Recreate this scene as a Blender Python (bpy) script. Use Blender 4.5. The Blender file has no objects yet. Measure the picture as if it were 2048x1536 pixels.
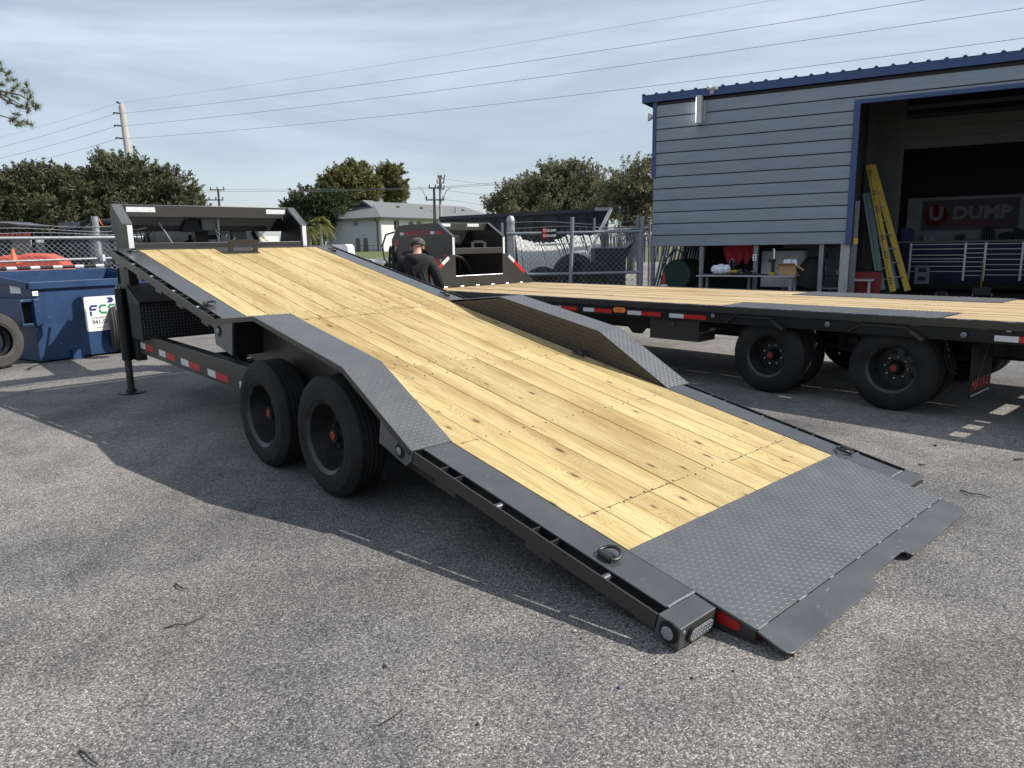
import bpy, bmesh, math, random
import numpy as np
from mathutils import Vector, Matrix, Quaternion
random.seed(7); np.random.seed(7)
S = bpy.context.scene
COL = S.collection
R = math.radians
# ------------------------------------------------------------------ camera
CAM_F, CAM_PITCH, CAM_ROLL, CAM_H = 1459.56, 0.1888, -0.0181, 1.5413
cp, sp, cr, sr = math.cos(CAM_PITCH), math.sin(CAM_PITCH), math.cos(CAM_ROLL), math.sin(CAM_ROLL)
FW = Vector((0, cp, -sp))
RT = cr * Vector((1, 0, 0)) + sr * Vector((0, sp, cp))
UPV = -sr * Vector((1, 0, 0)) + cr * Vector((0, sp, cp))
cd = bpy.data.cameras.new('camera')
cam = bpy.data.objects.new('camera', cd)
COL.objects.link(cam)
S.camera = cam
cd.sensor_width = 36.0
cd.lens = CAM_F / 2048 * 36.0
cd.clip_start, cd.clip_end = 0.05, 3000
cam.matrix_world = Matrix(((RT.x, UPV.x, -FW.x, 0), (RT.y, UPV.y, -FW.y, 0), (RT.z, UPV.z, -FW.z, CAM_H), (0, 0, 0, 1)))
# ------------------------------------------------------------------ sky and sun
SUN_EL, SUN_AZ = R(43.5), R(92.8)
w = bpy.data.worlds.new('World'); S.world = w; w.use_nodes = True
nt = w.node_tree; nt.nodes.clear()
def wn(t, **k):
    n = nt.nodes.new(t)
    for a, b in k.items(): setattr(n, a, b)
    return n
sky = wn('ShaderNodeTexSky', sky_type='NISHITA', sun_disc=False, sun_elevation=SUN_EL, sun_rotation=SUN_AZ,
         air_density=1.0, dust_density=0.7, ozone_density=1.0, altitude=5)
tc = wn('ShaderNodeTexCoord'); mp = wn('ShaderNodeMapping')
mp.inputs['Scale'].default_value = (1.1, 2.2, 6.5); mp.inputs['Rotation'].default_value = (0.05, 0.10, 0.5)
n1 = wn('ShaderNodeTexNoise'); n1.inputs['Scale'].default_value = 1.5; n1.inputs['Detail'].default_value = 8; n1.inputs['Roughness'].default_value = 0.55; n1.inputs['Distortion'].default_value = 0.6
rp = wn('ShaderNodeValToRGB'); rp.color_ramp.elements[0].position = 0.34; rp.color_ramp.elements[1].position = 0.72
rp.color_ramp.elements[0].color = (0.34, 0.34, 0.34, 1); rp.color_ramp.elements[1].color = (0.92, 0.92, 0.92, 1)
mx = wn('ShaderNodeMixRGB'); mx.inputs['Color2'].default_value = (8.3, 9.2, 10.5, 1)
bg = wn('ShaderNodeBackground'); bg.inputs['Strength'].default_value = 0.082
wo = wn('ShaderNodeOutputWorld')
L = nt.links.new
L(tc.outputs['Generated'], mp.inputs['Vector']); L(mp.outputs[0], n1.inputs['Vector']); L(n1.outputs['Fac'], rp.inputs['Fac'])
sz = wn('ShaderNodeSeparateXYZ'); el = wn('ShaderNodeMapRange'); el.inputs['From Min'].default_value = 0.02; el.inputs['From Max'].default_value = 0.26; el.inputs['To Min'].default_value = 0.62; el.inputs['To Max'].default_value = 1.0
em = wn('ShaderNodeMath', operation='MULTIPLY'); L(tc.outputs['Generated'], sz.inputs[0]); L(sz.outputs['Z'], el.inputs['Value']); L(rp.outputs['Color'], em.inputs[0]); L(el.outputs[0], em.inputs[1]); L(em.outputs[0], mx.inputs['Fac'])
L(sky.outputs['Color'], mx.inputs['Color1']); L(mx.outputs['Color'], bg.inputs['Color']); L(bg.outputs[0], wo.inputs['Surface'])
sd = bpy.data.lights.new('sun', 'SUN'); sd.energy = 5.0; sd.angle = R(0.55); sd.color = (1.0, 0.955, 0.88)
sun = bpy.data.objects.new('sun', sd); COL.objects.link(sun)
SUNV = Vector((math.sin(SUN_AZ) * math.cos(SUN_EL), math.cos(SUN_AZ) * math.cos(SUN_EL), math.sin(SUN_EL)))
sun.rotation_euler = (-SUNV).to_track_quat('-Z', 'Y').to_euler(); sun.location = (30, 0, 30)
S.view_settings.view_transform = 'Standard'; S.view_settings.look = 'None'
S.view_settings.exposure = 0.28; S.view_settings.gamma = 1.0; S.view_settings.use_curve_mapping = False
S.cycles.max_bounces = 8; S.cycles.diffuse_bounces = 4; S.cycles.glossy_bounces = 3; S.cycles.transparent_max_bounces = 8
# ------------------------------------------------------------------ helpers
def ray(x, y):
    return (FW + RT * ((x - 1024) / CAM_F) - UPV * ((y - 768) / CAM_F))
CAMP = Vector((0, 0, CAM_H))
def at(x, y, depth):            # the place seen in that direction, depth metres ahead
    d = ray(x, y); return CAMP + d * (depth / d.y)
def atz(x, y, z=0.0):           # ... or on the horizontal plane z
    d = ray(x, y); return CAMP + d * ((z - CAM_H) / d.z)
MATS = {}
def mat(name, col, rough=0.6, metal=0.0, var=0.0, vscale=6.0, bump=0.0, bscale=60.0, spec=0.5, emit=None, estr=0, coat=0.0, stretch=None, objrand=0.0, col2=None, scratch=0.0, trans=0.0):
    m = bpy.data.materials.new(name); m.use_nodes = True; t = m.node_tree; b = t.nodes['Principled BSDF']
    b.inputs['Roughness'].default_value = rough; b.inputs['Metallic'].default_value = metal
    b.inputs['Specular IOR Level'].default_value = spec; b.inputs['Base Color'].default_value = (*col, 1)
    b.inputs['Coat Weight'].default_value = coat; b.inputs['Coat Roughness'].default_value = 0.12
    if trans: b.inputs['Transmission Weight'].default_value = trans
    if emit: b.inputs['Emission Color'].default_value = (*emit, 1); b.inputs['Emission Strength'].default_value = estr
    N = t.nodes.new; K = t.links.new
    co = N('ShaderNodeTexCoord'); src = co.outputs['Object']
    if stretch:
        mp_ = N('ShaderNodeMapping'); mp_.inputs['Scale'].default_value = stretch; K(src, mp_.inputs['Vector']); src = mp_.outputs[0]
    if var:
        no = N('ShaderNodeTexNoise'); no.inputs['Scale'].default_value = vscale; no.inputs['Detail'].default_value = 6; no.inputs['Roughness'].default_value = 0.62
        K(src, no.inputs['Vector'])
        ra = N('ShaderNodeValToRGB'); ra.color_ramp.elements[0].position = 0.3; ra.color_ramp.elements[1].position = 0.7
        c2 = col2 if col2 else tuple(min(1, c * (1 + var)) for c in col)
        ra.color_ramp.elements[0].color = (*[c * (1 - var) for c in col], 1); ra.color_ramp.elements[1].color = (*c2, 1)
        K(no.outputs['Fac'], ra.inputs['Fac']); out = ra.outputs['Color']
        if objrand:
            oi = N('ShaderNodeObjectInfo'); mr = N('ShaderNodeMapRange'); mr.inputs['To Min'].default_value = 1 - objrand; mr.inputs['To Max'].default_value = 1 + objrand
            K(oi.outputs['Random'], mr.inputs['Value']); hs = N('ShaderNodeHueSaturation'); K(mr.outputs[0], hs.inputs['Value']); K(out, hs.inputs['Color']); out = hs.outputs['Color']
        if scratch:
            ms = N('ShaderNodeMapping'); ms.inputs['Scale'].default_value = (1.0, 9.0, 1.0); ms.inputs['Rotation'].default_value = (0, 0, 0.5); K(co.outputs['Object'], ms.inputs['Vector'])
            ns = N('ShaderNodeTexNoise'); ns.inputs['Scale'].default_value = 13.0; ns.inputs['Detail'].default_value = 3; K(ms.outputs[0], ns.inputs['Vector'])
            rs = N('ShaderNodeValToRGB'); rs.color_ramp.elements[0].position = 0.715; rs.color_ramp.elements[1].position = 0.75; K(ns.outputs['Fac'], rs.inputs['Fac'])
            sf = N('ShaderNodeMath'); sf.operation = 'MULTIPLY'; sf.inputs[1].default_value = scratch; K(rs.outputs[0], sf.inputs[0])
            mxs = N('ShaderNodeMixRGB'); mxs.inputs['Color2'].default_value = (0.42, 0.42, 0.42, 1); K(sf.outputs[0], mxs.inputs['Fac']); K(out, mxs.inputs['Color1']); out = mxs.outputs[0]
        K(out, b.inputs['Base Color'])
        rr = N('ShaderNodeMapRange'); rr.inputs['To Min'].default_value = max(0.02, rough - 0.10); rr.inputs['To Max'].default_value = min(1, rough + 0.12)
        K(no.outputs['Fac'], rr.inputs['Value']); K(rr.outputs[0], b.inputs['Roughness'])
    if bump:
        nb = N('ShaderNodeTexNoise'); nb.inputs['Scale'].default_value = bscale; nb.inputs['Detail'].default_value = 4; K(src, nb.inputs['Vector'])
        bu = N('ShaderNodeBump'); bu.inputs['Strength'].default_value = bump; bu.inputs['Distance'].default_value = 0.004
        K(nb.outputs['Fac'], bu.inputs['Height']); K(bu.outputs[0], b.inputs['Normal'])
    MATS[name] = m
    return m
def clean(n): return n
class MB:
    """collects geometry in the local space of one thing and links it as one mesh object"""
    def __init__(self, T=None): self.v = []; self.f = []; self.T = T
    def add(self, vs, fs):
        o = len(self.v)
        for p in vs:
            p = Vector(p)
            self.v.append(tuple(self.T @ p if self.T else p))
        self.f += [tuple(i + o for i in f) for f in fs]
    def box(self, x0, x1, y0, y1, z0, z1):
        self.add([(x0, y0, z0), (x1, y0, z0), (x1, y1, z0), (x0, y1, z0), (x0, y0, z1), (x1, y0, z1), (x1, y1, z1), (x0, y1, z1)],
                 [(0, 3, 2, 1), (4, 5, 6, 7), (0, 1, 5, 4), (1, 2, 6, 5), (2, 3, 7, 6), (3, 0, 4, 7)]); return self
    def prism(self, poly, off):
        """polygon (3-D points) swept by the vector off"""
        n = len(poly); off = Vector(off); a = [Vector(p) for p in poly]
        nrm = Vector((0, 0, 0))
        for i in range(n): nrm += a[i].cross(a[(i + 1) % n])
        if nrm.dot(off) > 0: a = a[::-1]
        self.add(a + [p + off for p in a], [tuple(range(n)), tuple(range(2 * n - 1, n - 1, -1))] + [(i, i + n, (i + 1) % n + n, (i + 1) % n) for i in range(n)]); return self
    def bar(self, p, q, wd, ht, up=(0, 0, 1)):
        p, q = Vector(p), Vector(q); d = (q - p).normalized(); u = Vector(up)
        s = d.cross(u)
        if s.length < 1e-5: s = d.cross(Vector((1, 0, 0)))
        s.normalize(); u = s.cross(d).normalized()
        a = [p + s * (i * wd / 2) + u * (j * ht / 2) for i, j in ((-1, -1), (1, -1), (1, 1), (-1, 1))]
        return self.prism(a, q - p)
    def tube(self, pts, r, n=8, close=False, caps=True):
        pts = [Vector(p) for p in pts]; m = len(pts); rr = r if isinstance(r, (list, tuple)) else [r] * m
        vs = []; prev = None
        for i, p in enumerate(pts):
            a = pts[(i - 1) % m] if (i > 0 or close) else p; b = pts[(i + 1) % m] if (i < m - 1 or close) else p
            d = (b - a).normalized()
            if prev is None:
                s = d.cross(Vector((0, 0, 1)))
                if s.length < 1e-3: s = d.cross(Vector((1, 0, 0)))
            else: s = prev - d * prev.dot(d)
            s.normalize(); prev = s; t = d.cross(s)
            for k in range(n):
                an = 2 * math.pi * k / n; vs.append(p + (s * math.cos(an) + t * math.sin(an)) * rr[i])
        fs = []
        for i in range(m if close else m - 1):
            j = (i + 1) % m
            for k in range(n):
                l = (k + 1) % n; fs.append((i * n + k, i * n + l, j * n + l, j * n + k))
        if caps and not close: fs += [tuple(range(n - 1, -1, -1)), tuple(range((m - 1) * n, m * n))]
        self.add(vs, fs); return self
    def lathe(self, prof, c, axis, n=32, caps=True):
        """profile (radius, along) turned about axis through c"""
        c = Vector(c); ax = Vector(axis).normalized(); s = ax.orthogonal().normalized(); t = ax.cross(s); m = len(prof); vs = []
        for r, h in prof:
            for k in range(n):
                an = 2 * math.pi * k / n; vs.append(c + ax * h + (s * math.cos(an) + t * math.sin(an)) * r)
        fs = [(i * n + k, i * n + (k + 1) % n, (i + 1) * n + (k + 1) % n, (i + 1) * n + k) for i in range(m - 1) for k in range(n)]
        if caps and prof[0][0] > 1e-6: fs.append(tuple(range(n - 1, -1, -1)))
        if caps and prof[-1][0] > 1e-6: fs.append(tuple(range((m - 1) * n, m * n)))
        self.add(vs, fs); return self
    def build(self, name, m, parent=None, bevel=0.0, smooth=False, seg=2):
        me = bpy.data.meshes.new(name); me.from_pydata(self.v, [], self.f); me.validate(); me.update()
        if m: me.materials.append(m)
        o = bpy.data.objects.new(name, me); COL.objects.link(o)
        if parent: o.parent = parent
        if smooth: shade(o)
        if bevel:
            b = o.modifiers.new('bevel', 'BEVEL'); b.width = bevel; b.segments = seg; b.limit_method = 'ANGLE'; b.angle_limit = R(40)
        return o
def shade(o, ang=40):
    me = o.data
    me.polygons.foreach_set('use_smooth', [True] * len(me.polygons))
    try: me.set_sharp_from_angle(angle=R(ang))
    except Exception: pass
def tag(o, label=None, cat=None, group=None, kind=None):
    if label: o['label'] = label
    if cat: o['category'] = cat
    if group: o['group'] = group
    if kind: o['kind'] = kind
    return o
def thing(name, label, cat, loc=(0, 0, 0), rz=0.0, group=None):
    o = bpy.data.objects.new(name, None); COL.objects.link(o); o.location = loc; o.rotation_euler = (0, 0, rz); o.empty_display_size = 0.2
    return tag(o, label, cat, group)
def dup(o, parent=None):
    c = o.copy(); COL.objects.link(c); c.parent = parent
    for ch in list(o.children): dup(ch, c)
    return c
def stuff(o): o['kind'] = 'stuff'; return o
def text(name, s, size, m, M, parent=None, extrude=0.001, align='CENTER', sx=1.0, shear=0.0, bold=0.0):
    """flat lettering as a mesh; M places it (x right, y up, z out)"""
    cu = bpy.data.curves.new(name, 'FONT'); cu.body = s; cu.size = size; cu.extrude = extrude; cu.align_x = align; cu.align_y = 'CENTER'; cu.shear = shear; cu.offset = bold; cu.resolution_u = 2
    to = bpy.data.objects.new(name, cu); COL.objects.link(to)
    me = bpy.data.meshes.new_from_object(to.evaluated_get(bpy.context.evaluated_depsgraph_get()))
    bpy.data.objects.remove(to); me.name = name; me.transform(Matrix.Diagonal((sx, 1, 1, 1))); me.transform(M); me.materials.clear(); me.materials.append(m)
    o = bpy.data.objects.new(name, me); COL.objects.link(o)
    if parent: o.parent = parent
    return o
def frame(o, x, y, z=None):
    x = Vector(x).normalized(); y = Vector(y).normalized(); z = Vector(z).normalized() if z else x.cross(y)
    o = Vector(o)
    return Matrix(((x.x, y.x, z.x, o.x), (x.y, y.y, z.y, o.y), (x.z, y.z, z.z, o.z), (0, 0, 0, 1)))
# ------------------------------------------------------------------ materials
mat('charcoal', (0.028, 0.026, 0.0235), 0.36, 0.0, 0.14, 3.0, spec=0.5, coat=0.1)
mat('charcoal_top', (0.052, 0.053, 0.056), 0.34, 0.0, 0.22, 5.0, spec=0.6, coat=0.25, scratch=0.6)
mat('charcoal_plate', (0.078, 0.080, 0.084), 0.40, 0.0, 0.14, 5.0, spec=0.6, coat=0.15)
mat('brown_plate', (0.036, 0.031, 0.024), 0.42, 0.0, 0.15, 3.0, spec=0.5)
mat('black_paint', (0.011, 0.011, 0.012), 0.42, 0.0, 0.15, 3.0, spec=0.3)
mat('black_matte', (0.012, 0.012, 0.013), 0.75)
mat('rubber', (0.0095, 0.0095, 0.010), 0.78, 0.0, 0.35, 3.5, bump=0.3, bscale=110, col2=(0.026, 0.025, 0.0235), spec=0.3)
mat('rubber_grey', (0.05, 0.047, 0.044), 0.85, 0.0, 0.3, 9.0, bump=0.2)
mat('rim', (0.014, 0.014, 0.015), 0.36, 0.0, 0.3, 9.0, spec=0.5, col2=(0.034, 0.033, 0.031))
mat('hub_red', (0.27, 0.035, 0.02), 0.5)
mat('steel', (0.42, 0.42, 0.42), 0.36, 1.0, 0.2, 8.0)
mat('weld', (0.40, 0.41, 0.43), 0.4, 0.9, 0.3, 60.0)
mat('galv', (0.36, 0.37, 0.38), 0.5, 0.6, 0.18, 12.0)
mat('galv_dull', (0.22, 0.24, 0.26), 0.6, 0.4, 0.2, 8.0)
mat('tape_red', (0.50, 0.015, 0.012), 0.35, 0, 0.12, 30)
mat('tape_white', (0.62, 0.64, 0.66), 0.35, 0, 0.10, 30)
mat('lens_clear', (0.20, 0.205, 0.21), 0.2, 0, 0.45, 120, spec=0.7)
mat('lens_red', (0.30, 0.008, 0.008), 0.3, 0, 0.2, 20)
mat('lens_amber', (0.80, 0.26, 0.04), 0.25, 0, 0.15, 40)
mat('chrome', (0.6, 0.6, 0.6), 0.15, 1.0)
mat('white_paint', (0.72, 0.72, 0.71), 0.5, 0, 0.06, 5)
mat('white_dull', (0.48, 0.49, 0.50), 0.7, 0, 0.12, 3)
mat('wire', (0.20, 0.21, 0.22), 0.6)
mat('blue_bin', (0.015, 0.043, 0.112), 0.48, 0, 0.30, 2.6, bump=0.2, bscale=8, spec=0.4, scratch=0.3)
mat('blue_trim', (0.028, 0.060, 0.165), 0.4, 0, 0.10, 3)
mat('siding', (0.208, 0.248, 0.290), 0.5, 0, 0.11, 2.2, stretch=(0.6, 2, 2.6), objrand=0.05)
mat('concrete', (0.10, 0.098, 0.095), 0.85, 0, 0.2, 3)
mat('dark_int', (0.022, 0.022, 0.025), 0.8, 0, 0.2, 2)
mat('tan_panel', (0.055, 0.053, 0.05), 0.7, 0, 0.1, 2)
mat('block_white', (0.24, 0.25, 0.27), 0.8, 0, 0.15, 3)
mat('chest_blue', (0.005, 0.008, 0.075), 0.45, 0, 0.1, 3, spec=0.3)
mat('ladder_yellow', (0.42, 0.29, 0.015), 0.5, 0, 0.15, 6)
mat('ladder_green', (0.16, 0.25, 0.27), 0.5, 0, 0.15, 6)
mat('tank_green', (0.025, 0.065, 0.05), 0.5, 0, 0.2, 5)
mat('red_cloth', (0.42, 0.035, 0.045), 0.85, 0, 0.2, 8)
mat('red_paint', (0.26, 0.018, 0.014), 0.4, 0, 0.15, 5)
mat('orange_red', (0.62, 0.09, 0.05), 0.45, 0, 0.15, 4)
mat('orange', (0.75, 0.17, 0.04), 0.5)
mat('cardboard', (0.40, 0.25, 0.13), 0.85, 0, 0.12, 5)
mat('plastic_white', (0.62, 0.66, 0.74), 0.5, 0, 0.15, 10)
mat('hoodie', (0.015, 0.0135, 0.015), 0.9, 0, 0.25, 10, bump=0.3, bscale=25)
mat('jeans', (0.03, 0.035, 0.05), 0.9, 0, 0.2, 10)
mat('skin', (0.50, 0.27, 0.19), 0.55, 0, 0.12, 14)
mat('cap', (0.075, 0.072, 0.06), 0.9, 0, 0.45, 30)
mat('stucco', (0.40, 0.42, 0.45), 0.9, 0, 0.06, 0.6)  # copy for the house end wall, its bluish shade put into the colour
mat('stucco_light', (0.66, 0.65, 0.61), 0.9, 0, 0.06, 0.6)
mat('shingle', (0.145, 0.15, 0.155), 0.9, 0, 0.18, 2.5, stretch=(1, 1, 4))
mat('window_dark', (0.03, 0.035, 0.04), 0.15, 0, spec=0.7)
mat('bark', (0.075, 0.062, 0.05), 0.95, 0, 0.35, 6, stretch=(1, 1, 0.3), bump=0.4, bscale=20)
mat('palm_trunk', (0.32, 0.30, 0.27), 0.95, 0, 0.2, 6)
mat('pole_grey', (0.36, 0.345, 0.32), 0.85, 0, 0.1, 1)
mat('pole_wood', (0.12, 0.10, 0.085), 0.9, 0, 0.2, 2)
mat('ink_navy', (0.02, 0.03, 0.16), 0.5)
mat('ink_green', (0.02, 0.25, 0.10), 0.5)
mat('ink_black', (0.02, 0.02, 0.025), 0.5)
mat('ink_red', (0.55, 0.03, 0.03), 0.5)
mat('decal_red', (0.50, 0.04, 0.035), 0.6, 0, 0.2, 14)
mat('chalk', (0.10, 0.07, 0.03), 0.9)
mat('twig', (0.035, 0.03, 0.026), 0.95)
mat('pebble', (0.30, 0.29, 0.27), 0.9)
mat('lamp_lit', (0.8, 0.8, 0.76), 0.5, emit=(1, 0.97, 0.88), estr=3.2)
mat('banner_ink', (0.20, 0.19, 0.20), 0.7)
mat('banner_red', (0.20, 0.012, 0.02), 0.7)
mat('banner', (0.045, 0.04, 0.05), 0.6, 0, 0.25, 2)
mat('grass', (0.085, 0.11, 0.03), 0.95, 0, 0.3, 1.5)
mat('tarp', (0.05, 0.055, 0.06), 0.6, 0, 0.2, 4)
mat('trailer_grey', (0.12, 0.125, 0.135), 0.5, 0, 0.15, 2)
mat('rolloff', (0.020, 0.022, 0.030), 0.45, 0, 0.2, 1)
mat('aluminium', (0.55, 0.56, 0.57), 0.38, 0.7, 0.1, 4)
M_ = MATS
def leafmat(name, c0, c1, tr=0.25, scale=0.8):
    m = bpy.data.materials.new(name); m.use_nodes = True; t = m.node_tree; b = t.nodes['Principled BSDF']; N = t.nodes.new; K = t.links.new
    co = N('ShaderNodeTexCoord'); no = N('ShaderNodeTexNoise'); no.inputs['Scale'].default_value = scale; no.inputs['Detail'].default_value = 5; no.inputs['Roughness'].default_value = 0.7
    K(co.outputs['Object'], no.inputs['Vector']); ra = N('ShaderNodeValToRGB'); ra.color_ramp.elements[0].position = 0.35; ra.color_ramp.elements[1].position = 0.66
    ra.color_ramp.elements[0].color = (*c0, 1); ra.color_ramp.elements[1].color = (*c1, 1); K(no.outputs['Fac'], ra.inputs['Fac']); K(ra.outputs[0], b.inputs['Base Color'])
    b.inputs['Roughness'].default_value = 0.55; b.inputs['Specular IOR Level'].default_value = 0.3
    tl = N('ShaderNodeBsdfTranslucent'); K(ra.outputs[0], tl.inputs['Color']); mi = N('ShaderNodeMixShader'); mi.inputs[0].default_value = tr
    out = t.nodes['Material Output']; K(b.outputs[0], mi.inputs[1]); K(tl.outputs[0], mi.inputs[2]); K(mi.outputs[0], out.inputs['Surface'])
    MATS[name] = m; return m
leafmat('leaf_oak', (0.060, 0.068, 0.036), (0.150, 0.155, 0.080), 0.32)
leafmat('leaf_dark', (0.035, 0.055, 0.026), (0.085, 0.110, 0.045), 0.3)
leafmat('leaf_yellow', (0.085, 0.10, 0.035), (0.23, 0.215, 0.08), 0.35)
leafmat('leaf_willow', (0.085, 0.092, 0.05), (0.21, 0.205, 0.115), 0.35)
leafmat('leaf_palm', (0.09, 0.105, 0.03), (0.22, 0.21, 0.065))
leafmat('needle', (0.06, 0.085, 0.025), (0.17, 0.185, 0.06), scale=2.0)
def wood_mat(name, light, dark, knots=True, seed=0.0):
    m = bpy.data.materials.new(name); m.use_nodes = True; t = m.node_tree; b = t.nodes['Principled BSDF']; N = t.nodes.new; K = t.links.new
    co = N('ShaderNodeTexCoord'); oi = N('ShaderNodeObjectInfo')
    off = N('ShaderNodeVectorMath'); off.operation = 'MULTIPLY'; cmb = N('ShaderNodeCombineXYZ')
    for i, k in enumerate((37.0, 91.0, 17.0)):
        mm = N('ShaderNodeMath'); mm.operation = 'MULTIPLY'; mm.inputs[1].default_value = k; K(oi.outputs['Random'], mm.inputs[0]); K(mm.outputs[0], cmb.inputs[i])
    ad = N('ShaderNodeVectorMath'); ad.operation = 'ADD'; K(co.outputs['Object'], ad.inputs[0]); K(cmb.outputs[0], ad.inputs[1])
    # knots first: 2-D cells drawn out along the board, only some of them live
    mp3 = N('ShaderNodeMapping'); mp3.inputs['Scale'].default_value = (6.0, 2.3, 0.01); K(ad.outputs[0], mp3.inputs['Vector'])
    nw = N('ShaderNodeTexNoise'); nw.inputs['Scale'].default_value = 9.0; K(ad.outputs[0], nw.inputs['Vector'])
    mw = N('ShaderNodeVectorMath'); mw.operation = 'MULTIPLY_ADD'; mw.inputs[1].default_value = (0.10, 0.10, 0); K(nw.outputs['Color'], mw.inputs[0]); K(mp3.outputs[0], mw.inputs[2])
    vo = N('ShaderNodeTexVoronoi'); vo.inputs['Scale'].default_value = 1.0; vo.voronoi_dimensions = '2D'; K(mw.outputs[0], vo.inputs['Vector'])
    sep = N('ShaderNodeSeparateColor'); K(vo.outputs['Color'], sep.inputs[0])
    gate = N('ShaderNodeMath'); gate.operation = 'GREATER_THAN'; gate.inputs[1].default_value = 0.62; K(sep.outputs[0], gate.inputs[0])
    szr = N('ShaderNodeMapRange'); szr.inputs['To Min'].default_value = 0.9; szr.inputs['To Max'].default_value = 3.2; K(sep.outputs[1], szr.inputs['Value'])
    kd = N('ShaderNodeMath'); kd.operation = 'MULTIPLY'; K(vo.outputs['Distance'], kd.inputs[0]); K(szr.outputs[0], kd.inputs[1])
    fall = N('ShaderNodeMapRange'); fall.inputs['From Min'].default_value = 0.0; fall.inputs['From Max'].default_value = 0.75; fall.inputs['To Min'].default_value = 1.0; fall.inputs['To Max'].default_value = 0.0; fall.interpolation_type = 'SMOOTHSTEP'; K(kd.outputs[0], fall.inputs['Value'])
    warp = N('ShaderNodeMath'); warp.operation = 'MULTIPLY'; K(fall.outputs[0], warp.inputs[0]); K(gate.outputs[0], warp.inputs[1])
    # broad bands of grain drawn out along the board, bent round the knots
    mp1 = N('ShaderNodeMapping'); mp1.inputs['Scale'].default_value = (11, 0.42, 11); K(ad.outputs[0], mp1.inputs['Vector'])
    g1 = N('ShaderNodeTexNoise'); g1.inputs['Scale'].default_value = 1.0; g1.inputs['Detail'].default_value = 2.5; g1.inputs['Distortion'].default_value = 0.5; K(mp1.outputs[0], g1.inputs['Vector'])
    sw = N('ShaderNodeMath'); sw.operation = 'MULTIPLY_ADD'; sw.inputs[1].default_value = 0.28; K(warp.outputs[0], sw.inputs[0]); K(g1.outputs['Fac'], sw.inputs[2])
    sn = N('ShaderNodeMath'); sn.operation = 'MULTIPLY'; sn.inputs[1].default_value = 120.0; K(sw.outputs[0], sn.inputs[0])
    s2 = N('ShaderNodeMath'); s2.operation = 'SINE'; K(sn.outputs[0], s2.inputs[0])
    s3 = N('ShaderNodeMapRange'); s3.inputs['From Min'].default_value = -1; K(s2.outputs[0], s3.inputs['Value'])
    mp2 = N('ShaderNodeMapping'); mp2.inputs['Scale'].default_value = (300, 6, 300); K(ad.outputs[0], mp2.inputs['Vector'])
    g2 = N('ShaderNodeTexNoise'); g2.inputs['Scale'].default_value = 1.0; g2.inputs['Detail'].default_value = 3; K(mp2.outputs[0], g2.inputs['Vector'])
    r1 = N('ShaderNodeValToRGB'); r1.color_ramp.elements[0].position = 0.14; r1.color_ramp.elements[1].position = 0.66
    r1.color_ramp.elements[0].color = (*dark, 1); r1.color_ramp.elements[1].color = (*light, 1)
    mixf = N('ShaderNodeMath'); mixf.operation = 'MULTIPLY_ADD'; mixf.inputs[1].default_value = 0.50; K(s3.outputs[0], mixf.inputs[0])
    m3 = N('ShaderNodeMath'); m3.operation = 'MULTIPLY'; m3.inputs[1].default_value = 0.80; K(g2.outputs['Fac'], m3.inputs[0]); K(m3.outputs[0], mixf.inputs[2]); K(mixf.outputs[0], r1.inputs['Fac'])
    # slow change of tone along each board
    mp4 = N('ShaderNodeMapping'); mp4.inputs['Scale'].default_value = (5, 0.8, 5); K(ad.outputs[0], mp4.inputs['Vector'])
    g4 = N('ShaderNodeTexNoise'); g4.inputs['Scale'].default_value = 1.0; g4.inputs['Detail'].default_value = 5; K(mp4.outputs[0], g4.inputs['Vector'])
    r4 = N('ShaderNodeValToRGB'); r4.color_ramp.elements[0].position = 0.30; r4.color_ramp.elements[1].position = 0.58
    r4.color_ramp.elements[0].color = (0.66, 0.57, 0.46, 1); r4.color_ramp.elements[1].color = (1, 1, 1, 1); K(g4.outputs['Fac'], r4.inputs['Fac'])
    mu = N('ShaderNodeMixRGB'); mu.blend_type = 'MULTIPLY'; mu.inputs['Fac'].default_value = 1.0; K(r1.outputs[0], mu.inputs['Color1']); K(r4.outputs[0], mu.inputs['Color2'])
    kr = N('ShaderNodeValToRGB'); e = kr.color_ramp.elements; e[0].position = 0.03; e[0].color = (1, 1, 1, 1); e[1].position = 0.20; e[1].color = (0, 0, 0, 1)
    a = e.new(0.075); a.color = (0.85, 0.85, 0.85, 1); a = e.new(0.095); a.color = (0.35, 0.35, 0.35, 1)
    K(kd.outputs[0], kr.inputs['Fac'])
    kf = N('ShaderNodeMath'); kf.operation = 'MULTIPLY'; K(kr.outputs[0], kf.inputs[0]); K(gate.outputs[0], kf.inputs[1])
    kk = N('ShaderNodeMath'); kk.operation = 'MULTIPLY'; kk.inputs[1].default_value = 0.92; K(kf.outputs[0], kk.inputs[0])
    m4 = N('ShaderNodeMixRGB'); m4.inputs['Color2'].default_value = (0.085, 0.040, 0.016, 1); K(kk.outputs[0], m4.inputs['Fac']); K(mu.outputs[0], m4.inputs['Color1'])
    # per board tone
    mr = N('ShaderNodeMapRange'); mr.inputs['To Min'].default_value = 0.88; mr.inputs['To Max'].default_value = 1.07; K(oi.outputs['Random'], mr.inputs['Value'])
    hs = N('ShaderNodeHueSaturation'); K(mr.outputs[0], hs.inputs['Value']); K(m4.outputs[0], hs.inputs['Color']); K(hs.outputs[0], b.inputs['Base Color'])
    b.inputs['Roughness'].default_value = 0.62; b.inputs['Specular IOR Level'].default_value = 0.3
    bu = N('ShaderNodeBump'); bu.inputs['Strength'].default_value = 0.15; bu.inputs['Distance'].default_value = 0.002; K(s3.outputs[0], bu.inputs['Height']); K(bu.outputs[0], b.inputs['Normal'])
    MATS[name] = m; return m
wood_mat('pine', (0.535, 0.425, 0.205), (0.295, 0.205, 0.083))
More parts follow.
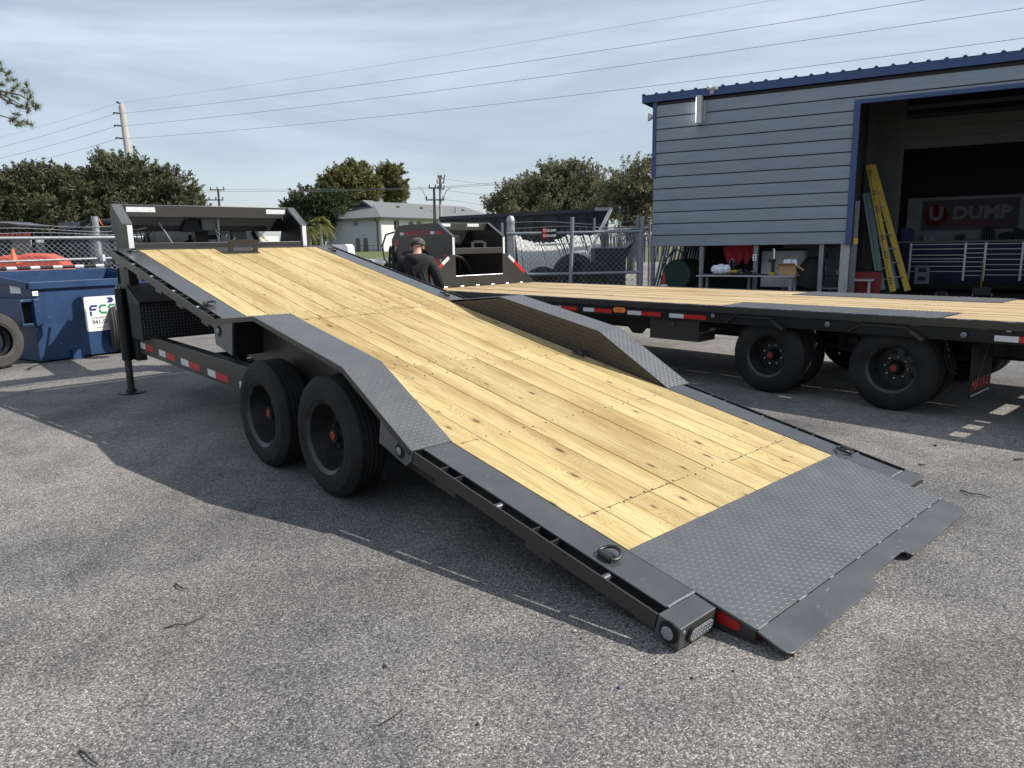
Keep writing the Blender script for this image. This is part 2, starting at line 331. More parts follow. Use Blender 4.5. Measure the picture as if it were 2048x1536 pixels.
wood_mat('pine_pale', (0.52, 0.40, 0.235), (0.35, 0.25, 0.14))
def asphalt_mat():
    m = bpy.data.materials.new('asphalt'); m.use_nodes = True; t = m.node_tree; b = t.nodes['Principled BSDF']; N = t.nodes.new; K = t.links.new
    co = N('ShaderNodeTexCoord'); P = co.outputs['Object']
    vo = N('ShaderNodeTexVoronoi'); vo.inputs['Scale'].default_value = 165; K(P, vo.inputs['Vector'])
    sp_ = N('ShaderNodeSeparateColor'); K(vo.outputs['Color'], sp_.inputs[0])
    ra = N('ShaderNodeValToRGB'); e = ra.color_ramp.elements; e[0].position = 0.0; e[0].color = (0.098, 0.095, 0.091, 1); e[1].position = 1.0; e[1].color = (0.68, 0.64, 0.585, 1)
    a = e.new(0.38); a.color = (0.240, 0.231, 0.218, 1); a = e.new(0.85); a.color = (0.385, 0.366, 0.338, 1)
    K(sp_.outputs[0], ra.inputs['Fac'])
    # tar showing between the stones
    gap = N('ShaderNodeValToRGB'); gap.color_ramp.elements[0].position = 0.42; gap.color_ramp.elements[1].position = 0.78
    gap.color_ramp.elements[0].color = (1, 1, 1, 1); gap.color_ramp.elements[1].color = (0.45, 0.45, 0.46, 1)
    K(vo.outputs['Distance'], gap.inputs['Fac'])
    mu0 = N('ShaderNodeMixRGB'); mu0.blend_type = 'MULTIPLY'; mu0.inputs['Fac'].default_value = 0.8; K(ra.outputs[0], mu0.inputs['Color1']); K(gap.outputs[0], mu0.inputs['Color2'])
    def noise(scale, lo, hi, clo, chi, detail=5, stretch=None, rot=0):
        src = P
        if stretch:
            mp_ = N('ShaderNodeMapping'); mp_.inputs['Scale'].default_value = stretch; mp_.inputs['Rotation'].default_value = (0, 0, rot); K(P, mp_.inputs['Vector']); src = mp_.outputs[0]
        n = N('ShaderNodeTexNoise'); n.inputs['Scale'].default_value = scale; n.inputs['Detail'].default_value = detail; n.inputs['Roughness'].default_value = 0.6; K(src, n.inputs['Vector'])
        r = N('ShaderNodeValToRGB'); r.color_ramp.elements[0].position = lo; r.color_ramp.elements[1].position = hi; r.color_ramp.elements[0].color = (*clo, 1); r.color_ramp.elements[1].color = (*chi, 1)
        K(n.outputs['Fac'], r.inputs['Fac']); return r.outputs[0]
    out = mu0.outputs[0]
    for args in ((0.42, 0.36, 0.62, (0.70, 0.71, 0.74), (1.06, 1.04, 1.0)), (2.2, 0.34, 0.52, (0.80, 0.80, 0.82), (1, 1, 1)), (9.0, 0.30, 0.46, (0.84, 0.84, 0.85), (1, 1, 1)),
                 (0.8, 0.36, 0.52, (0.78, 0.78, 0.81), (1, 1, 1), 5, (1.0, 0.12, 1), 0.75), (0.30, 0.44, 0.50, (0.86, 0.86, 0.88), (1, 1, 1), 6, (1.0, 0.3, 1), -0.4), (70, 0.25, 0.75, (0.72, 0.72, 0.72), (1.18, 1.18, 1.18))):
        c = noise(*args); mu = N('ShaderNodeMixRGB'); mu.blend_type = 'MULTIPLY'; mu.inputs['Fac'].default_value = 1; K(out, mu.inputs['Color1']); K(c, mu.inputs['Color2']); out = mu.outputs[0]
    # two soft shadows painted into the colour, then darker bands, each with a ragged edge
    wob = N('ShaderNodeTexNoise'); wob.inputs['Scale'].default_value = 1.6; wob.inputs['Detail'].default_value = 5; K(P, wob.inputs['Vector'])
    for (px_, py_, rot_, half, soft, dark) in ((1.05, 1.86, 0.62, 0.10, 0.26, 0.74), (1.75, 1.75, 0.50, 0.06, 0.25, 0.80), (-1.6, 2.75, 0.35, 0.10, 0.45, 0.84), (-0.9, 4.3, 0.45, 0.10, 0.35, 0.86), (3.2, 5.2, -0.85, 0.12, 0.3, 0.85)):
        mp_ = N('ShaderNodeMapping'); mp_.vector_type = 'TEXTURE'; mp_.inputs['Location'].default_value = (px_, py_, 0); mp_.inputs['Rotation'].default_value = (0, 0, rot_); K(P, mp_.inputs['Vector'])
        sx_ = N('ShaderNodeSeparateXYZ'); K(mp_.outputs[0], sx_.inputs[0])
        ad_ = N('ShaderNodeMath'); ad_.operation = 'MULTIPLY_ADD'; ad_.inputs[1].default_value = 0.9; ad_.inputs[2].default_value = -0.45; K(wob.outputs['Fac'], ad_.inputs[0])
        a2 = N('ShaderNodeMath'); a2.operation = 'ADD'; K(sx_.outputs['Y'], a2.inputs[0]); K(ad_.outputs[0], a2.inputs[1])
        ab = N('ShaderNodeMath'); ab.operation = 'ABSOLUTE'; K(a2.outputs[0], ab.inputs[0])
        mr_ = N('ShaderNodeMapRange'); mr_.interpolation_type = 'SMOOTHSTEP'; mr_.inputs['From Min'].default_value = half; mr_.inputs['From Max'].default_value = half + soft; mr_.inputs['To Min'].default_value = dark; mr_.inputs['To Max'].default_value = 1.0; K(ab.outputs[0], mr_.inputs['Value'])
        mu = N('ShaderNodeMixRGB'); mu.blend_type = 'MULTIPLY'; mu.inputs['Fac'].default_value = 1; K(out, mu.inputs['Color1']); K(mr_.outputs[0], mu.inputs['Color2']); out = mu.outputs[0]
    K(out, b.inputs['Base Color']); b.inputs['Roughness'].default_value = 0.88; b.inputs['Specular IOR Level'].default_value = 0.25
    bu = N('ShaderNodeBump'); bu.inputs['Strength'].default_value = 0.55; bu.inputs['Distance'].default_value = 0.004; bu.invert = True; K(vo.outputs['Distance'], bu.inputs['Height']); K(bu.outputs[0], b.inputs['Normal'])
    MATS['asphalt'] = m
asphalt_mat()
# ================================================================== ground
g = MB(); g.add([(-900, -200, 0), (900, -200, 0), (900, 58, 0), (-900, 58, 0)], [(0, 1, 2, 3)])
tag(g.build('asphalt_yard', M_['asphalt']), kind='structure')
g = MB(); g.add([(-900, 57.9, -0.02), (900, 57.9, -0.02), (900, 75, 0.25), (900, 108, 0.86), (900, 900, 1.0), (-900, 900, 1.0), (-900, 108, 0.86), (-900, 75, 0.25)], [(0, 1, 2, 7), (7, 2, 3, 6), (6, 3, 4, 5)])
tag(g.build('lawn', M_['grass']), kind='structure')
# ================================================================== the tilt deck trailer in front
TILT, WW, LW, LP = 0.205, 2.0505, 6.6845, 0.63
TRZ = 0.7446
T1 = thing('tilt_trailer', 'dark grey gooseneck trailer in front with its plank deck tilted down to the asphalt', 'trailer', (0.5084, 3.0273, 0), TRZ)
ct, st = math.cos(TILT), math.sin(TILT)
TD = Matrix(((1, 0, 0, 0), (0, ct, -st, 0), (0, st, ct, 0.20), (0, 0, 0, 1)))   # deck space (across, along, off) -> trailer space
def dmb(): return MB(TD)
# ---- planks
def plank_mesh(wd, ln, th=0.04):
    b = MB(); c = 0.0018
    b.prism([(c, 0, 0), (wd - c, 0, 0), (wd, 0, -c), (wd, 0, -th), (0, 0, -th), (0, 0, -c)], (0, ln, 0))
    return b
NROW = 11; pw = WW / NROW
JOINT = [[3.93], [2.33, 3.80], [3.80], [2.45], [2.30, 3.95], [2.42, 3.90], [3.78], [2.28, 3.92], [2.45, 3.8], [2.22], [3.95]]
k = 0
for i in range(NROW):
    cuts = [0.012] + [j for j in JOINT[i]] + [6.655]
    for a, b_ in zip(cuts[:-1], cuts[1:]):
        gapw = random.choice((0.0035, 0.0045, 0.006, 0.0075))
        o = plank_mesh(pw - gapw, b_ - a - 0.004).build('plank', M_['pine'], T1)
        o.matrix_local = TD @ Matrix.Translation((i * pw + gapw / 2, a, random.uniform(-0.0015, 0.0012)))
        k += 1
# screws along the cross members
b = dmb()
for v in (0.32, 1.245, 2.25, 2.47, 3.74, 3.98, 5.0, 5.9):
    for i in range(NROW):
        for du in (0.035, pw - 0.035):
            u = i * pw + du + random.uniform(-0.012, 0.012); vv = v + random.uniform(-0.012, 0.012)
            b.lathe([(0.0055, 0.0), (0.0055, 0.0022), (0, 0.0022)], (u, vv, 0), (0, 0, 1), 7)
stuff(b.build('deck_screw', M_['twig'], T1))
b = dmb()
for u0, u1, v in ((0.03, 0.88, 0.318), (1.35, 1.97, 0.304), (0.02, 0.16, 1.246), (1.1, 1.75, 3.84), (0.25, 1.1, 3.76)):
    n = 14
    for q in range(n):
        a = u0 + (u1 - u0) * q / n; b.box(a, a + (u1 - u0) / n * random.uniform(0.7, 1.0), v - 0.0015 + random.uniform(-0.002, 0.002), v + 0.0015, 0.0012, 0.0022)
stuff(b.build('chalk_line', M_['chalk'], T1))
# ---- tread lugs
def lugs(b, inside, mapf, a0, a1, b0, b1, pitch=0.0255, ln=0.0235, wd=0.0072, ht=0.0013):
    na = int((a1 - a0) / pitch); nb = int((b1 - b0) / pitch)
    for i in range(na + 1):
        for j in range(nb + 1):
            x = a0 + (i + 0.5) * pitch; y = b0 + (j + 0.5) * pitch
            if not inside(x, y): continue
            an = math.pi / 4 if (i + j) % 2 else -math.pi / 4
            ca, sa = math.cos(an), math.sin(an); vs = []
            for px, py, pz in ((-ln / 2, 0, 0), (-ln / 5, -wd / 2, 0), (ln / 5, -wd / 2, 0), (ln / 2, 0, 0), (ln / 5, wd / 2, 0), (-ln / 5, wd / 2, 0), (-ln / 5, 0, ht), (ln / 5, 0, ht)):
                vs.append(mapf(x + px * ca - py * sa, y + px * sa + py * ca, pz))
            b.add(vs, [(0, 1, 6), (1, 2, 7, 6), (2, 3, 7), (3, 4, 7), (4, 5, 6, 7), (5, 0, 6)])
# ---- side strips, rails, pockets
def side(sgn):
    X = (lambda u: u) if sgn < 0 else (lambda u: WW - u)      # mirror for the right-hand side
    def bx(b, u0, u1, v0, v1, n0, n1):
        a, c = sorted((X(u0), X(u1))); b.box(a, c, v0, v1, n0, n1)
    for v0, v1 in ((-0.345, 1.30), (3.92, 6.66)):
        b = dmb(); bx(b, -0.195, -0.006, v0, v1, -0.007, 0.0015); b.build('side_strip', M_['charcoal_top'], T1, bevel=0.002)
        b = dmb(); bx(b, -0.190, -0.182, v0, v1, -0.12, -0.0072); bx(b, -0.012, -0.005, v0, v1, -0.12, -0.0072); bx(b, -0.188, -0.006, v0, v1, -0.126, -0.1202)
        b.build('side_beam', M_['black_paint'], T1)
    for v0, v1 in ((-0.345, 1.30), (3.97, 6.74)):
        b = dmb(); bx(b, -0.262, -0.252, v0, v1, -0.072, -0.001); b.build('rub_rail', M_['charcoal'], T1, bevel=0.002)
        for pv in ((0.308, 0.996) if v0 < 0 else (4.17, 4.73, 5.26, 5.77, 6.3)):
            if sgn > 0 and pv > 2: continue
            hw = 0.06 if v0 < 0 else 0.052
            b = dmb()
            for d in (-hw, hw): bx(b, -0.2522, -0.1902, pv + d - 0.0035, pv + d + 0.0035, -0.10, -0.003)
            bx(b, -0.261, -0.253, pv - hw - 0.02, pv + hw + 0.02, -0.100, -0.0722)
            b.build('stake_pocket', M_['charcoal'], T1)
        for tv in ((-0.05, 0.633) if v0 < 0 else (4.435, 4.995, 5.567, 6.095)):
            if sgn > 0 and tv > 2: continue
            b = dmb(); b.tube([(X(-0.2525), tv, -0.028), (X(-0.190), tv, -0.028)], 0.019 if v0 < 0 else 0.012, 12)
            b.build('pipe_spool', M_['charcoal_top'] if v0 < 0 else M_['galv_dull'], T1, smooth=True)
side(-1); side(1)
b = dmb(); b.box(-0.262, WW + 0.262, 6.665, 6.735, -0.07, 0.002); b.build('front_header', M_['charcoal'], T1, bevel=0.003)
# ---- drive-over fenders
def fender(sgn):
    X = (lambda u: u) if sgn < 0 else (lambda u: WW - u)
    prof = [(3.965, 0.004), (3.235, 0.222), (2.03, 0.240), (1.285, 0.006)]
    uo, ui = -0.272, (0.002 if sgn < 0 else 0.0)
    th = 0.006
    b = dmb()
    outer = [(X(uo), v, n) for v, n in prof] + [(X(uo), v, n - th) for v, n in prof[::-1]]
    b.prism(outer, (X(ui) - X(uo), 0, 0))
    f = b.build('fender_plate', M_['charcoal_plate'], T1)
    tb = dmb()
    for (v0, n0), (v1, n1) in zip(prof[:-1], prof[1:]):
        d = Vector((0, v1 - v0, n1 - n0)); ln = d.length; d.normalize(); nn = Vector((0, d.z, -d.y))
        if nn.z < 0: nn = -nn
        mp_ = lambda a, c, h, v0=v0, n0=n0, d=d, nn=nn: Vector((X(uo + a), v0, n0)) + d * c + nn * h
        lugs(tb, lambda x, y: True, mp_, 0.012, 0.255, 0.01, ln - 0.012)
    stuff(tb.build('tread', M_['charcoal_plate'], f))
    # lip along the outer edge
    b = dmb()
    lip = [(X(uo - 0.004), v, n) for v, n in prof] + [(X(uo - 0.004), v - (0.02 if q in (0,) else -0.02 if q == 3 else 0), n - 0.034) for q, (v, n) in list(enumerate(prof))[::-1]]
    b.prism(lip, (X(uo) - X(uo - 0.004), 0, 0)); b.build('fender_lip', M_['charcoal'], f)
    # end plates with the round lamps
    for nm, pts, lc in (('fender_skirt', [(3.965, -0.004), (3.965, -0.075), (3.93, -0.19), (3.62, -0.19), (3.62, 0.07)], (3.86, -0.062)), ('fender_skirt', [(1.285, -0.004), (1.285, -0.055), (1.33, -0.105), (1.60, -0.075), (1.60, 0.068)], (1.392, -0.040))):
        b = dmb(); b.prism([(X(uo + 0.004), v, n) for v, n in pts], (X(uo + 0.010) - X(uo + 0.004), 0, 0)); sk = b.build(nm, M_['charcoal_plate'], T1)
        if sgn < 0:
            sg = -1
            b = dmb(); b.lathe([(0.0, 0.010), (0.024, 0.010), (0.026, 0.004), (0.040, 0.004), (0.043, 0.0)], (X(uo + 0.003), lc[0], lc[1]), (sg, 0, 0), 24); b.build('marker_lamp', M_['rubber'], T1, smooth=True)
            b = dmb(); b.lathe([(0.0, 0.016), (0.014, 0.015), (0.023, 0.010)], (X(uo + 0.003), lc[0], lc[1]), (sg, 0, 0), 20); b.build('lamp_lens', M_['lens_clear'], T1, smooth=True)
    b = dmb(); a, c = sorted((X(-0.262), X(-0.012))); b.box(a, c, 3.605, 3.618, -0.19, 0.085); b.build('fender_bulkhead', M_['black_paint'], T1)
    # wall between deck and wheels
    b = dmb(); poly = [(3.90, 0.0 if sgn > 0 else -0.004), (3.21, 0.214), (2.035, 0.232), (1.31, 0.0 if sgn > 0 else -0.004), (1.31, -0.26), (3.90, -0.26)]
    if sgn < 0: poly = [(3.88, -0.01), (3.21, 0.205), (2.035, 0.222), (1.33, -0.01), (1.31, -0.30), (3.90, -0.30)]
    b.prism([(X(-0.001 if sgn > 0 else -0.020), v, n) for v, n in poly], (X(-0.008 if sgn > 0 else -0.028) - X(-0.001 if sgn > 0 else -0.020), 0, 0)); wl = b.build('fender_wall', M_['brown_plate'], T1)
    if sgn > 0:
        tb = dmb()
        def ins(v, n): return n > 0.01 and n < 0.20 and n < (3.86 - v) * 0.30 and n < (v - 1.35) * 0.31
        lugs(tb, ins, lambda v, n, h: (WW - 0.0005 - h, v, n), 1.35, 3.88, 0.0, 0.22, pitch=0.033, ln=0.030, wd=0.011, ht=0.004)
        stuff(tb.build('tread', M_['brown_plate'], wl))
fender(-1); fender(1)
# ---- rear plate and knife edge
b = dmb(); b.box(-0.006, WW + 0.006, -LP, 0.010, -0.008, 0.003); rp_ = b.build('rear_plate', M_['charcoal_plate'], T1, bevel=0.0015)
tb = dmb(); lugs(tb, lambda x, y: True, lambda x, y, h: (x, y, 0.003 + h), 0.004, WW, -LP + 0.006, 0.0, pitch=0.0245); stuff(tb.build('tread', M_['charcoal_plate'], rp_))
b = dmb()
edge = [(-0.010, -0.634), (-0.018, -0.745)] + [(-0.018 + 0.035 * (1 - math.cos(a)), -0.745 - 0.035 * math.sin(a)) for a in (0.5, 1.0, 1.57)]
edge += [(0.79, -0.779), (0.806, -0.773), (0.812, -0.757), (0.815, -0.744), (0.828, -0.733), (1.205, -0.729), (1.219, -0.735), (1.224, -0.752), (1.230, -0.768), (1.245, -0.775), (2.03, -0.773), (2.056, -0.768), (2.064, -0.75), (2.050, -0.634)]
b.prism([(u, v, 0.001 - 0.010 * max(0, (-0.634 - v) / 0.14)) for u, v in edge], (0, 0, -0.010)); b.build('knife_edge', M_['charcoal_top'], T1, bevel=0.002)
b = dmb()
for u in (0.0, 0.03, 0.33, 0.36, 0.62, 0.9, 1.15, 1.4, 1.63, 1.84, 2.02): b.tube([(u, -0.633, 0.003), (u + 0.02, -0.634, 0.004), (u + 0.04, -0.632, 0.003)], 0.0035, 6)
stuff(b.build('weld_bead', M_['weld'], T1, smooth=True))
b = dmb(); b.prism([(0.004, -0.345, -0.010), (0.004, -0.622, -0.010), (0.004, -0.635, -0.060), (0.004, -0.345, -0.135)], (0.012, 0, 0)); b.build('rear_frame', M_['charcoal'], T1)
b = dmb(); b.prism([(0.0, -0.470, -0.018), (0.0, -0.545, -0.018), (0.0, -0.562, -0.028), (0.0, -0.562, -0.05), (0.0, -0.545, -0.060), (0.0, -0.470, -0.070), (0.0, -0.457, -0.058), (0.0, -0.457, -0.03)], (0.0035, 0, 0)); b.build('side_reflector', M_['lens_red'], T1)
b = dmb(); b.box(0.02, WW - 0.02, -0.63, -0.618, -0.062, -0.0085); b.build('rear_crossmember', M_['charcoal'], T1)
for u0 in (0.03, 0.55, 1.1, 1.6):
    b = dmb(); b.box(u0, u0 + 0.30, -0.6325, -0.6302, -0.056, -0.014); b.build('reflector_tape', M_['tape_red'], T1)
# ---- lamp boxes at both rear corners
for sgn in (-1, 1):
    X = (lambda u: u) if sgn < 0 else (lambda u: WW - u)
    a, c = sorted((X(-0.258), X(-0.014)))
    b = dmb(); b.prism([(a, -0.347, 0.0), (a, -0.455, -0.004), (a, -0.463, -0.098), (a, -0.347, -0.098)], (c - a, 0, 0)); b.build('lamp_box', M_['charcoal_top'], T1, bevel=0.004)
    b = dmb(); b.tube([(X(-0.192), -0.346, 0.003), (X(-0.12), -0.345, 0.0045), (X(-0.010), -0.346, 0.003)], 0.005, 6); b.build('weld_seam', M_['weld'], T1, smooth=True)
    b = dmb(); b.lathe([(0.0, 0.014), (0.026, 0.013), (0.030, 0.004), (0.044, 0.004), (0.047, 0.0)], (X(-0.257), -0.408, -0.046), (X(-1) - X(0), 0, 0), 28); b.build('marker_lamp', M_['rubber'], T1, smooth=True)
    b = dmb(); b.lathe([(0.0, 0.019), (0.018, 0.018), (0.0275, 0.013)], (X(-0.257), -0.408, -0.046), (X(-1) - X(0), 0, 0), 24); b.build('lamp_lens', M_['lens_clear'], T1, smooth=True)
    # oval lamp on the rear face
    def ov(r, du, off):
        pts = []
        for q in range(28):
            an = 2 * math.pi * q / 28; x = r * math.cos(an) + (du if math.cos(an) > 0 else -du); pts.append((X(-0.125 + x), -0.4595 + (-off) - (0.0), -0.052 + r * math.sin(an)))
        return pts
    b = dmb(); b.prism(ov(0.037, 0.052, 0.010), (0, 0.012, 0)); tl = b.build('tail_lamp', M_['rubber'], T1)
    b = dmb(); b.prism(ov(0.028, 0.050, 0.014), (0, 0.006, 0)); b.build('lamp_lens', M_['lens_clear'], tl)
    b = dmb()
    for i in range(7):
        for j in range(3): b.lathe([(0.0075, 0.0), (0.005, 0.003), (0, 0.004)], (X(-0.125 + (i - 3) * 0.0205), -0.4735, -0.052 + (j - 1) * 0.0155), (0, -1, 0), 8)
    stuff(b.build('lamp_diode', M_['chrome'], tl, smooth=True))
    b = dmb(); b.lathe([(0.008, 0), (0.007, 0.006), (0, 0.007)], (X(-0.238), -0.458, -0.022), (0, -1, 0), 10); b.build('screw', M_['steel'], T1, smooth=True)
# ---- D-rings
def dring_mesh():
    b = MB(); pts = []
    for q in range(9):
        an = -math.pi / 2 + math.pi * q / 8; pts.append((0.018 + 0.046 * math.cos(an), 0.046 * math.sin(an), 0.016 + 0.012 * math.cos(an)))
    pts = [(-0.012, -0.042, 0.016), (0.0, -0.046, 0.016)] + pts + [(0.0, 0.046, 0.016), (-0.012, 0.042, 0.016)]
    b.tube(pts, 0.0085, 10, close=True); return b
def dring(u, v, rz):
    o = dring_mesh().build('tie_down_ring', M_['rim'], T1, smooth=True)
    b = MB(); b.tube([(-0.014, -0.030, 0.016), (-0.014, 0.030, 0.016)], 0.0155, 12); b.box(-0.026, -0.002, -0.026, 0.026, 0.0, 0.012)
    b.build('clip', M_['charcoal'], o, smooth=True)
    o.matrix_local = TD @ Matrix.Translation((u, v, 0.002)) @ Matrix.Rotation(rz, 4, 'Z')
for u, v, rz in ((-0.135, 0.02, 0.0), (-0.165, 4.36, 0.0), (-0.10, 6.55, 0.0), (WW + 0.14, -0.01, math.pi), (WW + 0.12, 4.16, math.pi), (WW + 0.11, 6.42, math.pi), (WW - 0.055, 2.14, math.pi)):
    dring(u, v, rz)
# ---- winch bracket on the front of the deck
b = dmb(); b.box(0.80, 1.20, 6.36, 6.64, 0.001, 0.010); wb = b.build('bracket_base', M_['charcoal_top'], T1)
b = dmb(); y0, y1 = 6.375, 6.385
b.box(0.84, 0.895, y0, y1, 0.010, 0.15); b.box(1.125, 1.18, y0, y1, 0.010, 0.15); b.box(0.895, 1.125, y0, y1, 0.108, 0.15); b.box(0.895, 1.125, y0, y1, 0.010, 0.030)
b.build('winch_bracket', M_['charcoal'], T1)
# ---- frame below (trailer space: across, forward, up)
for u0 in (-0.055, WW - 0.045):
    b = MB(); b.prism([(u0, 2.4, 0.36), (u0, 6.70, 0.455), (u0, 6.70, 0.672), (u0, 2.4, 0.575)], (0.10, 0, 0)); b.build('main_beam', M_['charcoal'], T1, bevel=0.004)
for q, (f0, fm, f1_) in enumerate(((6.60, 6.44, 6.19), (6.01, 5.82, 5.55), (5.38, 5.18, 4.90), (4.71, 4.53, 4.26), (4.02, 3.84, 3.60))):
    zc = 0.438 + (f0 - 3.9) * 0.0407
    for c0, c1, mm in ((f0, fm, 'tape_white'), (fm, f1_, 'tape_red')):
        dz = (c1 - c0) * 0.0407
        b = MB(); b.prism([(-0.0565, c0, zc - 0.031 + (c0 - f0) * 0.0407), (-0.0565, c1, zc - 0.031 + (c1 - f0) * 0.0407), (-0.0565, c1, zc + 0.031 + (c1 - f0) * 0.0407), (-0.0565, c0, zc + 0.031 + (c0 - f0) * 0.0407)], (0.0012, 0, 0)); b.build('reflector_tape', M_[mm], T1)
for f0 in (5.75, 5.0, 4.3, 2.6): 
    b = MB(); b.box(0.046, WW - 0.046, f0, f0 + 0.08, 0.40, 0.48); b.build('crossmember', M_['black_paint'], T1)
b = MB(); b.box(0.046, WW - 0.046, 4.95, 5.03, 0.475, 0.50); b.build('crossmember', M_['galv_dull'], T1)
# deck underside frame, seen in the gaps
b = dmb()
for u0 in (0.05, 0.65, 1.28, 1.9): b.box(u0, u0 + 0.09, -0.3, 6.6, -0.19, -0.046)
for q in range(12): b.box(0.0, WW, 0.2 + q * 0.56, 0.25 + q * 0.56, -0.12, -0.0465)
stuff(b.build('deck_frame', M_['black_paint'], T1))
# tilt cylinders
for u0 in (0.30, WW - 0.36):
    b = MB(); b.bar((u0, 4.78, 0.46), (u0, 4.95, 0.86), 0.07, 0.09); b.build('lift_post', M_['black_paint'], T1)
b = MB(); b.tube([(0.65, 3.6, 0.42), (0.65, 5.0, 0.98)], 0.045, 14); cy = b.build('hydraulic_cylinder', M_['black_paint'], T1, smooth=True)
b = MB(); b.prism([(0.1, 4.42, 0.52), (0.1, 4.36, 0.52), (0.1, 4.36, 0.60), (0.1, 4.41, 0.63)], (0.01, 0, 0)); b.build('lug_tab', M_['charcoal'], T1)
# toolbox of diamond plate under the front of the deck
b = MB(); b.box(-0.125, WW - 0.10, 6.25, 6.62, 0.63, 1.00); tbx = b.build('toolbox', M_['black_matte'], T1, bevel=0.004)
tb = MB(); lugs(tb, lambda x, y: True, lambda x, y, h: (x, 6.25 - h, y), -0.115, 1.2, 0.65, 0.99, pitch=0.033, ln=0.029, wd=0.010, ht=0.003); stuff(tb.build('tread', M_['charcoal_plate'], tbx))
b = MB(); b.prism([(-0.13, 6.23, 1.003), (-0.13, 6.23, 1.025), (-0.13, 6.62, 1.19), (-0.13, 6.62, 1.003)], (WW + 0.03, 0, 0)); ld = b.build('toolbox_lid', M_['black_paint'], T1)
tb = MB(); lugs(tb, lambda x, y: True, lambda x, y, h: (x, 6.23 + y * 0.921 - h * 0.39, 1.025 + y * 0.39 + h * 0.92), -0.11, 1.0, 0.01, 0.42, pitch=0.032, ln=0.03, wd=0.011, ht=0.003); stuff(tb.build('tread', M_['charcoal_plate'], ld))
# ---- jack
b = MB(); b.tube([(-0.142, 6.82, 0.37), (-0.142, 6.82, 1.15)], 0.055, 20); jk = b.build('jack', M_['black_paint'], T1, smooth=True)
b = MB(); b.tube([(-0.142, 6.82, 0.03), (-0.142, 6.82, 0.369)], 0.038, 16); b.build('jack_leg', M_['charcoal'], jk, smooth=True)
b = MB(); b.lathe([(0.0, 0.0), (0.135, 0.0), (0.135, 0.012), (0.06, 0.022), (0.05, 0.05), (0, 0.05)], (-0.142, 6.82, 0.0), (0, 0, 1), 24); b.build('jack_foot', M_['black_paint'], jk, smooth=True)
b = MB(); b.tube([(-0.172, 6.82, 1.15), (-0.172, 6.82, 1.185), (-0.112, 6.82, 1.185), (-0.112, 6.82, 1.15)], 0.011, 8); b.lathe([(0.02, 0), (0.02, 0.02), (0, 0.022)], (-0.142, 6.82, 1.15), (0, 0, 1), 10); b.build('jack_cap', M_['galv'], jk)
b = MB(); b.box(-0.202, -0.196, 6.80, 6.84, 0.92, 0.99); b.build('decal', M_['tape_white'], jk)
for z in (0.45, 0.55, 0.65):
    b = MB(); b.lathe([(0.014, 0), (0.014, 0.012), (0, 0.012)], (-0.06, 6.668, z), (0, -1, 0), 6); b.build('bolt', M_['steel'], T1)
# ---- neck
for u0, u1, sg in ((-0.085, -0.075, -1), (2.01, 2.02, 1)):
    b = MB(); b.prism([(u0, 6.67, 0.37), (u0, 6.67, 1.825), (u0, 6.99, 2.045), (u0, 7.22 if sg > 0 else 7.03, 2.045), (u0, 7.42 if sg > 0 else 6.97, 1.60), (u0, 6.93, 0.37)], (u1 - u0, 0, 0)); b.build('neck_web', M_['black_paint'], T1)
    a, c = (-0.085, 0.012) if sg < 0 else (1.935, 2.02)
    b = MB(); b.box(a, c, 6.652, 6.668, 0.37, 1.826); up = b.build('neck_upright', M_['charcoal'], T1, bevel=0.002)
    b = MB(); b.prism([(a, 6.654, 1.828), (a, 6.668, 1.818), (a, 6.998, 2.038), (a, 6.984, 2.050)], (c - a, 0, 0)); pl = b.build('neck_slope', M_['charcoal_plate'], T1)
    dv = Vector((0, 0.330, 0.222)).normalized(); nv = Vector((0, -dv.z, dv.y))
    tb = MB(); lugs(tb, lambda x, y: True, lambda x, y, h, a=a: Vector((a + x, 6.654, 1.828)) + dv * y + nv * h, 0.004, c - a - 0.004, 0.01, 0.39); stuff(tb.build('tread', M_['charcoal_plate'], pl))
    x0, x1 = (-0.045, 0.006) if sg < 0 else (1.955, 2.005)
    b = MB(); b.box(x0, x1, 6.6505, 6.652, 1.575, 1.815); b.build('reflector_tape', M_['tape_white'], up)
b = MB(); b.box(0.0125, 1.934, 6.99, 7.10, 1.915, 2.048); tbm = b.build('neck_top_beam', M_['charcoal'], T1, bevel=0.004)
for a, c in ((0.06, 0.36), (1.66, 1.91)):
    b = MB(); b.box(a, c, 6.9875, 6.9895, 1.968, 2.022); b.build('reflector_tape', M_['tape_white'], tbm)
b = MB(); b.box(0.0, 2.0, 7.26, 7.40, 1.765, 2.0); b.build('neck_front_beam', M_['black_paint'], T1, bevel=0.004)
b = MB(); b.box(0.0125, 1.934, 6.66, 6.72, 1.52, 1.628); b.build('neck_low_bar', M_['charcoal'], T1, bevel=0.003)
b = MB(); b.prism([(0.70, 7.16, 1.755), (0.93, 7.16, 1.755), (0.86, 7.16, 1.925), (0.775, 7.16, 1.925)], (0, 0.095, 0)); cp_ = b.build('coupler_box', M_['black_matte'], T1)
b = MB(); b.box(0.93, 1.10, 7.17, 7.25, 1.775, 1.925); b.build('coupler_plate', M_['charcoal_top'], cp_)
b = MB()
for u, z in ((0.80, 1.93), (0.835, 1.93)): b.lathe([(0.009, 0), (0.009, 0.016), (0.013, 0.018), (0.013, 0.03), (0, 0.034)], (u, 7.2, z - 0.006), (0, 0, 1), 8)
b.build('bolt', M_['steel'], cp_)
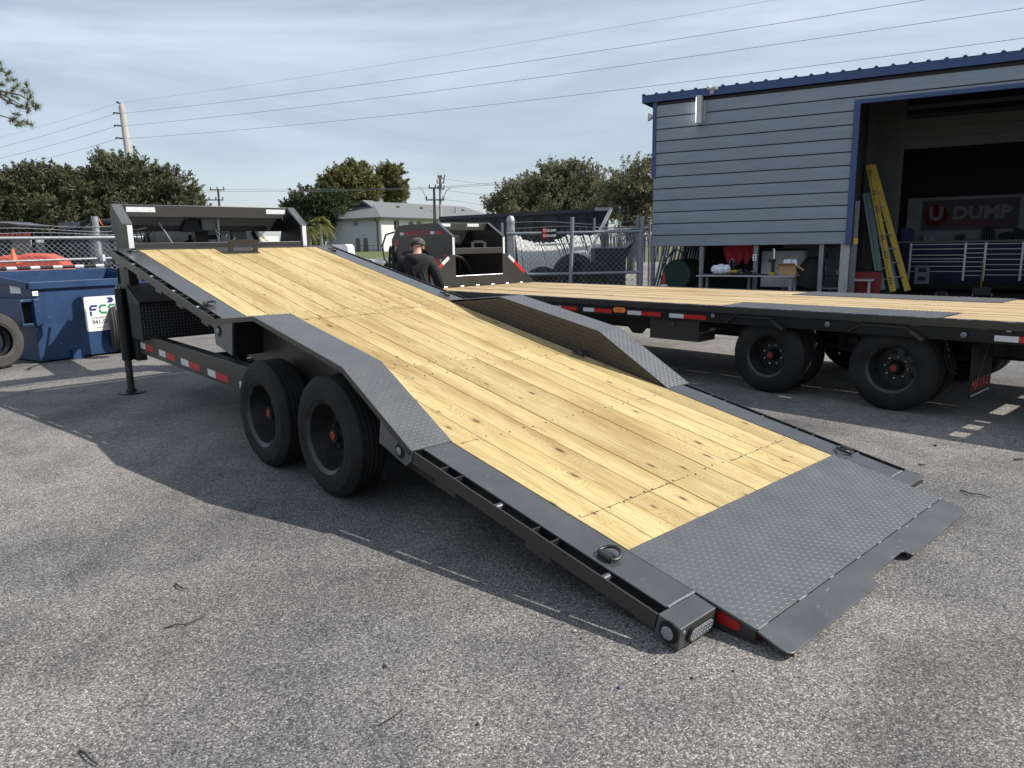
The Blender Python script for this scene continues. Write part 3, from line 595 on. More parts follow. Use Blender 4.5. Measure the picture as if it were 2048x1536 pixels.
def chain(p, q, sag, n, r=0.0045, ll=0.034, nm='safety_chain', m='chrome'):
    p, q = Vector(p), Vector(q); b = MB()
    for i in range(n):
        s = (i + 0.5) / n; c = p.lerp(q, s) - Vector((0, 0, sag * 4 * s * (1 - s))); s2 = s + 0.01
        d = (p.lerp(q, s2) - Vector((0, 0, sag * 4 * s2 * (1 - s2))) - c).normalized(); a = d.orthogonal().normalized()
        if i % 2: a = d.cross(a)
        pts = [c + d * (ll / 2 * math.cos(t)) + a * (ll / 3.2 * math.sin(t)) for t in [2 * math.pi * k_ / 8 for k_ in range(8)]]
        b.tube(pts, r, 5, close=True)
    return b.build(nm, M_[m], T1, smooth=True)
chain((1.12, 7.14, 1.97), (1.10, 7.14, 1.45), 0.0, 19); chain((1.08, 7.14, 1.78), (1.14, 7.14, 1.45), 0.01, 12)
chain((0.82, 7.14, 1.72), (0.84, 7.14, 1.45), 0.0, 9, m='rim')
b = MB(); b.tube([(1.25 + 0.055 * math.cos(t), 7.14, 1.69 + 0.045 * math.sin(t)) for t in [2 * math.pi * q / 16 for q in range(16)]], 0.006, 6, close=True); b.build('hook_loop', M_['chrome'], T1, smooth=True)
b = MB(); b.prism([(1.30, 7.3, 1.3), (1.52, 7.3, 1.3), (1.52, 7.3, 1.764), (1.34, 7.3, 1.764)], (0, 0.06, 0)); b.build('neck_gusset', M_['charcoal'], T1)
b = MB(); b.bar((1.80, 7.45, 1.5), (1.66, 7.45, 1.764), 0.03, 0.05); b.build('neck_brace', M_['black_paint'], T1)
b = MB(); b.bar((0.55, 7.6, 1.48), (1.0, 7.6, 1.66), 0.06, 0.10); b.bar((0.9, 7.6, 1.70), (1.3, 7.6, 1.70), 0.05, 0.06); b.build('neck_strut', M_['black_paint'], T1)
b = MB()
for q in range(5):
    x = 0.14 + 0.05 * q; b.tube([(x, 7.1, 1.85), (x + 0.04, 7.12, 1.70 - 0.02 * q), (x - 0.03, 7.12, 1.60), (x + 0.05, 7.12, 1.52)], 0.007, 5)
b.build('wiring', M_['black_matte'], T1, smooth=True)
b = MB(); b.tube([(0.02, 6.9, 1.83), (0.06, 6.95, 1.78), (0.16, 7.0, 1.775), (0.3, 7.1, 1.80)], 0.01, 6); b.build('brake_hose', M_['black_matte'], T1, smooth=True)
b = MB(); b.tube([(0.42, 7.1, 1.86), (0.58, 7.1, 1.56)], 0.009, 6); b.build('prop_rod', M_['galv'], T1, smooth=True)
# centre arm of the neck running on to the coupler
b = MB(); b.bar((1.0, 7.41, 1.72), (1.05, 9.35, 1.68), 0.16, 0.34); b.build('neck_arm', M_['black_paint'], T1, bevel=0.004)
b = MB(); b.lathe([(0.09, 0), (0.09, 0.75), (0.075, 0.76), (0.075, 0.95), (0, 0.95)], (1.05, 9.48, 1.02), (0, 0, 1), 20); b.lathe([(0.13, 0), (0.13, 0.12), (0, 0.12)], (1.05, 9.48, 0.93), (0, 0, 1), 20); b.build('coupler', M_['black_paint'], T1, smooth=True)
b = MB(); b.prism([(1.0, 9.36, 1.80), (0.98, 9.36, 1.45), (0.52, 9.36, 1.06), (0.52, 9.36, 1.30)], (0, 0.02, 0)); b.build('added_shadow_plate', M_['black_paint'], T1)  # added plate, shaped to throw the diagonal shadow on the dumpster
b = MB(); b.tube([(0.75, 8.2, 1.9), (0.7, 8.6, 1.72), (0.85, 9.0, 1.6), (0.72, 9.3, 1.75)], 0.02, 7); b.build('air_hose', M_['black_matte'], T1, smooth=True)
b = MB(); b.box(0.56, 0.60, 9.15, 9.3, 1.62, 1.75); b.build('warning_label', M_['ladder_yellow'], T1)
# ---- wheels
def tyre_prof(r, wd, rf):
    p = [(rf - 0.006, 0.02), (rf + 0.004, 0.004), (rf + 0.03, -0.002), (rf + 0.05, -0.006), (rf + 0.054, -0.004), (rf + 0.058, -0.007), (rf + (r - rf) * 0.68, -0.005), (r - 0.035, 0.004), (r - 0.012, 0.020), (r - 0.003, 0.034)]
    t0, t1 = 0.036, wd - 0.036; step = (t1 - t0) / 5
    for i in range(5):
        a = t0 + i * step
        p += [(r, a), (r, a + step - 0.013)]
        if i < 4: p += [(r - 0.014, a + step - 0.011), (r - 0.014, a + step - 0.002)]
    p += [(r - 0.003, wd - 0.034), (r - 0.012, wd - 0.020), (r - 0.035, wd - 0.004), (rf + 0.03, wd + 0.002), (rf - 0.006, wd - 0.02)]
    return p
def wheel_parts(r, wd, rf, deep, parent, dual=False, n=56):
    """axis along -x of the wheel's own space: outer face at x = 0, inboard towards +x"""
    ax = (1, 0, 0)
    b = MB(); b.lathe([(0.0, deep), (0.07, deep), (0.072, deep + 0.004), (rf * 0.80, deep + 0.012), (rf * 0.86, deep - 0.03), (rf * 0.90, 0.06), (rf * 0.93, 0.018), (rf - 0.002, 0.010), (rf + 0.008, 0.0), (rf + 0.010, 0.010), (rf - 0.004, 0.022), (rf * 0.96, wd - 0.02), (rf + 0.006, wd - 0.004)], (0, 0, 0), ax, 48, caps=False)
    wh = b.build('wheel', M_['rim'], parent, smooth=True)
    b = MB(); b.lathe(tyre_prof(r, wd, rf), (0, 0, 0), ax, n, caps=False); ty = b.build('tyre', M_['rubber'], wh); shade(ty, 25)
    b = MB(); b.lathe([(0.066, deep + 0.0), (0.064, deep - 0.035), (0.05, deep - 0.05), (0.044, deep - 0.085), (0, deep - 0.085)], (0, 0, 0), ax, 24); b.build('hub', M_['black_paint'], wh, smooth=True)
    b = MB(); b.lathe([(0.026, deep - 0.084), (0.028, deep - 0.088), (0.026, deep - 0.094), (0.018, deep - 0.096), (0.015, deep - 0.090), (0, deep - 0.09)], (0, 0, 0), ax, 18); b.build('hub_cap', M_['hub_red'], wh, smooth=True)
    b = MB()
    for q in range(8):
        an = 2 * math.pi * q / 8; b.lathe([(0.013, deep + 0.004), (0.012, deep - 0.03), (0.006, deep - 0.034), (0, deep - 0.034)], (0, 0.10 * math.cos(an), 0.10 * math.sin(an)), ax, 6)
    stuff(b.build('lug_nut', M_['rim'] if not dual else M_['steel'], wh))
    b = MB()
    for q in range(8):
        an = 2 * math.pi * (q + 0.5) / 8; b.lathe([(0.024, deep + 0.001), (0.022, deep - 0.0005), (0, deep - 0.0005)], (0, rf * 0.62 * math.cos(an), rf * 0.62 * math.sin(an)), ax, 12)
    stuff(b.build('hand_hole', M_['black_matte'], wh))
    return wh
WR = 0.384
w0 = wheel_parts(WR, 0.235, 0.228, 0.150, T1)
w0.matrix_local = Matrix.Translation((-0.3135, 2.1415, WR)) @ Matrix.Rotation(0.4, 4, 'X')
for u, f, fl, an in ((-0.3135, 3.0609, 0, 1.0), (WW + 0.3135, 2.1415, 1, 0.2), (WW + 0.3135, 3.0609, 1, 0.8)):
    wq = dup(w0, T1); wq.matrix_local = Matrix.Translation((u, f, WR)) @ Matrix.Rotation(math.pi if fl else 0, 4, 'Z') @ Matrix.Rotation(an, 4, 'X')
for f in (2.1415, 3.0609):
    b = MB(); b.tube([(-0.10, f, WR), (WW + 0.10, f, WR)], 0.055, 14); b.build('axle', M_['black_paint'], T1, smooth=True)
# ================================================================== the flat deck trailer on the right
T2 = thing('flatbed_trailer', 'long black flatbed trailer with dual tyres and a level plank deck before the shed', 'trailer', (2.2677, 7.6244, 0), -0.8348)
DZ, DW, EF, ER = 0.862, 2.5907, -5.6, 2.66
# planks: three runs between the dark steel strips
runs = ((0.075, 0.615, 3), (0.665, 1.285, 3), (1.315, 1.925, 3), (1.975, 2.515, 3))
def flat_plank(a, wd, e0, e1):
    o = plank_mesh(wd - 0.010, e1 - e0).build('plank', M_['pine_pale'], T2)
    o.matrix_local = Matrix.Translation((e0, a + wd, DZ + random.uniform(-0.001, 0.001))) @ Matrix.Rotation(-math.pi / 2, 4, 'Z')
for ri, (a, c, n) in enumerate(runs):
    wd = (c - a) / n
    for i in range(n):
        segs = [(EF + 0.08, -0.15 - 0.02 * i), (2.0, ER)] if ri == 0 else ([(EF + 0.08, -0.33), (1.96, ER)] if ri == 3 else [(EF + 0.08, -2.1 + 0.6 * (i % 2)), (-2.1 + 0.6 * (i % 2), ER)])
        for e0, e1 in segs: flat_plank(a + i * wd, wd, e0, e1)
b = MB()
for a, c in ((0.617, 0.663), (1.287, 1.313), (1.927, 1.973)): b.box(EF + 0.08, ER, a, c, DZ - 0.07, DZ - 0.045)
b.build('steel_strip', M_['black_paint'], T2)
for e0, e1, a, c in ((-0.12, 1.97, 0.012, 0.612), (-0.31, 1.94, 1.978, 2.578)):
    b = MB(); b.prism([(e0 - 0.0, a, DZ + 0.004), (e1, a, DZ + 0.004), (e1, c, DZ + 0.004), (e0 - 0.02, c, DZ + 0.004)], (0, 0, -0.012)); dp = b.build('tread_plate', M_['charcoal_plate'], T2)
    tb = MB(); lugs(tb, lambda x, y: True, lambda x, y, h: (x, y, DZ + 0.004 + h), e0 + 0.01, e1 - 0.01, a + 0.01, c - 0.01, pitch=0.036, ln=0.034, wd=0.013, ht=0.0035); stuff(tb.build('tread', M_['charcoal_plate'], dp))
# side channels and rub rails
for s in (0, 1):
    Y = (lambda y: y) if s == 0 else (lambda y: DW - y)
    def bx(b, e0, e1, y0, y1, z0, z1):
        a, c = sorted((Y(y0), Y(y1))); b.box(e0, e1, a, c, z0, z1)
    b = MB(); bx(b, EF, ER + 1.6, 0.004, 0.012, 0.690, DZ + 0.004); bx(b, EF, ER + 1.6, 0.013, 0.073, DZ - 0.008, DZ + 0.003); bx(b, EF, ER + 1.6, -0.012, 0.003, 0.690, 0.698)
    b.build('side_channel', M_['charcoal'] if s else M_['black_paint'], T2, bevel=0.002)
    if s == 0:
        b = MB(); bx(b, EF, ER + 1.6, -0.022, -0.012, 0.800, DZ + 0.001); b.build('rub_rail', M_['charcoal'], T2, bevel=0.002)
        for q in range(17):
            e = -5.2 + q * 0.5; b = MB(); bx(b, e, e + 0.07, -0.0115, 0.0035, 0.79, DZ - 0.002); b.build('stake_pocket', M_['charcoal'], T2)
        b = MB()
        for q in range(26):
            e = -5.3 + q * 0.31; b.tube([(e, -0.004, DZ + 0.004), (e + 0.05, -0.004, DZ + 0.006), (e + 0.10, -0.004, DZ + 0.004)], 0.005, 5)
        stuff(b.build('weld_bead', M_['weld'], T2, smooth=True))
# reflector tapes along the near side
def tape2(e0, e1, m, z0=0.708, z1=0.755, txt=None):
    b = MB(); b.box(e0, e1, 0.0015, 0.0036, z0, z1); o = b.build('reflector_tape', M_[m], T2)
    if txt: text('lettering', txt, (z1 - z0) * 0.72, M_['white_paint'], frame(((e0 + e1) / 2, 0.0008, (z0 + z1) / 2), (1, 0, 0), (0, 0, 1)), o, extrude=0.0004, sx=1.3)
for e0, e1, m, tx in ((-4.3, -4.1, 'tape_white', None), (-4.1, -3.85, 'tape_red', None), (-2.60, -2.41, 'tape_white', None), (-2.41, -2.13, 'tape_red', None), (-2.03, -1.85, 'tape_white', 'MAXX-D'), (-1.85, -1.57, 'tape_red', None), (-1.33, -1.13, 'tape_white', 'MAXX-D'), (-1.13, -0.85, 'tape_red', None), (-0.735, -0.545, 'tape_white', 'MAXX-D'), (-0.545, -0.26, 'tape_red', None), (2.42, 2.585, 'tape_white', 'MAXX-D'), (2.585, 2.85, 'tape_red', None)):
    tape2(e0, e1, m, txt=tx)
def pill(e, z, hw, r, y):
    pts = []
    for q in range(20):
        an = 2 * math.pi * q / 20; pts.append((e + r * math.cos(an) + math.copysign(hw, math.cos(an)), y, z + r * math.sin(an)))
    return pts
b = MB(); b.prism(pill(-1.44, 0.755, 0.06, 0.032, -0.004), (0, -0.012, 0)); b.build('amber_lamp', M_['lens_amber'], T2)
b = MB(); b.prism(pill(-1.44, 0.755, 0.012, 0.024, -0.017), (0, -0.006, 0)); b.build('lamp_lens', M_['orange'], T2)
for e, z in ((-2.72, 0.75), (-0.175, 0.757), (1.057, 0.752), (2.2, 0.740)):
    b = MB(); b.lathe([(0.0, 0.008), (0.022, 0.008), (0.034, 0.008), (0.038, 0.0)], (e, 0.003, z), (0, -1, 0), 24); b.build('marker_lamp', M_['rubber'], T2, smooth=True)
    b = MB(); b.lathe([(0.0, 0.014), (0.018, 0.013), (0.024, 0.008)], (e, 0.003, z), (0, -1, 0), 20); lm = b.build('lamp_lens', M_['lens_clear'], T2, smooth=True)
    b = MB()
    for q in range(3):
        an = 2 * math.pi * q / 3 + 0.5; b.lathe([(0.005, 0.0), (0, 0.003)], (e + 0.011 * math.cos(an), -0.0105, z + 0.011 * math.sin(an)), (0, -1, 0), 8)
    stuff(b.build('lamp_diode', M_['black_matte'], lm))
b = MB(); b.box(2.50, 2.53, -0.012, 0.003, 0.79, 0.87); b.build('hinge_tab', M_['steel'], T2)
# main beams under the deck, toolbox
for y in (0.80, 1.72):
    b = MB(); b.box(EF, 4.2, y, y + 0.012, 0.46, 0.83); b.box(EF, 4.2, y - 0.05, y + 0.062, 0.455, 0.467); b.build('main_beam', M_['black_paint'], T2)
b = MB()
for q in range(20): b.box(-5.4 + q * 0.45, -5.36 + q * 0.45, 0.02, DW - 0.02, 0.72, 0.815)
stuff(b.build('crossmember', M_['black_paint'], T2))
b = MB(); b.prism([(-1.75, 0.3, 0.70), (-1.10, 0.3, 0.70), (-1.35, 0.3, 0.45), (-1.48, 0.3, 0.45)], (0, 0.02, 0)); b.build('gusset', M_['black_paint'], T2)
b = MB(); b.box(-1.02, -0.365, 0.03, 0.36, 0.455, 0.689); tb2 = b.build('toolbox', M_['charcoal'], T2, bevel=0.004)
b = MB(); b.lathe([(0.0, 0.008), (0.034, 0.006), (0.036, 0.0)], (-0.695, 0.03, 0.645), (0, -1, 0), 20); lt = b.build('latch', M_['black_matte'], tb2)
b = MB(); b.prism([(-0.723, 0.021, 0.637), (-0.667, 0.021, 0.637), (-0.685, 0.021, 0.622), (-0.705, 0.021, 0.622)], (0, -0.006, 0)); b.box(-0.700, -0.690, 0.015, 0.021, 0.655, 0.665); b.build('latch_lip', M_['chrome'], tb2)
# fender brows
for e in (0.0, 1.27):
    pts = [(e, 0.712), (e + 0.105, 0.776), (e + 0.478, 0.776), (e + 0.625, 0.695)]
    poly = [(x, -0.03, z) for x, z in pts] + [(x, -0.03, z - 0.010) for x, z in pts[::-1]]
    b = MB(); b.prism(poly, (0, 0.6, 0)); b.build('fender_brow', M_['charcoal'], T2, bevel=0.002)
    b = MB(); b.bar((e + 0.53, -0.035, 0.748), (e + 0.64, -0.035, 0.675), 0.03, 0.05, up=(0, 1, 0)); b.build('brow_bracket', M_['charcoal'], T2)
# wheels: pairs of dual tyres
w1 = wheel_parts(0.382, 0.235, 0.215, 0.155, T2, dual=True)
def setw(o, e, y, flip, an): o.matrix_local = Matrix.Translation((e, y, 0.382)) @ Matrix.Rotation((math.pi / 2) if not flip else -math.pi / 2, 4, 'Z') @ Matrix.Rotation(an, 4, 'X')
setw(w1, 0.430, 0.05, 0, 0.3)
for e, y, fl, an in ((1.63, 0.05, 0, 0.9), (0.43, 0.335, 0, 0), (1.63, 0.335, 0, 0), (0.43, DW - 0.05, 1, 0), (1.63, DW - 0.05, 1, 0), (0.43, DW - 0.335, 1, 0), (1.63, DW - 0.335, 1, 0)):
    setw(dup(w1, T2), e, y, fl, an)
for e in (0.43, 1.63):
    b = MB(); b.tube([(e, 0.25, 0.382), (e, DW - 0.25, 0.382)], 0.065, 14); b.build('axle', M_['black_paint'], T2, smooth=True)
b = MB(); b.prism([(0.86, 0.62, 0.70), (1.22, 0.62, 0.70), (1.16, 0.62, 0.42), (0.92, 0.62, 0.42)], (0, 0.10, 0)); b.lathe([(0.07, 0), (0.07, 0.03), (0.03, 0.04), (0, 0.04)], (1.04, 0.62, 0.53), (0, -1, 0), 20); b.build('hanger', M_['black_paint'], T2)
b = MB(); b.bar((0.5, 0.66, 0.47), (1.6, 0.66, 0.47), 0.07, 0.05); b.build('spring', M_['black_paint'], T2)
b = MB(); b.lathe([(0.014, 0), (0.014, 0.02), (0, 0.022)], (0.93, 0.6, 0.40), (0, -1, 0), 8); b.build('bolt', M_['steel'], T2)
# mud flap with lettering
b = MB(); b.box(2.255, 2.268, 0.06, 0.62, 0.18, 0.66); mf = b.build('mud_flap', M_['rubber'], T2)
text('lettering', 'MAXX-D', 0.13, M_['decal_red'], frame((2.270, 0.34, 0.30), (0, 1, 0), (0, 0, 1)), mf, extrude=0.0006, sx=0.95)
b = MB(); b.box(2.268, 2.270, 0.09, 0.59, 0.212, 0.222); b.build('flap_stripe', M_['white_dull'], mf)
b = MB(); b.tube([(1.98, 0.3, 0.62), (1.99, 0.27, 0.50), (2.03, 0.27, 0.40), (2.10, 0.27, 0.36)], 0.009, 6); b.build('air_line', M_['black_matte'], T2, smooth=True)
# rear steel section: bars with slots between them (its shadow lies on the yard)
b = MB(); ys = [0.02, 0.09, 0.31, 0.42, 0.63, 0.74, 1.06, 1.14, 1.70, 1.98, 2.25, DW - 0.02]
b.box(ER + 0.004, 2.705, 0.02, DW - 0.02, DZ - 0.06, DZ); b.box(2.795, 2.90, 0.02, DW - 0.02, DZ - 0.06, DZ); b.box(3.06, 4.2, 0.02, DW - 0.02, DZ - 0.06, DZ)
for q in range(0, 11, 2):
    b.box(2.705, 2.795, ys[q], ys[q + 1], DZ - 0.059, DZ - 0.001); b.box(2.90, 3.06, ys[q], ys[q + 1], DZ - 0.059, DZ - 0.001)
b.build('rear_grid', M_['charcoal'], T2)
# ---- gooseneck bulkhead and neck
x0 = EF
out = [(0.02, DZ + 0.004), (0.02, 0.93), (0.64, 1.37), (0.750, 1.40), (0.750, 1.69), (0.795, 1.69), (0.795, 1.03), (1.845, 1.03), (1.845, 1.69), (1.905, 1.69), (1.905, 1.40), (2.0, 1.37), (2.57, 0.93), (2.57, DZ + 0.004)]
b = MB()
for poly in ([(0.02, DZ + 0.004), (0.02, 0.90), (0.60, 1.36), (0.735, 1.40), (0.735, 1.69), (0.797, 1.69), (0.797, DZ + 0.004)], [(1.843, DZ + 0.004), (1.843, 1.69), (1.905, 1.69), (1.905, 1.40), (2.04, 1.36), (2.57, 0.90), (2.57, DZ + 0.004)], [(0.797, DZ + 0.004), (0.797, 1.035), (1.843, 1.035), (1.843, DZ + 0.004)]):
    b.prism([(x0, y, z) for y, z in poly], (-0.015, 0, 0))
b.build('bulkhead', M_['charcoal'], T2)
b = MB(); b.box(x0 - 0.06, x0 - 0.002, 0.80, 1.84, 1.40, 1.50); b.build('neck_bar', M_['charcoal'], T2, bevel=0.003)
b = MB(); z0 = 1.50; b.box(x0 - 0.02, x0 - 0.008, 1.15, 1.21, z0, 1.60); b.box(x0 - 0.02, x0 - 0.008, 1.42, 1.48, z0, 1.60); b.box(x0 - 0.02, x0 - 0.008, 1.21, 1.42, 1.58, 1.62); b.build('winch_bracket', M_['charcoal'], T2)
for y0, y1 in ((0.738, 0.797), (1.845, 1.905)):
    b = MB(); b.prism([(x0, y0, 1.693), (x0 - 0.41, y0, 1.935), (x0 - 0.41, y0, 1.922), (x0 - 0.012, y0, 1.683)], (0, y1 - y0, 0)); b.build('neck_slope', M_['charcoal_top'], T2)
for y in (0.738, 1.895):
    b = MB(); b.prism([(x0 - 0.016, y, DZ + 0.004), (x0 - 0.016, y, 1.682), (x0 - 0.415, y, 1.921), (-7.17, y, 1.915), (-7.40, y, 1.66), (-7.38, y, 1.05), (-7.2, y, 0.62), (x0 - 0.016, y, 0.62)], (0, 0.010, 0)); sp2 = b.build('neck_side', M_['charcoal'], T2)
    if y < 1:
        text('lettering', 'MAXX-D', 0.115, M_['decal_red'], frame((-6.52, y - 0.001, 1.76), (1, 0, 0), (0, 0, 1)), sp2, sx=1.35)
        for e0, e1, m in ((-7.12, -7.00, 'tape_white'), (-6.20, -6.08, 'tape_white'), (-6.98, -6.86, 'decal_red'), (-6.05, -5.90, 'decal_red')):
            b = MB(); b.box(e0, e1, y - 0.0022, y - 0.0004, 1.74, 1.785); b.build('reflector_tape', M_[m], sp2)
        for e0, z0_, e1, z1_, m in ((-7.30, 1.55, -7.20, 1.66, 'tape_red'), (-7.33, 1.44, -7.26, 1.55, 'tape_white')):
            b = MB(); b.bar((e0, y - 0.0015, z0_), (e1, y - 0.0015, z1_), 0.05, 0.002, up=(0, 1, 0)); b.build('reflector_tape', M_[m], sp2)
        for e0, z0_, hw, hh, m in ((-6.02, 1.28, 0.05, 0.045, 'decal_red'), (-5.93, 1.28, 0.022, 0.045, 'tape_white'), (-5.97, 1.19, 0.02, 0.02, 'tape_white'), (-5.80, 1.38, 0.03, 0.02, 'decal_red'), (-5.80, 1.50, 0.03, 0.03, 'rim')):
            b = MB(); b.box(e0 - hw, e0 + hw, y - 0.0022, y - 0.0004, z0_ - hh, z0_ + hh); b.build('decal', M_[m], sp2)
        b = MB(); b.box(-7.0, -6.35, y - 0.06, y - 0.003, 0.98, 1.46); b.build('neck_locker', M_['black_matte'], T2, bevel=0.01)
        b = MB(); b.lathe([(0.19, 0), (0.19, 0.05), (0.15, 0.06), (0, 0.06)], (-6.35, y - 0.002, 1.18), (0, -1, 0), 28); b.build('spare_cover', M_['black_matte'], T2)
        b = MB(); b.tube([(-5.75, y - 0.02, 1.13), (-5.75, y - 0.02, 1.28), (-5.70, y - 0.02, 1.31), (-5.65, y - 0.02, 1.28), (-5.65, y - 0.02, 1.13)], 0.008, 6); b.build('grab_handle', M_['steel'], T2, smooth=True)
        b = MB(); b.tube([(-7.30, y, 1.80), (-7.55, y - 0.02, 1.76), (-7.68, y - 0.03, 1.55), (-7.62, y - 0.03, 1.32), (-7.40, y - 0.02, 1.16)], 0.016, 8); b.build('brake_hose', M_['black_matte'], T2, smooth=True)
        b = MB()
        for q in range(9):
            x = -7.46 + 0.02 * q; b.tube([(x, y - 0.02, 1.5 + 0.03 * (q % 3)), (x + random.uniform(-.06, .06), y - 0.05, 1.3), (x + random.uniform(-.08, .08), y - 0.04, 1.05), (x + 0.03, y - 0.02, 0.8)], 0.015, 5)
        b.build('wiring', M_['black_matte'], T2, smooth=True)
b = MB(); b.box(x0 - 0.48, x0 - 0.41, 0.75, 1.895, 1.80, 1.925); nb2 = b.build('neck_top_beam', M_['charcoal'], T2, bevel=0.003)
for a, c in ((0.83, 1.03), (1.40, 1.66)):
    b = MB(); b.box(x0 - 0.4098, x0 - 0.408, a, c, 1.862, 1.912); b.build('reflector_tape', M_['tape_white'], nb2)
b = MB(); b.box(x0 - 1.2, x0 - 0.9, 0.76, 1.885, 1.56, 1.85); b.build('neck_cross_box', M_['black_paint'], T2)
b = MB(); b.box(x0 - 1.3, x0 - 1.28, 0.76, 1.885, 0.7, 1.6); b.build('neck_back_plate', M_['black_paint'], T2)
for y in (1.0, 1.12):
    b = MB(); b.box(x0 - 1.0, x0 - 0.9, y, y + 0.03, 0.9, 1.4); b.build('neck_rib', M_['black_matte'], T2)
b = MB(); b.tube([(x0 - 0.6, 1.2, 1.38), (x0 - 0.6, 1.4, 1.33), (x0 - 0.6, 1.55, 1.2), (x0 - 0.6, 1.65, 1.03)], 0.022, 8); b.build('loom_pipe', M_['rim'], T2, smooth=True)
b = MB(); b.tube([(x0 - 0.005, 0.80, 1.039), (x0 - 0.005, 1.84, 1.039)], 0.006, 6); b.build('weld_seam', M_['weld'], T2)
b = MB()
for q in range(7): b.tube([(x0 + 0.006, 0.2 + q * 0.34, DZ + 0.008), (x0 + 0.006, 0.27 + q * 0.34, DZ + 0.008)], 0.008, 6)
stuff(b.build('weld_bead', M_['weld'], T2))
b = MB()
for q in range(11):
    z = 1.74 - q * 0.032; b.tube([(x0 - 0.35 + 0.012 * math.cos(t), 1.00 + (0.012 * math.sin(t) if q % 2 else 0), z + 0.02 * math.sin(t + (0 if q % 2 else 1.57))) for t in [2 * math.pi * k_ / 8 for k_ in range(8)]], 0.005, 5, close=True)
b.build('safety_chain', M_['chrome'], T2, smooth=True)
b = MB(); b.box(x0 - 0.4, x0 - 0.38, 1.08, 1.20, 1.60, 1.72); b.build('junction_box', M_['rim'], T2)
for (ya, za), (yb, zb), m in (((0.66, 1.385), (0.52, 1.28), 'tape_white'), ((0.52, 1.28), (0.28, 1.09), 'tape_red'), ((1.985, 1.385), (2.12, 1.28), 'tape_white'), ((2.12, 1.28), (2.36, 1.08), 'tape_red')):
    b = MB(); b.bar((x0 + 0.002, ya, za - 0.035), (x0 + 0.002, yb, zb - 0.035), 0.002, 0.055, up=(0, 0, 1)); b.build('reflector_tape', M_[m], T2)
for a, c in ((0.742, 0.786), (1.857, 1.900)):
    b = MB(); b.box(x0 + 0.0005, x0 + 0.002, a, c, 1.39, 1.675); b.build('reflector_tape', M_['tape_white'], T2)
# ================================================================== the man between the two trailers
def skin(name, joints, edges, m, parent, sub=2, root=0):
    me = bpy.data.meshes.new(name); me.from_pydata([j[:3] for j in joints], edges, []); me.update()
    o = bpy.data.objects.new(name, me); COL.objects.link(o)
    md = o.modifiers.new('skin', 'SKIN'); md.use_smooth_shade = True
    sv = me.skin_vertices[0].data
    for i, j in enumerate(joints):
        r = j[3]; sv[i].radius = (r, r) if not isinstance(r, tuple) else r
        sv[i].use_root = (i == root)
    o.modifiers.new('sub', 'SUBSURF').levels = sub; o.modifiers['sub'].render_levels = sub
    me2 = bpy.data.meshes.new_from_object(o.evaluated_get(bpy.context.evaluated_depsgraph_get()))
    bpy.data.objects.remove(o); me2.name = name; me2.materials.clear(); me2.materials.append(m)
    o = bpy.data.objects.new(name, me2); COL.objects.link(o); shade(o, 180)
    if parent: o.parent = parent
    return o
PM = thing('person', 'man in a dark hooded sweatshirt and grey patterned cap seen from behind, head bent down', 'person', (-1.19, 9.5, 0), R(-6))
J = [(0, 0, 0.93, 0.12), (0, 0.01, 1.10, 0.115), (0, 0.00, 1.28, 0.125), (0, 0.01, 1.40, 0.07), (0, 0.045, 1.475, 0.050), (0, 0.075, 1.535, 0.072), (0, 0.085, 1.575, 0.070),
     (0.19, 0.0, 1.355, 0.060), (0.255, 0.02, 1.10, 0.045), (0.20, 0.24, 0.99, 0.032), (0.17, 0.31, 0.98, 0.028),
     (-0.19, 0.0, 1.355, 0.060), (-0.255, 0.02, 1.10, 0.045), (-0.20, 0.24, 0.99, 0.032), (-0.17, 0.31, 0.98, 0.028),
     (0.10, 0, 0.86, 0.085), (0.11, 0.02, 0.48, 0.058), (0.11, 0.0, 0.09, 0.042), (0.12, 0.15, 0.05, 0.035),
     (-0.10, 0, 0.86, 0.085), (-0.11, 0.02, 0.48, 0.058), (-0.11, 0.0, 0.09, 0.042), (-0.12, 0.15, 0.05, 0.035)]
Eg = [(0, 1), (1, 2), (2, 3), (3, 4), (4, 5), (5, 6), (2, 7), (7, 8), (8, 9), (9, 10), (2, 11), (11, 12), (12, 13), (13, 14), (0, 15), (15, 16), (16, 17), (17, 18), (0, 19), (19, 20), (20, 21), (21, 22)]
for s, hi in ((1, 10), (-1, 14)):
    for q, (dx, ln) in enumerate(((-0.022, 0.062), (-0.007, 0.072), (0.008, 0.066), (0.022, 0.05))):
        hx, hy, hz = J[hi][:3]; n = len(J)
        J += [(hx + dx, hy + 0.035, hz - 0.005, 0.0095), (hx + dx, hy + ln, hz - 0.025, 0.0085), (hx + dx * 0.8, hy + ln + 0.012, hz - 0.055, 0.0075)]; Eg += [(hi, n), (n, n + 1), (n + 1, n + 2)]
    n = len(J); J += [(J[hi][0] - s * 0.035, J[hi][1] + 0.01, J[hi][2] + 0.0, 0.011), (J[hi][0] - s * 0.05, J[hi][1] + 0.045, J[hi][2] - 0.01, 0.009)]; Eg += [(hi - 1, n), (n, n + 1)]
body = skin('body', J, Eg, M_['skin'], PM)
for x in (-0.074, 0.074):
    b = MB(); b.lathe([(0.010, -0.008), (0.020, -0.004), (0.024, 0.004), (0.012, 0.009), (0, 0.008)], (x, 0.060, 1.525), (math.copysign(1, x), -0.3, 0), 12); b.build('ear', M_['skin'], PM, smooth=True)
b = MB(); b.tube([(0, 0.145, 1.56), (0, 0.168, 1.53), (0, 0.158, 1.52)], [0.010, 0.015, 0.012], 8); b.build('nose', M_['skin'], PM, smooth=True)
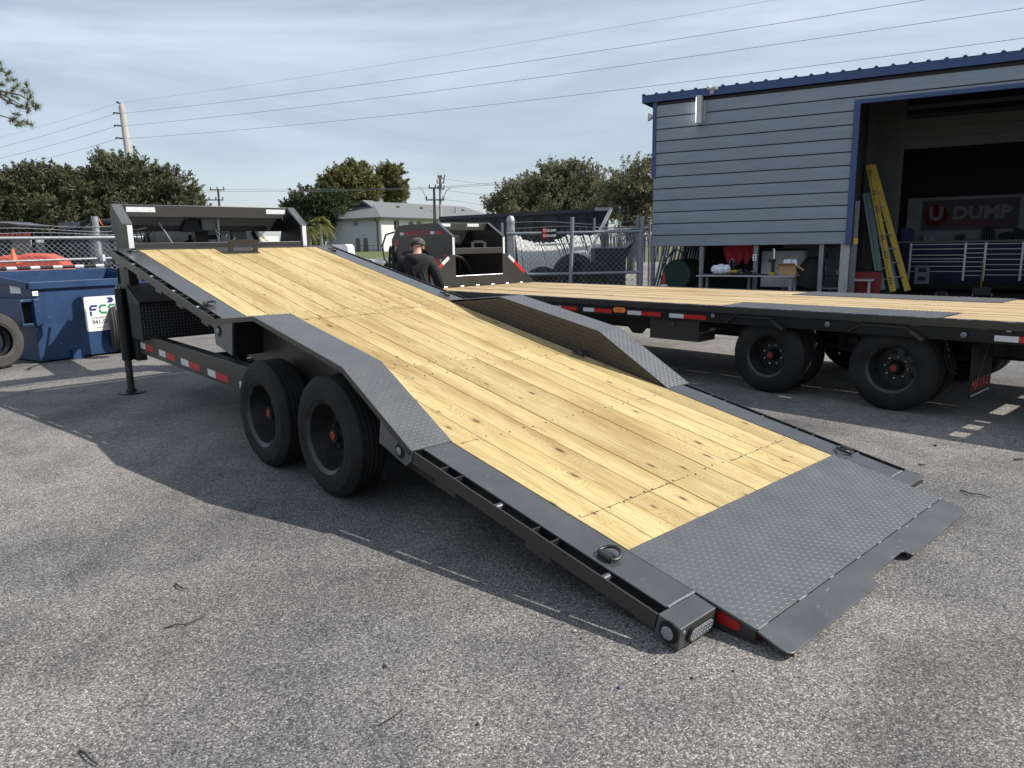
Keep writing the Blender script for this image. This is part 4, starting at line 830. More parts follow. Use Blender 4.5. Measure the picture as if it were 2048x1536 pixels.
H = [(0, 0, 0.90, 0.185), (0, 0.0, 1.06, 0.180), (0, -0.01, 1.22, 0.175), (0, -0.005, 1.345, 0.130), (0, 0.02, 1.41, 0.088),
     (0.165, -0.005, 1.335, 0.098), (0.235, 0.01, 1.22, 0.084), (0.275, 0.03, 1.07, 0.074), (0.245, 0.15, 1.0, 0.060), (0.20, 0.25, 0.985, 0.048),
     (-0.165, -0.005, 1.335, 0.098), (-0.235, 0.01, 1.22, 0.084), (-0.275, 0.03, 1.07, 0.074), (-0.245, 0.15, 1.0, 0.060), (-0.20, 0.25, 0.985, 0.048)]
hd = skin('hooded_sweatshirt', H, [(0, 1), (1, 2), (2, 3), (3, 4), (3, 5), (5, 6), (6, 7), (7, 8), (8, 9), (3, 10), (10, 11), (11, 12), (12, 13), (13, 14)], M_['hoodie'], PM)
hood = skin('hood', [(-0.115, 0.02, 1.425, 0.042), (-0.085, -0.06, 1.41, 0.05), (-0.03, -0.105, 1.375, 0.055), (0.03, -0.108, 1.355, 0.060), (0.085, -0.06, 1.405, 0.05), (0.115, 0.02, 1.425, 0.042), (0.02, -0.12, 1.30, 0.04)], [(0, 1), (1, 2), (2, 3), (3, 4), (4, 5), (3, 6)], M_['hoodie'], hd, root=2)
# folds of cloth down the back
b = MB()
for x, xx, z0_, z1_ in ((-0.02, 0.05, 1.25, 0.93), (0.05, 0.11, 1.20, 0.95), (-0.10, -0.06, 1.2, 0.98), (0.10, 0.14, 1.27, 1.0), (0.0, 0.02, 1.12, 0.9)):
    b.tube([(x, -0.158, z0_), ((x + xx) / 2 + 0.01, -0.172, (z0_ + z1_) / 2), (xx, -0.172, z1_)], [0.006, 0.016, 0.012], 8)
b.build('cloth_fold', M_['hoodie'], hd, smooth=True)
skin('trousers', [(0, 0, 0.93, 0.17), (0.10, 0, 0.82, 0.115), (0.115, 0.02, 0.48, 0.085), (0.115, 0, 0.10, 0.075), (-0.10, 0, 0.82, 0.115), (-0.115, 0.02, 0.48, 0.085), (-0.115, 0, 0.10, 0.075)], [(0, 1), (1, 2), (2, 3), (0, 4), (4, 5), (5, 6)], M_['jeans'], PM)
for x in (-0.12, 0.12):
    skin('boot', [(x, -0.06, 0.055, 0.05), (x, 0.05, 0.05, 0.05), (x, 0.17, 0.04, 0.038)], [(0, 1), (1, 2)], M_['black_matte'], PM)
# cap tilted forward
Cp = Matrix.Translation((0, 0.075, 1.555)) @ Matrix.Rotation(R(-24), 4, 'X')
b = MB(Cp); b.lathe([(0.094, -0.012), (0.096, 0.01), (0.093, 0.04), (0.080, 0.066), (0.052, 0.085), (0.02, 0.092), (0, 0.093)], (0, 0, 0), (0, 0, 1), 28, caps=False); cpo = b.build('cap', M_['cap'], PM, smooth=True)
b = MB(Cp); b.prism([(-0.075, 0.06, 0.0), (-0.07, 0.13, -0.008), (-0.03, 0.165, -0.014), (0.03, 0.165, -0.014), (0.07, 0.13, -0.008), (0.075, 0.06, 0.0)], (0, 0, 0.006)); b.build('cap_peak', M_['cap'], cpo)
b = MB(Cp); b.tube([(-0.03, -0.092, 0.012), (0, -0.096, 0.006), (0.03, -0.092, 0.012)], 0.006, 6); b.build('cap_strap', M_['black_matte'], cpo)
b = MB(); b.tube([(0.080, 0.155, 1.55), (0.083, 0.10, 1.545), (0.082, 0.055, 1.535), (0.078, 0.035, 1.510)], 0.0035, 6); b.tube([(-0.080, 0.155, 1.55), (-0.083, 0.10, 1.545), (-0.082, 0.055, 1.535)], 0.0035, 6); b.build('glasses', M_['black_matte'], PM, smooth=True)
# ================================================================== the blue and grey metal shed
BYAW, BX0, BY0 = -0.5204, 3.4451, 17.9276
bxv = Vector((math.cos(BYAW), math.sin(BYAW), 0)); byv = Vector((-math.sin(BYAW), math.cos(BYAW), 0)); BOv = Vector((BX0, BY0, 0))
def on_wall(x, y, d=0.0):       # (along, up) on the plane d metres behind the front wall
    r_ = ray(x, y); o = BOv + byv * d; t = (o - CAMP).dot(byv) / r_.dot(byv); q = CAMP + r_ * t - BOv; return q.dot(bxv), q.z
def wthing(name, label, cat, a=0.0, d=0.0, z=0.0, group=None):
    p = BOv + bxv * a + byv * d; return thing(name, label, cat, (p.x, p.y, z), BYAW, group)
SH = wthing('metal_shed', 'blue trimmed shed with grey horizontal metal siding and a tall open doorway', 'shed')
ROW, Z0, WL, DL, DT, END = 0.27, 1.4306, 4.288, 4.40, 4.25, 9.4
for i in range(12):
    z = Z0 + i * ROW; x1 = WL - 0.02 if z < DT - 0.02 else END
    def panel(xa, xb, z0, z1):
        b = MB(); b.prism([(xa, -0.010, z0 + 0.007), (xa, -0.004, z0 + 0.002), (xa, 0.010, z0 + 0.002), (xa, 0.010, z1 - 0.014), (xa, 0.001, z1 - 0.014), (xa, -0.006, z1 - 0.10)], (xb - xa, 0, 0))
        b.build('siding_panel', M_['siding'], SH)
    if z < DT + 0.08 and z + ROW > DT + 0.08:
        panel(0.0, WL - 0.02, z, z + ROW - 0.006); panel(WL - 0.018, END, DT + 0.085, z + ROW - 0.006)
    elif z >= DT + 0.08: panel(0.0, END, z, z + ROW - 0.006)
    else: panel(0.0, WL - 0.02, z, z + ROW - 0.006)
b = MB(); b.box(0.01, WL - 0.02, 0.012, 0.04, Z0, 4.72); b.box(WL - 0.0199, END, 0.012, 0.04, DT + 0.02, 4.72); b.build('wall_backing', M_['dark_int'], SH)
b = MB(); b.box(WL - 0.018, WL + 0.10, -0.030, 0.06, Z0 - 0.02, DT + 0.081); b.box(WL + 0.1003, END, -0.030, 0.06, DT, DT + 0.081); b.build('door_trim', M_['blue_trim'], SH, bevel=0.004)
b = MB(); b.box(-0.035, 0.055, -0.022, -0.0105, 3.02, 4.715); b.box(-0.035, -0.003, -0.0103, 0.25, 3.02, 4.715); b.build('corner_trim', M_['blue_trim'], SH)
b = MB(); b.prism([(-0.29, -0.06, 4.735), (-0.29, -0.06, 4.895), (-0.29, -0.045, 4.90), (-0.29, -0.045, 4.735)], (END + 0.6, 0, 0)); b.box(-0.29, -0.275, -0.0445, 6.9, 4.735, 4.90); b.build('fascia', M_['blue_trim'], SH, bevel=0.003)
b = MB(); b.prism([(-0.29, -0.055, 4.896), (-0.29, 7.2, 4.55), (-0.29, 7.2, 4.58), (-0.29, -0.065, 4.906)], (END + 0.6, 0, 0)); rf = b.build('roof', M_['blue_trim'], SH)
for i in range(32):
    x = -0.25 + i * 0.305
    b = MB(); b.prism([(x - 0.045, -0.068, 4.907), (x + 0.045, -0.068, 4.907), (x + 0.02, -0.068, 4.940), (x - 0.02, -0.068, 4.940)], (0, 7.26, -0.35)); b.build('roof_rib', M_['blue_trim'], rf)
for x in (-0.005, 1.185, 2.42, 3.80):
    b = MB(); b.box(x - 0.045, x + 0.045, 0.05, 0.14, 0.02, Z0 + 0.3); b.build('post', M_['galv_dull'], SH)
b = MB(); b.box(4.18, 4.36, 0.06, 0.18, 0.02, Z0 + 0.3); b.build('door_post', M_['galv'], SH)
b = MB(); b.box(-0.3, END, -0.25, 7.2, 0.004, 0.02); b.build('floor_slab', M_['concrete'], SH)
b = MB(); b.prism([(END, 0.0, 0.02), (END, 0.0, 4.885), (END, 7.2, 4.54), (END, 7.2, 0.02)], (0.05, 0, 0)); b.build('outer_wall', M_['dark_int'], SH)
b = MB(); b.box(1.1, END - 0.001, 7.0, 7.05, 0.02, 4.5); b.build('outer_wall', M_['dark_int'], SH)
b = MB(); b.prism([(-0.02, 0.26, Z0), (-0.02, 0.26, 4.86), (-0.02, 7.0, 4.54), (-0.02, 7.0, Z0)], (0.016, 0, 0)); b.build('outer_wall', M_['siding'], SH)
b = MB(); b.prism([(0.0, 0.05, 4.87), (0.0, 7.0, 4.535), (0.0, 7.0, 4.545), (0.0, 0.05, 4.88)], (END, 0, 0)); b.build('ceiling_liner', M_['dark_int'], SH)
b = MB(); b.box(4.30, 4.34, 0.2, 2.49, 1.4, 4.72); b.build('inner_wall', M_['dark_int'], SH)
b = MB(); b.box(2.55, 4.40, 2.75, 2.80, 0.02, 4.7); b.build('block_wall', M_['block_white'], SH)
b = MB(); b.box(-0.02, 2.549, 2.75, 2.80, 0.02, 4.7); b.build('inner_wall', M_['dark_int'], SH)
b = MB()
for q in range(7): b.box(2.56, 4.39, 2.742, 2.7495, 0.3 + q * 0.2, 0.306 + q * 0.2)
stuff(b.build('block_joint', M_['dark_int'], SH))
# inner doorway: ribbed jamb and rolled door header
j0, _ = on_wall(1742, 400, 2.5); j1, _ = on_wall(1800, 400, 2.5); _, hz0 = on_wall(1850, 297, 2.5); _, hz1 = on_wall(1850, 236, 2.5); hz1 = min(hz1, 4.62)
b = MB(); b.box(4.36, j1, 2.5, 2.54, 0.02, 4.72)
for q in range(9):
    x = j0 + 0.05 + q * (j1 - j0 - 0.08) / 9; b.box(x, x + 0.025, 2.482, 2.4995, 0.02, 4.72)
b.build('ribbed_jamb', M_['tan_panel'], SH)
b = MB()
for q in range(3):
    z = hz0 + q * (hz1 - hz0) / 3; b.box(j1 + 0.001, END, 2.50, 2.53, z + 0.008, z + (hz1 - hz0) / 3)
b.box(j1 + 0.001, END, 2.5305, 2.536, hz0 + 0.01, hz1 - 0.004); b.build('door_header', M_['tan_panel'], SH)
b = MB(); b.box(j1 + 0.001, END, 2.54, 2.7, hz1 + 0.01, hz1 + 0.09); b.box(j0, END, 1.2, 1.3, hz1 + 0.02, hz1 + 0.10); b.build('door_track', M_['dark_int'], SH)
b = MB()
for q in range(5): b.box(4.7 + q * 0.9, 4.76 + q * 0.9, 0.5, 2.4, 4.62, 4.70)
b.build('purlin', M_['dark_int'], SH)
# flood lamp and camera on the front
LMP = wthing('flood_lamp', 'white box lamp fixed upright on the siding below the shed eave', 'lamp', 1.02, 0, 4.15)
b = MB(); b.box(0.016, 0.125, -0.20, -0.045, 0.0, 0.595); b.build('lamp_body', M_['white_dull'], LMP, bevel=0.008)
b = MB(); b.box(0.004, 0.0155, -0.185, -0.06, 0.03, 0.565); b.build('lamp_face', M_['lamp_lit'], LMP)
b = MB(); b.box(0.135, 0.195, -0.044, -0.010, 0.05, 0.50); b.tube([(0.20, -0.02, 0.28), (0.26, -0.012, 0.31)], 0.012, 6); b.build('bracket', M_['galv'], LMP)
CM = wthing('security_camera', 'small white twin head lamp on the blue eave of the shed', 'lamp', 1.33, -0.06, 4.82)
b = MB(); b.lathe([(0.05, 0), (0.045, 0.06), (0, 0.07)], (-0.03, -0.02, 0.08), (-0.4, -0.8, -0.2), 12); b.lathe([(0.05, 0), (0.045, 0.06), (0, 0.07)], (0.08, -0.02, 0.06), (0.7, -0.6, -0.2), 12); b.build('lamp_head', M_['white_dull'], CM, smooth=True)
b = MB(); b.box(-0.03, 0.06, -0.03, -0.001, -0.06, 0.06); b.build('mount', M_['galv'], CM)
SP = wthing('siren_box', 'little pale horn speaker at the left corner of the shed under the eave', 'speaker', -0.10, 0.05, 4.42)
b = MB(); b.lathe([(0.03, 0), (0.09, 0.10), (0.09, 0.13), (0, 0.13)], (0.06, 0, 0), (-1, -0.3, 0), 16); b.build('horn', M_['white_dull'], SP, smooth=True)
b = MB(); b.box(0.06, 0.066, -0.03, 0.03, -0.03, 0.03); b.build('mount', M_['galv'], SP)
# ------------------------------------------------------------------ under the wall: bench and what is on it
BN = wthing('workbench', 'long grey steel topped workbench standing before the shed posts', 'workbench', 1.30, -0.75, 0)
b = MB(); b.box(0, 2.10, 0, 0.72, 0.755, 0.785); b.build('bench_top', M_['galv'], BN, bevel=0.004)
for x, y in ((0.05, 0.05), (1.98, 0.05), (0.05, 0.62), (1.98, 0.62), (1.0, 0.62)):
    b = MB(); b.box(x, x + 0.06, y, y + 0.06, 0.0, 0.754); b.build('leg', M_['galv_dull'], BN)
b = MB(); b.box(0.11, 1.98, 0.64, 0.66, 0.25, 0.30); b.build('rail', M_['galv_dull'], BN)
def bpx(x, y, d=-0.4):
    a, z = on_wall(x, y, d); return a
def placed(name, label, cat, px, d, z, group=None): return wthing(name, label, cat, on_wall(px, 550, d)[0], d, z, group)
o = placed('plastic_bag', 'crumpled white plastic bag at the left end of the workbench', 'bag', 1440, -0.45, 0.786)
b = MB()
for q in range(7): b.lathe([(0, -0.10), (0.09, -0.05), (0.11, 0.02), (0.07, 0.085), (0, 0.10)], (random.uniform(-0.12, 0.16), random.uniform(-0.06, 0.06), 0.10 + random.uniform(0, 0.06)), (random.uniform(-.4, .4), random.uniform(-.4, .4), 1), 10)
b.build('bag_film', M_['plastic_white'], o)
o = placed('cardboard_box', 'open brown cardboard box with its flaps spread at the right end of the workbench', 'box', 1577, -0.45, 0.786)
b = MB(); b.box(-0.18, 0.16, -0.13, 0.13, 0, 0.20); b.build('carton', M_['cardboard'], o)
for pts in ([(-0.18, -0.13, 0.20), (0.16, -0.13, 0.20), (0.14, -0.25, 0.255), (-0.22, -0.25, 0.25)], [(-0.18, 0.13, 0.20), (0.16, 0.13, 0.20), (0.13, 0.17, 0.31), (-0.16, 0.17, 0.31)], [(0.16, -0.13, 0.20), (0.16, 0.13, 0.20), (0.30, 0.13, 0.11), (0.30, -0.13, 0.10)], [(-0.18, -0.13, 0.20), (-0.18, 0.13, 0.20), (-0.27, 0.10, 0.12), (-0.27, -0.10, 0.12)]):
    b = MB(); b.prism([Vector(p) for p in pts], (0, 0, 0.006)); b.build('flap', M_['cardboard'], o)
b = MB()
for q in range(8): b.lathe([(0.03, 0), (0.03, 0.10), (0.014, 0.13), (0.014, 0.15), (0, 0.15)], (random.uniform(-0.1, 0.14), random.uniform(-0.05, 0.1), 0.19), (0, 0, 1), 8)
b.build('bottle_lot', M_['plastic_white'], o)
o = placed('grease_gun', 'upright black and chrome tool standing on the workbench left of the cardboard box', 'tool', 1545, -0.4, 0.786)
b = MB(); b.tube([(0, 0, 0), (0, 0, 0.34)], 0.035, 12); b.box(-0.09, 0.05, -0.04, 0.04, 0.27, 0.34); b.build('body', M_['black_matte'], o)
b = MB(); b.tube([(0.01, 0, 0.34), (0.015, 0, 0.52), (-0.01, 0, 0.56)], 0.022, 10); b.build('barrel', M_['chrome'], o, smooth=True)
b = MB(); b.box(-0.07, 0.05, -0.06, 0.06, 0.0, 0.06); b.build('battery', M_['ladder_yellow'], o)
o = placed('cordless_drill', 'black and yellow cordless drill lying near the white bag on the workbench', 'drill', 1463, -0.5, 0.786)
b = MB(); b.tube([(-0.1, 0, 0.07), (0.12, 0, 0.08)], 0.035, 10); b.build('body', M_['ladder_yellow'], o)
b = MB(); b.bar((0.0, 0, 0.06), (0.05, 0, 0.2), 0.04, 0.04); b.box(0.0, 0.1, -0.04, 0.04, 0.2, 0.24); b.build('handle', M_['black_matte'], o)
o = placed('tool_tray', 'low tray of dark hand tools spread along the middle of the workbench', 'tray', 1500, -0.42, 0.786)
b = MB(); b.box(-0.4, 0.4, -0.15, 0.15, 0, 0.02); b.build('tray', M_['black_matte'], o)
for q in range(16):
    x = random.uniform(-0.38, 0.4); b = MB(); b.bar((x, random.uniform(-.1, .1), 0.04), (x + random.uniform(-.15, .15), random.uniform(-.1, .1), random.uniform(0.05, 0.12)), 0.02, 0.02); b.build('hand_tool', M_[random.choice(['rim', 'steel', 'black_matte', 'galv_dull'])], o)
o = placed('lamp_post_clamp', 'bent grey work lamp rising over the drill on the workbench', 'lamp', 1457, -0.2, 0.786)
b = MB(); b.tube([(0, 0, 0), (0.02, 0, 0.3), (0.08, 0, 0.36), (0.11, 0, 0.30)], 0.012, 8); b.build('arm', M_['galv_dull'], o, smooth=True)
b = MB(); b.lathe([(0.03, 0), (0.05, 0.05), (0, 0.06)], (0.11, 0, 0.31), (0.2, 0, -1), 10); b.build('shade', M_['rim'], o)
o = placed('red_cloth', 'red cloths hanging in folds below the siding behind the workbench', 'cloth', 1480, 0.5, 0)
b = MB(); zt = 1.6; n = 26
for layer, (dd, zb) in enumerate(((0.0, 1.12), (0.05, 1.02))):
    vs = []; fs = []
    for i in range(n + 1):
        x = -0.42 + 0.84 * i / n; y = 0.035 * math.sin(i * 1.35 + layer) + dd; zz = zb + 0.07 * math.sin(i * 0.9 + 2 * layer) + (0.10 * abs(x) / 0.42)
        vs += [(x, y * 0.4, zt), (x, y, (zt + zz) / 2), (x * 0.94, y * 1.3, zz)]
    for i in range(n):
        a = i * 3; fs += [(a, a + 3, a + 4, a + 1), (a + 1, a + 4, a + 5, a + 2)]
    b.add(vs, fs)
b.build('fabric', M_['red_cloth'], o, smooth=True)
o = placed('outlet_box', 'beige double socket box on the middle post behind the workbench', 'socket', 1508, 0.03, 0)
_, z = on_wall(1508, 515, 0.03); b = MB(); b.box(-0.04, 0.04, -0.03, 0.0, z - 0.075, z + 0.075); b.build('plate', M_['white_paint'], o)
b = MB(); b.box(-0.015, 0.015, -0.033, -0.0302, z + 0.015, z + 0.05); b.box(-0.015, 0.015, -0.033, -0.0302, z - 0.05, z - 0.015); b.build('socket', M_['black_matte'], o)
o = placed('parts_cabinet', 'pale steel cabinet with slotted drawers behind the workbench', 'cabinet', 1522, 0.9, 0)
b = MB(); b.box(0, 0.95, 0, 0.4, 0.45, 1.28); b.build('carcass', M_['white_dull'], o)
for q in range(6):
    b = MB(); b.box(0.03, 0.92, -0.012, -0.0005, 0.50 + q * 0.11, 0.58 + q * 0.11); b.build('drawer', M_['white_dull'], o)
b = MB(); b.box(0.0, 0.95, -0.02, 0.3, 1.29, 1.34); b.build('top_rail', M_['black_matte'], o)
o = placed('black_duffel', 'black bundle slumped at the right behind the cardboard box', 'bundle', 1620, 0.6, 0)
b = MB(); b.lathe([(0, -0.4), (0.26, -0.3), (0.32, 0.05), (0.20, 0.38), (0, 0.46)], (0, 0, 0.72), (0.25, 0.2, 1), 14); b.build('bag', M_['black_matte'], o, smooth=True)
b = MB(); b.box(-0.35, 0.35, -0.3, 0.3, 0.0, 0.4); b.build('stand', M_['dark_int'], o)
o = placed('tool_rack', 'narrow dark rack of tools between the two right posts of the shed', 'rack', 1662, 0.5, 0)
for x in (-0.2, 0.2):
    b = MB(); b.box(x - 0.02, x + 0.02, 0, 0.04, 0, 1.5); b.build('upright', M_['galv_dull'], o)
for z in (0.45, 0.72, 1.1, 1.38):
    b = MB(); b.box(-0.25, 0.25, -0.15, 0.15, z, z + 0.025); b.build('shelf', M_['galv_dull'] if z < 0.6 else M_['black_matte'], o)
for q in range(12):
    b = MB(); x = random.uniform(-0.2, 0.2); z = random.choice((0.475, 0.745, 1.125)); b.tube([(x, random.uniform(-.1, .1), z), (x + random.uniform(-.06, .06), 0, z + random.uniform(0.1, 0.26))], random.uniform(0.012, 0.03), 7); b.build('tool', M_[random.choice(['rim', 'white_dull', 'tank_green', 'steel'])], o)
o = placed('bar_stack', 'stack of grey steel bars leaning at the back under the left of the shed', 'bars', 1345, 2.3, 0)
for q in range(16):
    x = -0.5 + q * 0.075; b = MB(); b.bar((x, -0.25 + 0.03 * (q % 3), 0.02), (x + 0.22 + 0.02 * (q % 4), 0.30, 1.75 + 0.1 * (q % 3)), 0.035, 0.05); b.build('bar', M_['galv_dull'], o)
# tank with pump, cone
o = placed('fuel_tank', 'dark green horizontal fuel tank end under the left of the shed', 'tank', 1353, 0.9, 0)
zc = on_wall(1353, 548, 0.9)[1]; rr_ = 0.36
b = MB(); b.lathe([(0, 0), (rr_ - 0.01, 0.0), (rr_, 0.012), (rr_, 1.3), (0, 1.3)], (0, 0, zc), (0, 1, 0), 36); b.build('drum', M_['tank_green'], o, smooth=True)
for x in (-0.25, 0.25):
    b = MB(); b.box(x - 0.03, x + 0.03, 0.2, 0.26, 0.0, zc - 0.2); b.build('leg', M_['black_matte'], o)
b = MB(); b.lathe([(0.05, 0), (0.05, 0.12), (0.08, 0.13), (0.08, 0.2), (0, 0.2)], (0.1, 0.3, zc + rr_ - 0.02), (0, 0, 1), 12); b.tube([(0.1, 0.3, zc + 0.5), (-0.1, 0.2, zc + 0.62), (-0.25, 0.1, zc + 0.45)], 0.018, 7); b.build('pump', M_['rim'], o)
b = MB(); b.tube([(-0.12, 0.2, zc + 0.58), (-0.30, 0.1, zc + 0.40)], 0.03, 8); b.build('nozzle', M_['steel'], o)
b = MB(); b.tube([(-0.30, 0.1, zc + 0.40), (-0.42, 0, zc), (-0.36, 0, zc - 0.3)], 0.014, 6); b.build('hose', M_['black_matte'], o)
p = atz(1327, 620, 0); cx_ = at(1327, 560, 17.2)
o = thing('traffic_cone', 'orange traffic cone with a white band beside the green tank', 'cone', (cx_.x, cx_.y, 0))
hh = CAMP.z + (ray(1327, 546) * (17.2 / ray(1327, 546).y)).z
b = MB(); b.box(-0.18, 0.18, -0.18, 0.18, 0.0, 0.03); b.build('base', M_['orange'], o)
b = MB(); b.lathe([(0.14, 0.03), (0.035, hh - 0.02), (0.03, hh), (0, hh)], (0, 0, 0), (0, 0, 1), 20); b.build('cone_body', M_['red_paint'], o, smooth=True)
b = MB(); b.lathe([(0.103, hh * 0.38), (0.071, hh * 0.68)], (0, 0, 0), (0, 0, 1), 20, caps=False); b.build('band', M_['white_paint'], o, smooth=True)
# ------------------------------------------------------------------ in the doorway: ladders, red cabinet, tool chest, banner
def ladder(name, label, p0, p1, d0, d1, m, wd, marks, two=True):
    (a0, z0), (a1, z1) = on_wall(*p0, d0), on_wall(*p1, d1)
    o = wthing(name, label, 'ladder', a0, d0, 0)
    A = Vector((0, 0, z0)); B = Vector((a1 - a0, d1 - d0, z1)); s = Vector((0.62, 0.75, 0)) * 0.45
    for off in ((Vector((0, 0, 0)), s) if two else (Vector((0, 0, 0)),)):
        off2 = off * 0.25 if off.length > 0.01 else off; b = MB(); b.bar(A + off, B + off2, 0.035, wd, up=(1, 0, 0)); rl = b.build('rail', M_[m], o)
        if off.length < 0.01:
            dv = (B - A)
            b = MB(); b.bar(A + Vector((-0.02, -0.02, 0)), B + Vector((-0.02, -0.02, 0)), 0.004, 0.012, up=(1, 0, 0)); b.build('groove', M_['ink_black'], rl)
            for q in marks:
                b = MB(); c = A + dv * q; b.bar(c + Vector((-0.002, -0.022, 0)), c + dv.normalized() * 0.022 + Vector((-0.002, -0.022, 0)), 0.004, wd * 0.62, up=(1, 0, 0)); b.build('mark', M_['ink_black'], rl)
    n = 9
    if two:
        for q in range(1, n):
            c = A.lerp(B, q / n); b = MB(); b.bar(c, c + s * (1 - 0.75 * q / n), 0.035, 0.03); b.build('rung', M_['galv'], o)
    return o
ladder('yellow_ladder', 'yellow fibreglass ladder with black marks leaning in the shed doorway', (1786, 583), (1738, 330), 1.2, 1.9, 'ladder_yellow', 0.125, (0.06, 0.08, 0.10, 0.26, 0.28, 0.30, 0.40, 0.415, 0.43, 0.62, 0.64, 0.66, 0.76, 0.78, 0.92, 0.94, 0.955))
ladder('green_ladder', 'grey green ladder leaning behind the yellow one', (1763, 580), (1733, 386), 1.6, 2.0, 'ladder_green', 0.16, ())
o = placed('perforated_upright', 'white perforated steel upright standing behind the door trim', 'upright', 1704, 0.9, 0)
b = MB(); b.box(-0.06, 0.06, 0, 0.04, 0, 2.35); b.build('channel', M_['block_white'], o)
for q in range(9):
    b = MB(); b.lathe([(0.012, 0), (0.012, 0.003), (0, 0.003)], (0.0, -0.0005, 0.4 + q * 0.21), (0, -1, 0), 8); b.build('hole', M_['black_matte'], o)
o = placed('yellow_tag', 'small yellow tag hanging at the foot of the blue door trim', 'tag', 1706, -0.06, 0)
_, z = on_wall(1706, 482, -0.06); b = MB(); b.box(-0.03, 0.05, -0.02, 0.02, z - 0.06, z + 0.06); b.build('tag_plate', M_['ladder_yellow'], o)
o = placed('plank_bundle', 'bundle of brown boards and bars standing by the ladders', 'boards', 1722, 1.9, 0)
for q in range(5):
    b = MB(); b.bar((q * 0.06 - 0.1, 0.05 * q, 0.02), (q * 0.06 - 0.02, 0.1 + 0.05 * q, 1.9 + 0.2 * (q % 3)), 0.04, 0.08); b.build('board', M_[random.choice(['bark', 'tan_panel', 'dark_int'])], o)
o = placed('red_cabinet', 'dull red steel cabinet low behind the ladders', 'cabinet', 1722, 1.5, 0)
b = MB(); b.box(-0.2, 0.42, 0, 0.45, 0.02, 0.78); b.build('carcass', M_['red_paint'], o)
b = MB(); b.box(-0.18, 0.40, -0.015, -0.0005, 0.06, 0.40); b.build('door', M_['red_paint'], o)
b = MB(); b.box(-0.22, 0.44, -0.02, 0.47, 0.782, 0.80); b.build('lid', M_['black_matte'], o)
o = placed('folding_table', 'small pale folding table edge by the red cabinet', 'table', 1712, 0.9, 0)
b = MB(); b.box(-0.12, 0.35, 0, 0.5, 0.60, 0.63); b.build('table_top', M_['white_dull'], o)
for x in (-0.08, 0.25):
    b = MB(); b.box(x, x + 0.05, 0.05, 0.1, 0, 0.599); b.build('leg', M_['white_dull'], o)
# tool chest
CD = 6.0
a0, zt = on_wall(1786, 483, CD); a1 = 9.0; _, zb = on_wall(1900, 562, CD)
TC = wthing('tool_chest', 'wide dark blue tool chest with bright drawer edges at the back of the shed', 'tool chest', 0, CD, 0)
b = MB(); b.box(a0, a1, 0, 0.7, zb, zt - 0.05); b.build('carcass', M_['chest_blue'], TC)
b = MB(); b.box(a0 - 0.02, a1, -0.05, 0.72, zt - 0.049, zt); b.build('chest_top', M_['galv_dull'], TC)
b = MB(); b.box(a0 + 0.05, a1, 0.02, 0.68, 0.14, zb - 0.001); b.build('plinth', M_['dark_int'], TC)
divs = [a0, on_wall(1820, 520, CD)[0], on_wall(1929, 520, CD)[0], on_wall(1969, 520, CD)[0], on_wall(2043, 520, CD)[0], a1]
for x in divs[1:-1]:
    b = MB(); b.box(x - 0.025, x + 0.025, -0.045, -0.0005, zb + 0.02, zt - 0.06); b.build('edge_strip', M_['aluminium'], TC)
for i, (xa, xb) in enumerate(zip(divs[:-1], divs[1:])):
    n = (8, 7, 8, 7, 7)[i]; hs_ = [1.0] * n
    if i == 1: hs_ = [1, 1.3, .8, .6, 1, 1.1, 1.8]
    tot = sum(hs_); z = zt - 0.08
    for hgt in hs_:
        dz = (zt - 0.08 - zb - 0.05) * hgt / tot
        b = MB(); b.box(xa + 0.03, xb - 0.03, -0.035, -0.0006, z - dz + 0.012, z - 0.006); dr = b.build('drawer', M_['chest_blue'], TC)
        if i: b = MB(); b.box(xa + 0.03, xb - 0.03, -0.05, -0.0355, z - 0.024, z - 0.008); b.build('drawer_pull', M_['aluminium'], dr)
        z -= dz
WB = wthing('wall_board', 'white backing board on the back wall above the tool chest', 'board', 0, CD + 0.55, 0)
wa, wz = on_wall(1817, 397, CD + 0.55); b = MB(); b.box(wa, 9.0, 0, 0.03, zt + 0.01, wz); b.build('board', M_['block_white'], WB)
BNR = wthing('banner', 'dark U DUMP banner with a red disc hung on the white board', 'banner', 0, CD + 0.5, 0)
ba, bz1 = on_wall(1846, 402, CD + 0.5); bb, _ = on_wall(2041, 400, CD + 0.5); _, bz0 = on_wall(1846, 461, CD + 0.5)
b = MB(); nx = 24; vs = []; fs = []
for i in range(nx + 1):
    for j in range(9):
        x = ba + (bb - ba) * i / nx; z = bz0 + (bz1 - bz0) * j / 8; vs.append((x, 0.006 * math.sin(i * 0.9 + j * 0.5) + 0.006 * math.sin(i * 0.4 - j * 1.1), z))
for i in range(nx):
    for j in range(8): fs.append((i * 9 + j, i * 9 + 9 + j, i * 9 + 10 + j, i * 9 + j + 1))
b.add(vs, fs); b.build('cloth', M_['banner'], BNR, smooth=True)
bw_, bh_ = bb - ba, bz1 - bz0
b = MB(); b.lathe([(0.0, 0.0), (bh_ * 0.37, 0.0)], (ba + bw_ * 0.150, -0.016, bz0 + bh_ * 0.50), (0, -1, 0), 40); b.build('red_disc', M_['banner_red'], BNR)
text('lettering', 'U', bh_ * 0.62, M_['banner_ink'], frame((ba + bw_ * 0.152, -0.019, bz0 + bh_ * 0.54), (1, 0, 0), (0, 0, 1)), BNR, sx=1.0, bold=0.02)
text('lettering', 'DUMP', bh_ * 0.58, M_['banner_ink'], frame((ba + bw_ * 0.625, -0.019, bz0 + bh_ * 0.54), (1, 0, 0), (0, 0, 1)), BNR, sx=1.05, bold=0.02)
